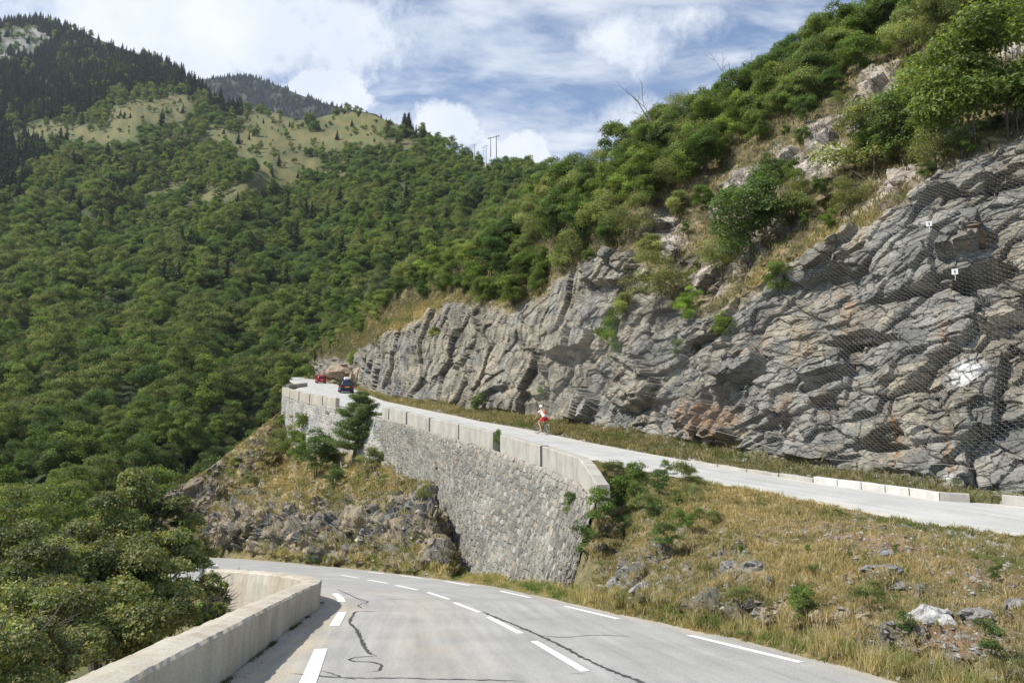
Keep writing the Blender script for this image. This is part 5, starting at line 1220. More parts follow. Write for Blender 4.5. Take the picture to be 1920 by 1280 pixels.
# ------------------------------------------------------------------ grass
def tufts(name, P, h, nb_, col, label, seed, wid=.014, spread=.10, curve=.5, cat='grass', kind='stuff'):
    rg = np.random.RandomState(seed); n = len(P); h = np.broadcast_to(h, (n,)); K = n * nb_; idx = np.repeat(np.arange(n), nb_)
    a = rg.uniform(0, 6.28, K); r = spread * np.sqrt(rg.uniform(0, 1, K)) * (h[idx] / .3) ** .5; b = P[idx] + np.stack([np.cos(a) * r, np.sin(a) * r, np.full(K, -.03)], -1)
    L_ = h[idx] * rg.uniform(.5, 1.15, K); la = rg.uniform(0, 6.28, K); ln_ = rg.uniform(.08, curve, K) * L_
    d = np.stack([np.cos(la), np.sin(la), np.zeros(K)], -1); s = np.stack([-d[:, 1], d[:, 0], np.zeros(K)], -1); th = rg.uniform(0, 3.14, K); s = np.stack([np.cos(th), np.sin(th), 0 * th], -1)
    w_ = (wid * rg.uniform(.5, 1.3, K) * np.clip(np.linalg.norm(P[idx], axis=1) / 20., .45, 2.5))[:, None]
    m1 = b + d * (ln_ * .35)[:, None] + np.array([0, 0, 1.]) * (L_ * .6)[:, None]; tip = b + d * ln_[:, None] + np.array([0, 0, 1.]) * (L_ * (1 - .25 * rg.uniform(0, 1, K)))[:, None]
    V = np.stack([b - s * w_, b + s * w_, m1 + s * w_ * .7, m1 - s * w_ * .7, tip], 1).reshape(-1, 3); i = np.arange(K)[:, None] * 5
    cc = np.repeat(col[idx] * rg.normal(1, .18, K).clip(.55, 1.5)[:, None], 5, 0)
    o = link(name, mesh(name, V, [i + np.array([[0, 1, 2, 3]]), i + np.array([[3, 2, 4]])], M_GRASS, col=cc.clip(0, 1))); tag(o, label, cat, kind=kind); return o
def cellpick(n, GU, GV, GP, wfun, seed, rows=None):
    rg = np.random.RandomState(seed); a = GP[1:, :-1] - GP[:-1, :-1]; b = GP[:-1, 1:] - GP[:-1, :-1]; A = np.linalg.norm(np.cross(a, b), axis=-1)
    u = GU[:-1, :-1]; v = GV[:-1, :-1]; w_ = A * wfun(u, v); w_ = w_.ravel(); k = rg.choice(w_.size, n, p=w_ / w_.sum()); i, j = np.unravel_index(k, A.shape); s = rg.uniform(0, 1, n)[:, None]; t = rg.uniform(0, 1, n)[:, None]
    return GP[i, j] + a[i, j] * s + b[i, j] * t, i, j, GU[i, j], GV[i, j]
STRAW = np.array([.43, .335, .185]); STRAW2 = np.array([.36, .27, .12]); GRN = np.array([.12, .17, .045]); OLV = np.array([.20, .185, .085]); DGR = np.array([.06, .10, .03]); BRN = np.array([.22, .14, .08])
def gcol(u, v, st, seed):
    rg = np.random.RandomState(seed); n = fbm2(u / 30, v / 18, 4, seed * 1.); t = np.clip(st + n * .45 + rg.normal(0, .18, len(u)), 0, 1)
    c = mixc(OLV, STRAW, t); g = np.clip(-n * 1.2 - .1 + rg.normal(0, .12, len(u)), 0, 1) * (1 - st * .6); return c * (1 - g[..., None]) + GRN * g[..., None]
yd = lambda u, v: 1.0
# bank, right of the wall: dry grass
GREENB = [(1190, 900, 70, 50, 1.0), (1300, 920, 50, 30, .6), (1120, 860, 50, 14, .8), (1240, 960, 60, 40, .7), (1700, 985, 170, 10, .9, 9), (1880, 1060, 70, 24, .8), (1480, 960, 30, 10, .4), (1330, 1000, 25, 25, .5), (1750, 1170, 24, 14, .6), (1410, 1130, 40, 30, .5), (1900, 1240, 60, 30, .8), (1520, 1190, 20, 26, .5)]
def w_right(u, v):
    Rk = BK_ROCK[:-1, :-1]; so_ = BK_SOILR[:-1, :-1]; near = 1 / (1 + (np.linalg.norm(BK_P[:-1, :-1], axis=-1) / 22.) ** 2); return (u > 1112) * (1 - Rk * .97) * (1 - .72 * so_) * (1 - BK_IN[:-1, :-1]) * near * (.10 + .90 * (fbm2(u / 14, v / 9, 3, 77.) > 0.0))
p, i, j, u_, v_ = cellpick(22000, BK_U, BK_V, BK_P, w_right, 1)
st = BK_STRAW[i, j]; c = gcol(u_, v_, .5 + .5 * st, 4); g = np.clip(blobs(u_, v_, GREENB) * 1.5 - .2, 0, 1); c = c * (1 - g[..., None]) + mixc(GRN, OLV, np.clip(.4 + fbm2(u_ / 12, v_ / 9, 3, 8.), 0, 1)) * g[..., None]
rgx = np.random.RandomState(3); tuft_h = (.06 + .14 * rgx.uniform(0, 1, len(p)) ** 2.5 + .07 * st) * (1 - .5 * BK_SOILR[i, j])
tufts('bank_grass', p, tuft_h, 11, c, 'sun bleached straw coloured grass over the bank between the two roads', 3, wid=.010, curve=1.0, spread=.16)
# tall verge grass along the foot of the bank
def w_verge(u, v): return (BK_LV[:-1, :-1] - v < (30 + 18 * fbm2(u / 40, u * 0, 2, 3.)) * np.interp(u, [300, 860, 960, 1900], [.42, .5, .9, 1.25])) * (BK_LV[:-1, :-1] - v > 1.5) * (u > 300) * (.3 + .7 * (fbm2(u / 22, v / 15, 3, 17.) > -.2)) / (1 + (np.linalg.norm(BK_P[:-1, :-1], axis=-1) / 25.) ** 2)
p, i, j, u_, v_ = cellpick(9500, BK_U, BK_V, BK_P, w_verge, 5)
n_ = fbm2(u_ / 35, v_ / 30, 3, 5.); c = mixc(np.array([.33, .30, .13]), np.array([.46, .38, .21]), np.clip(.5 + n_, 0, 1)); g = np.clip(-n_ * 2 + .15, 0, 1); c = c * (1 - g[..., None]) + np.array([.13, .19, .05]) * g[..., None]
hh_ = np.clip((BK_LV[i, j] - v_) / 18., .3, 1) * (.08 + .25 * rgx.uniform(0, 1, len(p)) ** 1.6) * np.interp(u_, [300, 900, 1100, 1900], [1.3, 1.1, 1.0, .95]) * (1 + .4 * n_)
tufts('verge_grass', p, hh_, 10, c, 'tall yellow green grass along the right edge of the lower road', 6, wid=.0085, curve=.8, spread=.14)
# spur under the pine
def w_spur(u, v): Rk = BK_ROCK[:-1, :-1]; return (u < 850) * (1 - Rk * .98) * (.15 + .85 * (fbm2(u / 20, v / 14, 3, 7.) > -.1)) * (1 - BK_IN[:-1, :-1]) * (BK_LV[:-1, :-1] - v > 14)
p, i, j, u_, v_ = cellpick(15000, BK_U, BK_V, BK_P, w_spur, 7)
c = gcol(u_, v_, .25 + .5 * BK_STRAW[i, j], 9) * .95; tufts('spur_grass', p, .12 + .26 * rgx.uniform(0, 1, len(p)) ** 2, 8, c, 'dry tawny grass on the rocky spur below the pine', 8, wid=.012, spread=.25, curve=.9)
# verge of the upper road and dry strips above the rock
def w_uv(u, v): return (CL_BELOW[:-1, :-1] > .3) * (np.interp(u, np.arange(540, 2320, 5.), e_v) - v > 2.2) * (u > 600)
p, i, j, u_, v_ = cellpick(9000, CL_U, CL_V, CL_P, w_uv, 9)
c = gcol(u_, v_, np.interp(u_, [640, 760, 900, 1920], [.95, .7, .3, .12]), 10) * .9; tufts('road_verge_grass', p, .14 + .28 * rgx.uniform(0, 1, len(p)) ** 2, 8, c, 'patchy green and straw grass between the upper road and the rock foot', 10, wid=.011, spread=.2, curve=.9)
def w_top(u, v): return (CL_ABOVE[:-1, :-1] > .5) * (1 - CL_ROCK[:-1, :-1]) * (.12 + np.clip(blobs(u, v, GRASSY), 0, 1)) * (u < 1930)
p, i, j, u_, v_ = cellpick(22000, CL_U, CL_V, CL_P, w_top, 11)
stg = np.clip(blobs(u_, v_, GRASSY), 0, 1); c = gcol(u_, v_, .15 + .75 * stg, 12) * (.8 + .3 * stg)[:, None]; tufts('slope_grass', p, .15 + .28 * rgx.uniform(0, 1, len(p)) ** 2, 8, c, 'tawny and green grass on the slope above the rock face', 12, wid=.012, spread=.35, curve=.9)

# small bushes and weeds on the banks ------------------------------------------------
PW = [proto_bush(501, 1.3, 1.5, 16, 2600, .075, M_LEAF, r0=.02), proto_bush(502, 1.5, 1.3, 14, 2200, .08, M_LEAFD, r0=.02), proto_bush(503, .9, 1.5, 14, 2400, .06, M_LEAFY, r0=.015, shell=.4)]
BKP = [(1085, 960, 1, .75, 'dark ivy like bush climbing the right edge of the stone wall'), (1090, 1010, 1, .85, 'dense dark bush halfway down the right edge of the stone wall'), (1098, 1050, 1, .7, 'dark bush at the foot of the right edge of the stone wall'), (1105, 925, 0, .55, 'leafy bush right under the end of the concrete parapet'), (1120, 985, 0, .8, 'green bush just right of the wall edge'),
       (1150, 900, 2, .9, 'olive bush beside the bent parapet end'), (1195, 915, 0, .8, 'round green bush on the bank right of the parapet end'), (1235, 935, 1, .6, 'dark green bush in the middle of the green patch on the bank'), (1275, 905, 2, .75, 'low olive bush at the right end of the green patch'), (1160, 955, 0, .8, 'green bush above the grey rocks next to the wall'), (1210, 965, 2, .7, 'low olive bush above the slanting grey rocks'),
       (1255, 1045, 1, .62, 'compact dark green bush over the grey rocks left of the bank centre'), (1300, 945, 2, .5, 'small dark bush at the top of the golden grass'), (1335, 985, 2, .5, 'small grey green bush in the golden grass'), (1505, 1175, 0, .42, 'bright green sprig at the foot of the bank'), (1640, 1160, 2, .4, 'weedy bush left of the white boulder'), (1410, 1130, 2, .4, 'olive weed bush below the central rocks'), (1860, 1235, 1, .28, 'dark weed tuft near the bottom right corner'), (1575, 965, 1, .22, 'small dark shrub in the dry grass under the upper road')]
for q_ in range(34):
    u_, v_ = (float(rng.uniform(1122, 1310)), float(rng.uniform(885, 1010))) if q_ < 22 else (float(rng.uniform(1330, 1900)), float(rng.uniform(1010, 1220)))
    BKP.append((u_, v_, q_ % 3, float(rng.uniform(.22, .5)) * (1 if q_ < 22 else .5), 'low green bush among the patch of bushes beside the wall end' if q_ < 22 else 'small green weed clump on the dry grass bank'))
for (u, v, k, s, lb) in BKP:
    gp_ = 'low bushes beside the wall end' if lb.startswith('low green bush among') else ('weed clumps on the bank' if lb.startswith('small green weed') else None)
    o = (put(PW, k, bk_at(u, v), s, 1.0 * k, lb, gp_, 'bush') if id(PW[k]) not in first else clone(PW[k], bk_at(u, v), float(rng.uniform(0, 6.28)), (s, s, s * float(rng.uniform(.8, 1.2))), lb, gp_, 'bush'))
for (u, v, k, s, lb) in [(568, 845, 0, .85, 'broad green bush left of the pine below the wall'), (515, 870, 4, .75, 'grey green bush on the left shoulder of the spur'), (596, 895, 1, .75, 'dark bush at the foot of the pine'), (622, 915, 1, .35, 'dark low bush under the pine on the dry slope'), (615, 880, 0, .45, 'green bush touching the pine trunk'), (560, 870, 3, .5, 'airy bush with thin stems left of the dark bushes'), (470, 915, 4, .35, 'thin bush on the upper rocks of the spur'), (700, 880, 2, .38, 'low olive bush right of the pine trunk'), (795, 945, 4, .22, 'shaggy plant hanging on the rock beside the wall foot'), (715, 915, 4, .2, 'small plant on the rocks under the wall'), (440, 880, 2, .3, 'small bush on the skyline edge of the spur'), (560, 790, 2, .35, 'creeper on the left part of the pale stone wall'), (530, 800, 3, .35, 'bush under the rounded corner of the far parapet'), (548, 712, 0, .9, 'leafy tree leaning over the far bend of the upper road'), (541, 728, 2, .5, 'brownish bush outside the corner of the far bend')]:
    p = bk_at(u, v) if v > 760 else (hit(u, v, zu)[0] + [-1.5, 0, -1.5]); clone(PB[k], p, float(rng.uniform(0, 6.28)), s, lb, None, 'bush')
o = clone(PW[0], tuple(zset(par_line, 0)[0] * 0 + np.array([np.interp(s_of_u(931), pd, par_line[:, k]) for k in range(3)]) + [.1, 0, .1]), .4, (.42, .42, .75), 'little bush growing in the gap between two parapet blocks', None, 'bush')

# ------------------------------------------------------------------ the pine on the spur
def pine(base, H, W, seed):
    rg = np.random.RandomState(seed); root = thing('pine_tree', 'dark open branched pine in front of the stone wall', 'tree', tuple(base)); tb = MB(); z = np.linspace(0, 1, 9)
    tr = np.stack([z * H * .10, .04 * H * z ** 2, z * H], -1); tr[0, 2] = -.4; tb.tube(tr, .17 * (1 - z * .9) + .01, 8); P = []; Nr = []
    for i in range(44):
        lv = i // 5; t = .20 + .78 * (lv / 8.) ** .9 + rg.normal() * .012; o_ = np.array([np.interp(t, z, tr[:, k]) for k in range(3)]); a = i * 2.4 + rg.normal() * .5; r = W / 2 * (1.04 - t) ** .8 * rg.uniform(.5, 1.15)
        if .1 < t < .32: r *= .75
        d = np.array([math.cos(a), math.sin(a), .12 + .35 * t]); q = [o_ + d * r * s + np.array([0, 0, .18 * r * (s ** 2)]) for s in np.linspace(0, 1, 4)]; tb.tube(q, [.045 * (1.2 - t), .035 * (1.2 - t), .02, .008], 5)
        for s in np.linspace(.3, 1.05, 7):
            c = o_ + d * r * s + np.array([0, 0, .18 * r * s * s]); m_ = 100; w2 = .14 + .26 * (1 - abs(s - .7)) * (1.15 - t)
            off = rg.normal(size=(m_, 3)) * [w2, w2, w2 * .22]; P.append(c + off + [0, 0, .06]); Nr.append(off * 1.0 + rg.normal(size=(m_, 3)) * .35 + [0, 0, .25])
    P = np.concatenate(P); Nr = np.concatenate(Nr); V, f, c = leaf_quads(P, Nr, .20, rg, asp=.26)
    link('crown', mesh('crown', V, f, leafmat('pine_needles', (.145, .195, .075), (.147, .197, .077), trans=.3, gloss=.25), col=c), root); tb.build('trunk', simple('pine_bark', (.10, .07, .05), .9, bump=.6, bscale=15, var=.3), root)
pb_ = bk_at(661, 866); pine(pb_, 124 / FPX * pb_[1] * 1.03, 140 / FPX * pb_[1], 3)

# ------------------------------------------------------------------ large broadleaf tree standing just beyond the near parapet
M_FG = leafmat('leaf_foreground', (.185, .205, .072), (.185, .205, .072), trans=.3, gloss=.45)
def fgtree(name, label, base, clumps, nleaf, leaf, seed, mat=M_FG, r0=.16):
    rg = np.random.RandomState(seed); base = np.array(base, float); root = thing(name, label, 'tree', tuple(base)); cl = []; ra = []
    for (u, v, y, r) in clumps:
        c = at(u, v, y) - base
        for q in range(7):
            d = rg.normal(size=3); d /= np.linalg.norm(d); cl.append(c + d * r * rg.uniform(.2, .75)); ra.append(r * rg.uniform(.30, .50))
    P, Nr, tone, k = crown_points(rg, cl, ra, nleaf, .45, up=.3); V, f, c = leaf_quads(P, Nr, leaf, rg, asp=.6, col=tone)
    lum = np.repeat(rg.uniform(0, 1, len(P)) > .93, 4); c[lum] *= np.array([1.7, 1.3, .9])
    link('crown', mesh('crown', V, f, mat, col=c), root); tb = MB(); cl = np.array(cl); hi = cl[:, 2].max()
    for s in range(4):
        tgt = cl[rg.randint(len(cl))] * .8; top = tgt; m_ = top * .5 + rg.normal(size=3) * .3 + [0, 0, .3]; st_ = [np.array([rg.normal() * .15, rg.normal() * .15, -.5]), m_ * .6, m_, top]; tb.tube(catmull3(st_), np.linspace(r0, r0 * .3, len(catmull3(st_))), 7)
        for q in range(14):
            c2 = cl[rg.randint(len(cl))]; s0 = (m_ + (top - m_) * rg.uniform(0, 1)) ; mm = (s0 + c2) / 2 + rg.normal(size=3) * .15; tb.tube(catmull3([s0, mm, c2]), np.linspace(r0 * .32, r0 * .05, len(catmull3([s0, mm, c2]))), 5)
    for q in range(240):
        c2 = cl[rg.randint(len(cl))]; d = rg.normal(size=3); d[2] = abs(d[2]); d /= np.linalg.norm(d); e = c2 + d * rg.uniform(.25, .6); tb.tube([c2, (c2 + e) / 2 + rg.normal(size=3) * .04, e], [.013, .009, .004], 4)
    tb.build('trunk', M_BARK, root)
def catmull3(W, step=.35): return catmull(np.asarray(W, float), step)
fgtree('alder_tree', 'broad glossy leaved tree with dark inner branches just beyond the near concrete parapet', at(235, 1420, 14.5) + [0, 0, -1.0],
       [(262, 912, 17.5, .5), (250, 945, 17, .75), (225, 985, 16.5, .9), (300, 985, 16.8, .8), (355, 985, 17.5, .45), (190, 1040, 15.5, 1.0), (270, 1045, 15.8, 1.0), (345, 1050, 16.3, .75), (375, 1030, 17, .4), (150, 1100, 14.5, 1.0), (240, 1110, 14.5, 1.1), (320, 1115, 15, .85), (370, 1100, 16, .5), (180, 1175, 13, .95), (265, 1165, 13.6, .85), (335, 1150, 14.6, .5), (130, 1010, 16.5, .45)], 150000, .060, 7)
fgtree('alder_tree', 'leafy tree with twisting dark stems in the bottom left corner beyond the parapet', at(20, 1500, 11.) + [0, 0, -.8],
       [(60, 1035, 14, .7), (-10, 1060, 14, .8), (100, 1075, 13.5, .7), (30, 1110, 12.5, .9), (-60, 1130, 12, .9), (90, 1150, 12, .8), (10, 1185, 11, .85), (120, 1200, 11, .6), (60, 1230, 10.3, .7), (-40, 1240, 10, .8), (20, 1275, 9.5, .7), (130, 1245, 10.3, .35), (-90, 1190, 11, .9)], 110000, .052, 8)
fgtree('elder_bush', 'bright green bush between the big tree and the far end of the near parapet', at(395, 1190, 19.) , [(400, 1120, 19.5, .45), (385, 1145, 18.5, .5), (405, 1150, 18.8, .35), (378, 1175, 17.5, .4)], 5000, .085, 9, mat=M_LEAF, r0=.05)
fgtree('roadside_bush', 'soft yellow green bush behind the guardrail', at(420, 1150, 29.), [(425, 1095, 30, .7), (405, 1085, 31, .7), (440, 1110, 29.5, .5), (415, 1125, 28, .8), (395, 1105, 30, .7), (440, 1140, 28, .6)], 14000, .075, 10, mat=M_LEAFY, r0=.04)

# loose stones: shoulder gravel, scree on the bank, rubble under the rock -------------
def stones(name, P, r, col, label, seed):
    rg = np.random.RandomState(seed); n = len(P); O = np.array([[1, 0, 0], [0, 1, 0], [-1, 0, 0], [0, -1, 0], [0, 0, 1], [0, 0, -1.]]); V = O[None] * (1 + rg.uniform(-.35, .35, (n, 6, 1))) + rg.normal(0, .18, (n, 6, 3)); a = rg.uniform(0, 6.28, n); c, s_ = np.cos(a), np.sin(a)
    X = V[..., 0] * c[:, None] - V[..., 1] * s_[:, None]; Y = V[..., 0] * s_[:, None] + V[..., 1] * c[:, None]; V = np.stack([X, Y, V[..., 2] * .6], -1) * r[:, None, None] + P[:, None]
    F = np.array([[0, 1, 4], [1, 2, 4], [2, 3, 4], [3, 0, 4], [1, 0, 5], [2, 1, 5], [3, 2, 5], [0, 3, 5]]); F = (np.arange(n)[:, None, None] * 6 + F[None]).reshape(-1, 3)
    C_ = np.repeat((np.asarray(col) * rg.uniform(.6, 1.35, (n, 1)) * (1 + rg.normal(0, .05, (n, 3))))[:, None], 6, 1)
    o = link(name, mesh(name, V.reshape(-1, 3), F, M_SOIL, col=C_.reshape(-1, 3).clip(0, 1))); tag(o, label, 'stones', kind='stuff')
rgs = np.random.RandomState(91)
p, i, j, u_, v_ = cellpick(9000, BK_U, BK_V, BK_P, lambda u, v: (u > 1125) * (.25 + BK_SOILR[:-1, :-1] + 2.5 * blobs(u, v, [(1780, 1003, 160, 12, 1, 10)])) * (1 - BK_IN[:-1, :-1]), 31)
stones('bank_gravel', p, .012 + .05 * rgs.uniform(0, 1, len(p)) ** 5 + .010, (.30, .28, .25), 'small loose stones scattered over the bare soil of the bank', 1)
p, i, j, u_, v_ = cellpick(5000, CL_U, CL_V, CL_P, lambda u, v: (CL_BELOW[:-1, :-1] > .2) * (u > 600) * (.3 + (fbm2(u / 30, v / 10, 3, 5.) > .1)), 32)
stones('rubble', p, .02 + .16 * rgs.uniform(0, 1, len(p)) ** 5, (.27, .25, .22), 'broken stones lying on the verge under the rock face', 2)
p, i, j, u_, v_ = cellpick(5000, BK_U, BK_V, BK_P, lambda u, v: (u < 850) * (1 - BK_IN[:-1, :-1]), 33)
stones('spur_rubble', p, .03 + .22 * rgs.uniform(0, 1, len(p)) ** 5, (.28, .25, .21), 'broken stones lying on the rocky spur below the pine', 3)
# grit washed along the road edge and weeds in the foot joint of the near parapet
q = []
for k in range(2600):
    t = rgs.uniform(0, 1); i_ = int(rgs.uniform(20, 150)); w_ = abs(rgs.normal(0, .16)) + .01; a_p = Redge[i_] if rgs.uniform() < .55 else Lr[i_]; s_ = -1 if a_p is Redge[i_] else 1; xy = a_p + nrm[i_] * s_ * w_ + tg[min(i_, 119)] * rgs.uniform(-.3, .3); q.append([xy[0], xy[1], zl(xy[1]) + .003])
q = np.array(q); stones('road_grit', q, .006 + .012 * rgs.uniform(0, 1, len(q)) ** 2, (.36, .32, .26), 'grit and small stones along the edges of the lower road', 4)
q = []; h_ = []
for k in range(2600):
    s_ = rgs.uniform(7, 31); f = pnoise(np.array([[s_ * .8, 2.2, 0]]))[0]
    if f < rgs.uniform(-.3, .55): continue
    c, Lt = poly_at(seg, min(s_, 34)); c2, _ = poly_at(seg, min(s_, 34) + .1); d = (c2 - c)[:2]; d /= np.linalg.norm(d); n_ = np.array([d[1], -d[0]]); w_ = abs(rgs.normal(0, .035)) + .005; q.append([c[0] + n_[0] * w_, c[1] + n_[1] * w_, c[2] + .0]); h_.append(.03 + .09 * max(f, 0))
q = np.array(q); tufts('parapet_weeds', q, np.array(h_), 7, np.broadcast_to(np.array([.085, .09, .04]), q.shape), 'dark moss and small weeds in the foot joint of the near parapet', 41, wid=.007, spread=.05, curve=1.1)
# ------------------------------------------------------------------ boulders
def boulder(label, p, r, seed, col=(.45, .44, .42), name='boulder', sq=(1, 1, .7), group=None):
    n = 20; th = np.linspace(0, 2 * math.pi, 2 * n, endpoint=False); ph = np.linspace(.02, math.pi - .02, n); d = np.stack([np.sin(ph)[:, None] * np.cos(th), np.sin(ph)[:, None] * np.sin(th), np.broadcast_to(np.cos(ph)[:, None], (n, 2 * n))], -1)
    d1, d2, vec, rr = worley(d * 1.5 + seed, .9); k = 1 + (rr[..., 0] - .5) * .35 + (rr[..., 1] - .5) * vec[..., 0] * .7 + (rr[..., 2] - .5) * vec[..., 2] * .7 + fbm(d * 4 + seed, 3) * .07
    V = d * (k * r)[..., None] * np.array(sq); f = []
    for i in range(n - 1):
        for j in range(2 * n): f.append([i * 2 * n + j, (i + 1) * 2 * n + j, (i + 1) * 2 * n + (j + 1) % (2 * n), i * 2 * n + (j + 1) % (2 * n)])
    c = np.array(col) * (1 + fbm(d * 3 + seed, 3) * .3)[..., None]; o = link(name, mesh(name, V.reshape(-1, 3), np.array(f), M_SOIL, col=c.reshape(-1, 3)), loc=tuple(np.array(p) + [0, 0, r * .05])); tag(o, label, 'rock', group); return o
boulder('large white quartz boulder on the bare soil of the bank', bk_at(1742, 1165) - np.array([0, 0, .05]), .26, 3, (.44, .435, .41), sq=(1.15, 1, .72))
boulder('small grey stone on the red brown soil under the upper road', bk_at(1660, 1036), .15, 5, (.24, .24, .25), sq=(1.2, 1, .7))
boulder('flat bluish rock in the soil left of the tall dry grass', bk_at(1658, 1080), .22, 8, (.21, .215, .22), sq=(1.7, 1, .4))
boulder('flat grey rock right of the flat bluish one', bk_at(1700, 1098), .18, 9, (.22, .215, .2), sq=(1.7, 1, .4))
boulder('small pale stone lower right of the white boulder', bk_at(1835, 1160), .17, 12, (.26, .25, .23), sq=(1.4, 1, .5))
boulder('grey stone at the right edge of the bank', bk_at(1905, 1140), .15, 14, (.25, .24, .23))
boulder('angular grey rock at the centre of the bank', bk_at(1372, 1075) - np.array([0, 0, .1]), .24, 15, (.22, .21, .19), sq=(1, 1, .9)); boulder('angular rock leaning on the central grey rock', bk_at(1415, 1078) - np.array([0, 0, .08]), .22, 16, (.23, .22, .2), sq=(1.1, 1, .8))
boulder('blocky rock low on the bank near the wall', bk_at(1165, 1105) - np.array([0, 0, .1]), .24, 17, (.25, .24, .21), sq=(1, 1, .8)); boulder('pale blocky rock beside the slab near the wall', bk_at(1215, 1098) - np.array([0, 0, .1]), .26, 18, (.27, .26, .23), sq=(1.3, 1, .7))
boulder('large tan boulder at the roadside beyond the blue car', cl_at(652, 702), 2.6, 21, (.36, .28, .20), sq=(1.4, 1, .6)); boulder('tan slab of rock leaning beside the far bend', cl_at(672, 712), 1.5, 22, (.38, .30, .21), sq=(.8, 1, 1.1)); boulder('brown boulder behind the red car', cl_at(618, 706), 1.8, 23, (.30, .24, .18), sq=(1.3, 1, .6))
boulder('pale stone lying on the verge beside the blue car', cl_at(626, 715), .5, 24, (.55, .5, .4))
# ------------------------------------------------------------------ wire net hanging over the rock
M_WIRE = simple('galvanised_wire', (.30, .30, .285), .6, metal=.2)
# draped distance: largest push of the rock nearby, smoothed
dr = CL_D.copy()
for _ in range(3):
    dr = np.maximum(dr, np.maximum(np.roll(dr, 6, 0), np.roll(dr, -6, 0))); dr = np.maximum(dr, np.maximum(np.roll(dr, 8, 1), np.roll(dr, -8, 1)))
for st_, nn2 in ((16, 8), (9, 8), (4, 8), (2, 6), (1, 4)):
    for _ in range(nn2): dr = (dr + np.roll(dr, st_, 0) + np.roll(dr, -st_, 0) + np.roll(dr, st_, 1) + np.roll(dr, -st_, 1)) / 5
def net(label, poly, cell, nudge, seed, ulim, wire=.008):
    """six sided cells laid along the face in metres, cut to an outline"""
    ua = np.arange(ulim[0], ulim[1], 2.); vb_ = np.interp(ua, np.arange(540, 2320, 5.), b_v); vt_ = np.interp(ua, np.arange(540, 2320, 5.), _tv)
    mid = cliff.pos(ua, lerp(vb_, vt_, .5)); s_ = np.concatenate([[0], np.cumsum(np.linalg.norm(np.diff(mid[:, :2], axis=0), axis=1))])
    nn_ = 100; tt_ = np.linspace(-.02, 1.05, nn_); VV = vb_[None] + (vt_ - vb_)[None] * tt_[:, None]; PP = cliff.pos(np.broadcast_to(ua, VV.shape), VV); HH = np.concatenate([np.zeros((1, len(ua))), np.cumsum(np.linalg.norm(np.diff(PP, axis=0), axis=-1), 0)])
    Hmax = HH[-1].max(); cw = cell * 1.5; chh = cell * math.sqrt(3) / 2; ni = int(Hmax / cw) + 2; nj = int(s_[-1] / chh) + 2; S = []
    I, J = np.meshgrid(np.arange(ni), np.arange(nj), indexing='ij'); hx = I * cw + (J % 2) * cw / 2. ; sy = J * chh
    # every lattice node gives three wires: hexagon pattern with long sides upright
    cell2 = cell
    segs = []
    for (da, db) in (((-.17, 0), (.17, 0)), ((.17, 0), (.33, 1)), ((.17, 0), (.33, -1))):
        segs.append((hx + da[0] * cw, sy + da[1] * chh, hx + db[0] * cw, sy + db[1] * chh))
    h0 = np.concatenate([s[0].ravel() for s in segs]); s0 = np.concatenate([s[1].ravel() for s in segs]); h1_ = np.concatenate([s[2].ravel() for s in segs]); s1 = np.concatenate([s[3].ravel() for s in segs])
    def place(s, h):
        fi = np.interp(s, s_, np.arange(len(ua))); j = np.clip(fi.astype(int), 0, len(ua) - 1); out_t = np.zeros(len(s))
        Hc = HH[:, j]; t = (Hc < h[None]).sum(0); t0 = np.clip(t - 1, 0, nn_ - 2); ha = HH[t0, j]; hb = HH[t0 + 1, j]; fr = np.clip((h - ha) / (hb - ha + 1e-9), 0, 1.0); ok = h < HH[-1, j]
        u = np.interp(s, s_, ua); v = lerp(VV[t0, j], VV[t0 + 1, j], fr); return u, v, ok
    u0, v0, k0 = place(s0, h0); u1, v1, k1 = place(s1, h1_); m = k0 & k1 & inpoly(u0, v0, poly) & inpoly(u1, v1, poly)
    u0, v0, u1, v1 = u0[m], v0[m], u1[m], v1[m]
    def world(u, v):
        base = cliff.pos(u, v); j = np.clip(np.searchsorted(CL_U[0], u), 0, CL_U.shape[1] - 1); vb2 = CL_V[:, j]; i = np.abs(vb2 - v[None]).argmin(0) if len(v) < 40000 else np.concatenate([np.abs(CL_V[:, j[q:q + 20000]] - v[None, q:q + 20000]).argmin(0) for q in range(0, len(v), 20000)])
        nrm_ = CL_N[i, j]; return base + nrm_ * (dr[i, j] + nudge + .05 * pnoise(base * .8))[:, None]
    A, B = world(u0, v0), world(u1, v1); d = B - A; L_ = np.linalg.norm(d, axis=1); ok = (L_ < cell * 2.2) & (L_ > 1e-4); A, B, d = A[ok], B[ok], d[ok] / L_[ok][:, None]
    x = np.cross(d, np.array([.3, .5, .81])); x /= np.linalg.norm(x, axis=1)[:, None]; y = np.cross(d, x); V = []
    wr = wire * np.clip(np.linalg.norm(A, axis=1) / 30., .8, 2.)[:, None] * .5
    for e in (A, B):
        for q in range(3): a = q * 2.094; V.append(e + (x * math.cos(a) + y * math.sin(a)) * wr)
    V = np.stack(V, 1).reshape(-1, 3); k = np.arange(len(A))[:, None] * 6; F = np.concatenate([k + np.array([[0, 1, 4, 3]]), k + np.array([[1, 2, 5, 4]]), k + np.array([[2, 0, 3, 5]])]); print('net wires', len(A))
    c0 = A.mean(0); root = thing('rockfall_net', label, 'wire net', tuple(c0)); root['kind'] = 'thing'; o = link('wire_mesh', mesh('wire_mesh', V - c0, F, M_WIRE), root); return root, c0, world
CL_N = np.broadcast_to(np.array([-.78, -.33, .53]) / 1.0, CL_P.shape)
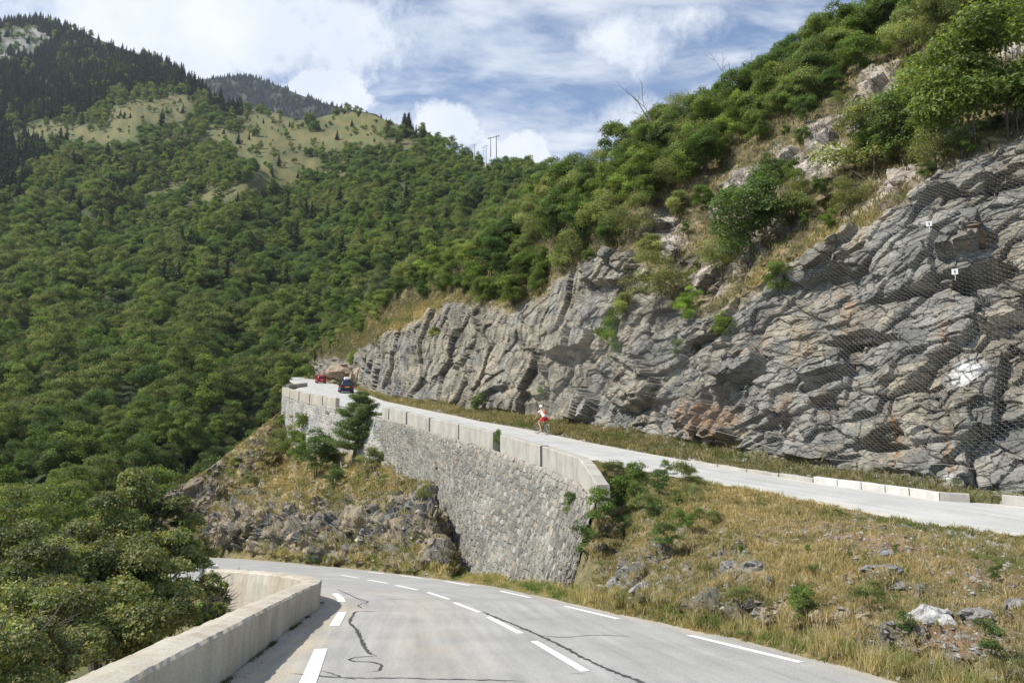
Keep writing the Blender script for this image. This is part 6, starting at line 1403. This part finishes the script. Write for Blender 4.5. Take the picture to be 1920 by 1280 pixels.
NETP = [(2150, 140), (2000, 222), (1920, 270), (1850, 308), (1760, 352), (1700, 398), (1620, 445), (1560, 478), (1500, 512), (1440, 542), (1402, 575), (1382, 615), (1350, 650), (1300, 690), (1262, 740), (1240, 795), (1330, 812), (1400, 828), (1440, 842), (1500, 860), (1560, 868), (1640, 874), (1700, 880), (1780, 878), (1830, 884), (1920, 892), (2150, 915)]
root, c0, wf = net('grey hexagonal wire netting draped over the big rock face at the right', NETP, .135, .0, 1, (1230, 2140), wire=.0038)
bot = [(1240, 797), (1330, 814), (1400, 830), (1440, 844), (1500, 862), (1560, 870), (1640, 876), (1700, 882), (1780, 880), (1830, 886), (1920, 894), (2100, 912)]
pu_ = np.array(bot, float); uu = np.linspace(1240, 2100, 200); q = wf(uu, np.interp(uu, pu_[:, 0], pu_[:, 1])); MB().tube(q - c0, .010, 5).build('edge_cable', M_WIRE, root)
uu = np.linspace(1262, 1402, 60); vv = np.interp(uu, [1262, 1300, 1350, 1382, 1402], [740, 690, 650, 615, 575]); MB().tube(wf(uu, vv) - c0, .010, 5).build('edge_cable', M_WIRE, root)
root2, c2, wf2 = net('finer wire net over the dark hollow right of the rock buttress', [(1040, 620), (1100, 575), (1180, 560), (1300, 560), (1330, 600), (1300, 690), (1240, 760), (1130, 770), (1060, 780), (1020, 760)], .15, .0, 2, (1000, 1345), wire=.0038)
# small white tags with a black mark, hung on the net
for (u, v, lb) in ((1772, 448, 'small white square tag with a black mark, the upper of the two on the net'), (1819, 536, 'small white square tag with a black mark, the lower of the two on the net')):
    p = wf(np.array([float(u)]), np.array([float(v)]))[0]; n = CL_N[int(np.abs(CL_V[:, np.searchsorted(CL_U[0], u)] - v).argmin()), np.searchsorted(CL_U[0], u)]; fw = -p / np.linalg.norm(p); fw[2] = 0; fw /= np.linalg.norm(fw); p = p + n * .06
    root = thing('marker_tag', lb, 'sign', tuple(p), math.atan2(fw[0], -fw[1])); s = .105; MB().box(-s, s, -.006, .006, -s, s, .003).build('plate', M_WHITE, root)
    mb = MB(); mb.box(-.018, .022, -.011, -.008, -.055, .02); mb.box(-.028, .030, -.011, -.008, -.005, .012); mb.lathe([(.001, 0), (.020, 0), (.020, .003), (.001, .003)], n=8); 
    vv_ = mb.v[-1]; vv_[:] = np.stack([vv_[:, 0] + .002, -.011 + vv_[:, 2], vv_[:, 1] + .045], -1)
    mb.build('mark', simple('black_paint', (.02, .02, .02)), root); MB().tube([[0, 0, -s], [.01, 0, -.22], [-.01, 0, -.33]], .012, 5).build('strap', M_WHITE, root)
# ------------------------------------------------------------------ guardrail beyond the near parapet
M_GALV = simple('galvanised_steel', (.42, .43, .44), .45, metal=.7, var=.15, bscale=8)
gl = Lc[i_end:]; gl = gl[:34]; gd = np.concatenate([[0], np.cumsum(np.linalg.norm(np.diff(gl, axis=0), axis=1))]); gp = np.concatenate([gl, zl(gl[:, 1])[:, None]], 1); gr = thing('guardrail', 'galvanised steel guardrail continuing from the end of the near parapet', 'guardrail', tuple(gp[0])); gr['kind'] = 'thing'
wprof = [(.0, .44), (-.05, .50), (-.05, .54), (0, .59), (-.05, .64), (-.05, .68), (0, .74), (.012, .74), (-.038, .68), (-.038, .64), (.012, .59), (-.038, .54), (-.038, .50), (.012, .44)]
o = sweep(lambda i, t: wprof, gp - gp[0], cap=False, step=.5).build('rail_beam', M_GALV, gr)
for s in np.arange(1.0, gd[-1], 2.0):
    c = np.array([np.interp(s, gd, gp[:, k]) for k in range(3)]) - gp[0]; MB().box(-.18, -.08, -.05, .05, -.6, .72, .008, Matrix.Translation(c)).build('post', M_GALV, gr)
# ------------------------------------------------------------------ power line supports on the ridge
M_POLE = simple('pole_concrete', (.62, .62, .60), .8); M_POLED = simple('pole_timber', (.16, .16, .17), .8)
def pole(label, u, v0, v1, y, r, mat, name='power_pole'):
    b = at(u, v1, y); t = at(u, v0, y); H = t[2] - b[2]; root = thing(name, label, 'pole', tuple(b)); MB().tube([[0, 0, -2], [0, 0, H * .5], [0, 0, H]], [r, r * .85, r * .65], 8).build('pole_shaft', mat, root); MB().box(-.9, .9, -.08, .08, H - .5, H - .35).build('cross_arm', mat, root); return root
pole('short white pole left of the other pale poles on the wooded ridge', 889, 270, 292, 330, .24, M_POLE); pole('slim white pole just left of the tallest pale pole', 906.5, 275, 294, 335, .14, M_POLE); pole('tall white pole right in front of the ridge trees', 911, 272, 304, 320, .28, M_POLE)
b = at(920, 283, 360); t = at(920, 259, 360); b2 = at(931, 284, 352); t2 = at(930.5, 256.5, 352); root = thing('power_pylon', 'dark two legged power line frame with a crossbar against the sky', 'pylon', tuple(b))
MB().tube([[0, 0, -3], t - b], [.2, .15], 6).build('leg', M_POLED, root); MB().tube([b2 - b + [0, 0, -3], t2 - b], [.22, .16], 6).build('leg', M_POLED, root); d = (t2 - t); MB().tube([t - b - d * .55, t2 - b + d * .5], .16, 6).build('crossbar', M_POLED, root)
ins = MB()
for k in (-.35, .0, .5, 1.0, 1.4): c = t - b + d * k; ins.tube([c + [0, 0, .1], c + [0, 0, .55]], .2, 5)
ins.build('insulator', M_POLED, root)

# ------------------------------------------------------------------ cars
def car(name, label, loc, rz, paint, kind):
    root = thing(name, label, 'car', tuple(loc), rz); paintm = simple(name + '_paint', paint, .28, metal=.25, spec=.6); glass = simple('car_glass', (.012, .016, .022), .06, spec=.8); tyre = simple('tyre', (.018, .018, .018), .85); rim = simple('wheel_rim', (.4, .4, .42), .35, metal=.8); blk = simple('black_trim', (.025, .025, .027), .6); red = simple('tail_lens', (.42, .012, .012), .2, spec=.7)
    if kind == 'mpv': Ln, Wd, Ht = 4.6, 1.84, 1.68; prof = [(-2.30, .42, .86, .90), (-2.26, .30, .98, 1.06), (-2.14, .24, 1.00, 1.52), (-1.95, .22, 1.00, 1.63), (-1.2, .2, 1.0, 1.68), (0., .2, .99, 1.68), (.75, .2, .97, 1.60), (1.35, .2, .95, 1.15), (1.75, .22, .88, .92), (2.15, .26, .74, .78), (2.32, .36, .58, .60)]
    else: Ln, Wd, Ht = 3.9, 1.66, 1.45; prof = [(-1.95, .40, .78, .82), (-1.91, .30, .90, .98), (-1.75, .24, .92, 1.30), (-1.5, .22, .92, 1.40), (-.7, .2, .92, 1.45), (.0, .2, .9, 1.43), (.55, .2, .88, 1.30), (1.0, .2, .86, .98), (1.4, .24, .80, .84), (1.8, .3, .66, .69), (1.95, .38, .52, .55)]
    V = []; ws = Wd / 2
    for (y, z0, zb, zr) in prof:
        e = 1 - .10 * (abs(y) / (Ln / 2)) ** 4; a = ws * e; rt = a * (.985 if zr - zb < .12 else lerp(.96, .74, min(1, (zr - zb) / .6)))
        V.append([[-a * .80, y, z0], [-a * .97, y, z0 + .12], [-a, y, lerp(z0, zb, .55)], [-a * .97, y, zb], [-rt, y, zb + (zr - zb) * .86], [-rt * .86, y, zr], [0, y, zr + .02], [rt * .86, y, zr], [rt, y, zb + (zr - zb) * .86], [a * .97, y, zb], [a, y, lerp(z0, zb, .55)], [a * .97, y, z0 + .12], [a * .80, y, z0]])
    n = len(prof); K = 13; V = np.array(V); F = []
    for i in range(n - 1):
        for k in range(K): F.append([i * K + k, i * K + (k + 1) % K, (i + 1) * K + (k + 1) % K, (i + 1) * K + k])
    mb = MB(); mb.add(V, F)
    for i, o_ in ((0, 1), (n - 1, -1)): c = V[i].mean(0); mb.add(np.concatenate([V[i], [c]]), None, [[k, (k + 1) % K, K][::-o_] for k in range(K)])
    ob = mb.build('body', paintm, root, smooth=True)
    yb = prof[0][0]; zb = prof[1][2]
    # rear window lies on the sloping tail
    a, b_ = prof[1], prof[3]; z0w, z1w = zb + .10, b_[3] - .12
    def ry(z): return np.interp(z, [prof[1][3], prof[2][3], prof[3][3]], [prof[1][0], prof[2][0], prof[3][0]]) - .025
    gw0, gw1 = ws * .80, ws * .64; M4 = [[-gw0, ry(z0w), z0w], [gw0, ry(z0w), z0w], [gw1 * 1.08, ry((z0w + z1w) / 2) - .02, (z0w + z1w) / 2 + .05], [-gw1 * 1.08, ry((z0w + z1w) / 2) - .02, (z0w + z1w) / 2 + .05], [gw1, ry(z1w), z1w], [-gw1, ry(z1w), z1w]]
    MB().add(M4, [[0, 1, 2, 3], [3, 2, 4, 5]]).build('rear_window', glass, root)
    for s in (-1, 1):
        w_ = MB()
        for (y0, y1) in ((prof[3][0] + .25, -.75 if kind == 'mpv' else -.45), ((-.68 if kind == 'mpv' else -.38), prof[6][0] - .1)):
            q = []
            for y, top in ((y0, 0), (y1, 0), (y1, 1), (y0, 1)):
                zB = np.interp(y, [p_[0] for p_ in prof], [p_[2] for p_ in prof]); zR = np.interp(y, [p_[0] for p_ in prof], [p_[3] for p_ in prof]); z_ = zB + .06 if not top else lerp(zB, zR, .80); x_ = lerp(ws * .97, ws * .78, (z_ - zB) / (zR - zB + .01) / .86 if zR > zB else 0) + .018; q.append([s * x_, y, z_])
            w_.add(q, [[0, 1, 2, 3][::s]])
        w_.build('side_window', glass, root)
        lm = MB().box(s * ws * .99 - (.20 if s > 0 else 0), s * ws * .99 + (.20 if s < 0 else 0), yb - .03, yb + .16, zb - .22, zb + (.06 if kind == 'mpv' else .1), .02); lm.build('tail_light', red, root)
        MB().box(s * (ws + .02), s * (ws + .17), .55, .63, zb + .05, zb + .2, .02).build('mirror', paintm, root)
        for yy in (-Ln * .30, Ln * .31):
            wh = MB().lathe([(.0, -.1), (.30, -.1), (.33, -.07), (.33, .07), (.30, .1), (.0, .1)], c=(s * (ws - .11), yy, .33), n=20, axis='x').build('wheel', tyre, root)
            MB().lathe([(.0, .02), (.19, .03), (.20, .0)], c=(s * (ws - .11) + s * .085, yy, .33), n=16, axis='x').build('rim', rim, wh)
    MB().box(-ws * .93, ws * .93, yb - .09, yb + .12, .30, .50 if kind == 'mpv' else .48, .03).build('bumper', paintm if kind != 'mpv' else paintm, root)
    if kind == 'mpv':
        MB().box(-ws * .60, ws * .60, yb - .035, yb + .1, zb - .20, zb - .02, .01).build('reflector_strip', simple('dark_red_strip', (.22, .015, .012), .3), root)
        MB().box(-.26, .26, yb - .06, yb - .037, zb - .20, zb - .08, .004).build('number_plate', simple('plate_yellow', (.85, .55, .03), .5), root)
        MB().tube([[-.55, -1.1, 1.70], [-.55, .5, 1.68]], .02, 6).build('roof_rail', blk, root); MB().tube([[.55, -1.1, 1.70], [.55, .5, 1.68]], .02, 6).build('roof_rail', blk, root)
        MB().box(-ws * .8, ws * .8, yb - .03, yb + .1, .34, .40, .01).build('bumper_strip', blk, root)
    else: MB().box(-.24, .24, yb - .05, yb - .035, .62, .72, .004).build('number_plate', simple('plate_white', (.7, .7, .68), .5), root)
    return root
def road_dir(y): return math.atan2((ulx(y + 6) + urx(y + 6)) - (ulx(y - 6) + urx(y - 6)), 24.) 
def onroad(u, v): return hit(u, v, zu)[0]
pc = onroad(642, 737.5); bc = car('blue_car', 'dark blue family car with a roof box driving up towards the far bend', pc + [0, 2.1, .03 + .22], -road_dir(pc[1]), (.008, .014, .045), 'mpv'); bc.rotation_euler = Euler((math.atan(.111), 0, -road_dir(pc[1])))
rb = thing('roof_box', 'pale grey roof box strapped on top of the blue car', 'roof box', (0, 0, 0)); mb = MB()
prof = [(-1.0, .20, .08), (-.93, .30, .26), (-.6, .34, .34), (.2, .34, .36), (.75, .30, .26), (1.0, .15, .08)]
V = np.array([[[-w_, y, .0], [-w_ * 1.05, y, h * .55], [-w_ * .8, y, h], [w_ * .8, y, h], [w_ * 1.05, y, h * .55], [w_, y, 0]] for (y, w_, h) in prof]); F = [[i * 6 + k, i * 6 + (k + 1) % 6, (i + 1) * 6 + (k + 1) % 6, (i + 1) * 6 + k] for i in range(5) for k in range(6)]
mb.add(V, F + [[0, 1, 2, 3], [30, 33, 32, 31]]); mb.add(V[0][[0, 3, 4, 5]], [[0, 1, 2, 3]]); mb.add(V[5][[0, 3, 4, 5]], [[3, 2, 1, 0]]); mb.build('lid', simple('box_plastic', (.62, .63, .64), .4), root and rb, smooth=False); MB().box(-.45, .45, -.6, -.5, -.08, 0.02).build('mounting_bar', simple('bar_black', (.03, .03, .03)), rb); MB().box(-.45, .45, .4, .5, -.08, 0.02).build('mounting_bar', simple('bar_black', (.03, .03, .03)), rb)
bpy.context.view_layer.update(); rb.matrix_world = bc.matrix_world @ Matrix.Translation((0, -.55, 1.76))
pc = onroad(596, 719); rc_ = car('red_car', 'small red hatchback driving ahead of the blue car near the bend', pc + [0, 2, .03 + .2], -road_dir(pc[1]), (.36, .012, .015), 'hatch'); rc_.rotation_euler = Euler((math.atan(.12), 0, -road_dir(pc[1])))

# ------------------------------------------------------------------ bicycle and rider
pc = onroad(1016, 814.5); ROTB = Euler((math.atan(.10), 0, -road_dir(pc[1]) + .16)); 
bk = thing('bicycle', 'racing bicycle ridden uphill on the upper road', 'bicycle', tuple(pc + [0, 0, .04])); bk.rotation_euler = ROTB
M_BLK = simple('bike_black', (.02, .02, .022), .5); M_SIL = simple('bike_silver', (.5, .5, .52), .3, metal=.8)
R_ = .34
for nm, yy in (('front_wheel', .52), ('rear_wheel', -.50)):
    th = np.linspace(0, 2 * math.pi, 33); ring = np.stack([0 * th, yy + R_ * np.cos(th), R_ + R_ * np.sin(th)], -1); wo = MB().tube(ring, .016, 8, cap=False).build('wheel', M_BLK, bk)
    th = np.linspace(0, 2 * math.pi, 33); ring = np.stack([0 * th, yy + (R_ - .03) * np.cos(th), R_ + (R_ - .03) * np.sin(th)], -1); sp = MB().tube(ring, .010, 6, cap=False)
    for k in range(16): a = k * math.pi / 8; sp.tube([[0.012 * (-1) ** k, yy, R_], [0, yy + (R_ - .03) * math.cos(a), R_ + (R_ - .03) * math.sin(a)]], .002, 3, cap=False)
    sp.tube([[-.05, yy, R_], [.05, yy, R_]], .02, 8); sp.build('rim', M_SIL, wo)
fr = MB(); BB = [0, -.08, .28]; ST = [0, -.22, .80]; HT_ = [0, .36, .84]; HB = [0, .39, .70]; RW = [0, -.50, R_]; FW = [0, .52, R_]
for a, b, r in ((BB, ST, .016), (BB, HB, .02), (ST, HT_, .016), (HT_, HB, .02), (HB, FW, .014), (BB, RW, .011), (ST, RW, .009), (ST, [0, -.25, .93], .013)): fr.tube([a, b], r, 8)
fr.build('frame', simple('bike_frame', (.05, .05, .06), .3, metal=.3), bk)
MB().box(-.07, .07, -.38, -.12, .93, .97, .015).build('saddle', M_BLK, bk); hb = MB(); hb.tube([HT_, [0, .44, .90]], .013, 6)
for s in (-1, 1): hb.tube([[0, .44, .90], [s * .20, .44, .90], [s * .21, .53, .89], [s * .21, .55, .82], [s * .21, .48, .77]], .013, 6)
hb.build('handlebar', M_BLK, bk); cr = MB(); cr.tube([[-.05, -.08, .28], [-.06, -.03, .12], [-.15, -.03, .12]], .012, 5); cr.tube([[.05, -.08, .28], [.06, -.13, .44], [.15, -.13, .44]], .012, 5); cr.lathe([(.0, .045), (.09, .045), (.09, .05), (0, .05)], c=(0, -.08, .28), n=16, axis='x'); cr.build('crankset', M_SIL, bk)
def skin(name, verts, edges, radii, mat, parent, root_i=0, sub=2):
    me = bpy.data.meshes.new(name); me.from_pydata([tuple(v) for v in verts], edges, []); o = bpy.data.objects.new(name, me); COL.objects.link(o); o.parent = parent; sk = o.modifiers.new('skin', 'SKIN'); sk.use_smooth_shade = True
    while len(me.skin_vertices) == 0: break
    for i, r in enumerate(radii):
        me.skin_vertices[0].data[i].radius = (r, r) if np.isscalar(r) else r
        me.skin_vertices[0].data[i].use_root = (i == root_i)
    ss = o.modifiers.new('sub', 'SUBSURF'); ss.levels = sub; ss.render_levels = sub; me.materials.append(mat); return o
rd = thing('person', 'cyclist in white and red jersey, red shorts, white helmet and orange backpack', 'person', tuple(pc + [0, 0, .04])); rd.rotation_euler = ROTB
SKIN = simple('skin', (.50, .30, .20), .55); WJ = simple('jersey_white', (.72, .68, .68), .8); RJ = simple('shorts_red', (.55, .03, .04), .8)
V = [(0, -.24, .99), (0, -.16, 1.12), (0, .02, 1.30), (0, .14, 1.42), (0, .19, 1.50), (0, .24, 1.58), (0, .26, 1.66)]; E = [(0, 1), (1, 2), (2, 3), (3, 4), (4, 5), (5, 6)]; Rr_ = [(.15, .11), (.13, .10), (.15, .10), (.13, .08), .055, .085, .09]
for s in (-1, 1):
    i0 = len(V); V += [(s * .17, .13, 1.40), (s * .22, .26, 1.18), (s * .21, .44, .97), (s * .21, .50, .91), (s * .205, .55, .88)]; E += [(3, i0), (i0, i0 + 1), (i0 + 1, i0 + 2), (i0 + 2, i0 + 3), (i0 + 3, i0 + 4)]; Rr_ += [.06, .045, .034, .030, .022]
    for f_ in range(4): j = len(V); V += [(s * (.185 + .018 * f_), .585, .885 - .004 * f_), (s * (.185 + .018 * f_), .59, .86)]; E += [(i0 + 4, j), (j, j + 1)]; Rr_ += [.010, .009]
    j = len(V); V += [(s * .175, .54, .875)]; E += [(i0 + 4, j)]; Rr_ += [.011]
    i0 = len(V); pz = .14 if s < 0 else .46; py = -.03 if s < 0 else -.13; kn = (s * .13, .22, .72) if s < 0 else (s * .14, .24, .90)
    V += [(s * .10, -.22, .95), kn, (s * .12, py - .06, pz + .10), (s * .125, py + .10, pz + .02)]; E += [(0, i0), (i0, i0 + 1), (i0 + 1, i0 + 2), (i0 + 2, i0 + 3)]; Rr_ += [.095, .065, .040, .032]
body = skin('body', V, E, Rr_, SKIN, rd)
j = skin('jersey', [(0, -.235, 1.03), (0, -.15, 1.14), (0, .02, 1.31), (0, .135, 1.42), (-.18, .13, 1.40), (-.205, .20, 1.27), (.18, .13, 1.40), (.205, .20, 1.27)], [(0, 1), (1, 2), (2, 3), (3, 4), (4, 5), (3, 6), (6, 7)], [(.165, .125), (.155, .12), (.168, .118), (.145, .095), .072, .058, .072, .058], WJ, rd)
j2 = skin('sleeve_trim', [(-.19, .16, 1.34), (-.22, .25, 1.20)], [(0, 1)], [.066, .060], RJ, rd); j3 = skin('sleeve_trim', [(.19, .16, 1.34), (.22, .25, 1.20)], [(0, 1)], [.066, .060], RJ, rd)
j4 = skin('shorts', [(0, -.24, 1.0), (-.11, -.20, .95), (-.125, .08, .80), (.11, -.20, .95), (.135, .08, .915)], [(0, 1), (1, 2), (0, 3), (3, 4)], [(.17, .13), .115, .085, .115, .085], RJ, rd)
bp = skin('backpack', [(.03, -.17, 1.24), (.03, -.02, 1.42)], [(0, 1)], [(.12, .09), (.13, .09)], simple('backpack_orange', (.85, .16, .03), .7), rd)
hm = MB(); n = 14; hv = []
for i in range(7):
    a = i / 6 * math.pi / 2
    for k in range(n): t = k * 2 * math.pi / n; hv.append([.115 * math.cos(a) * math.cos(t), .25 + .145 * math.cos(a) * math.sin(t), 1.665 + .12 * math.sin(a)])
hm.add(hv, [[i * n + k, i * n + (k + 1) % n, (i + 1) * n + (k + 1) % n, (i + 1) * n + k] for i in range(6) for k in range(n)]); hm.build('helmet', simple('helmet_white', (.85, .85, .85), .35), rd, smooth=True)
for s in (-1, 1):
    pz = .14 if s < 0 else .46; py = -.03 if s < 0 else -.13; skin('shoe', [(s * .12, py - .07, pz + .02), (s * .12, py + .12, pz + .0)], [(0, 1)], [.04, .034], simple('shoe_dark', (.03, .03, .035), .6), rd); skin('sock', [(s * .12, py - .05, pz + .05), (s * .12, py - .02, pz + .15)], [(0, 1)], [.040, .042], simple('sock_white', (.8, .8, .8), .8), rd)
mb = MB(); mb.box(-.02, .02, .335, .365, 1.60, 1.635, .005); mb.box(-.045, -.02, .325, .345, 1.645, 1.655); mb.box(.02, .045, .325, .345, 1.645, 1.655); mb.box(-.025, .025, .325, .342, 1.570, 1.578); mb.box(-.105, -.09, .23, .27, 1.60, 1.66, .004); mb.box(.09, .105, .23, .27, 1.60, 1.66, .004); mb.build('face_features', simple('face_skin', (.38, .2, .14), .6), rd)

# ------------------------------------------------------------------ thin mountain air
hz = MB().box(-1500, 1500, -60, 2600, -62, 1300).build('haze', bpy.data.materials.new('air')); tag(hz, 'thin blue mountain haze filling the valley', 'haze', kind='stuff')
m = hz.data.materials[0]; m.use_nodes = True; nt = m.node_tree; nt.nodes.clear(); out = nt.nodes.new('ShaderNodeOutputMaterial'); pv = nt.nodes.new('ShaderNodeVolumePrincipled')
pv.inputs['Color'].default_value = (.80, .88, 1.0, 1); pv.inputs['Density'].default_value = 0.00008; pv.inputs['Anisotropy'].default_value = .3; nt.links.new(pv.outputs[0], out.inputs['Volume'])
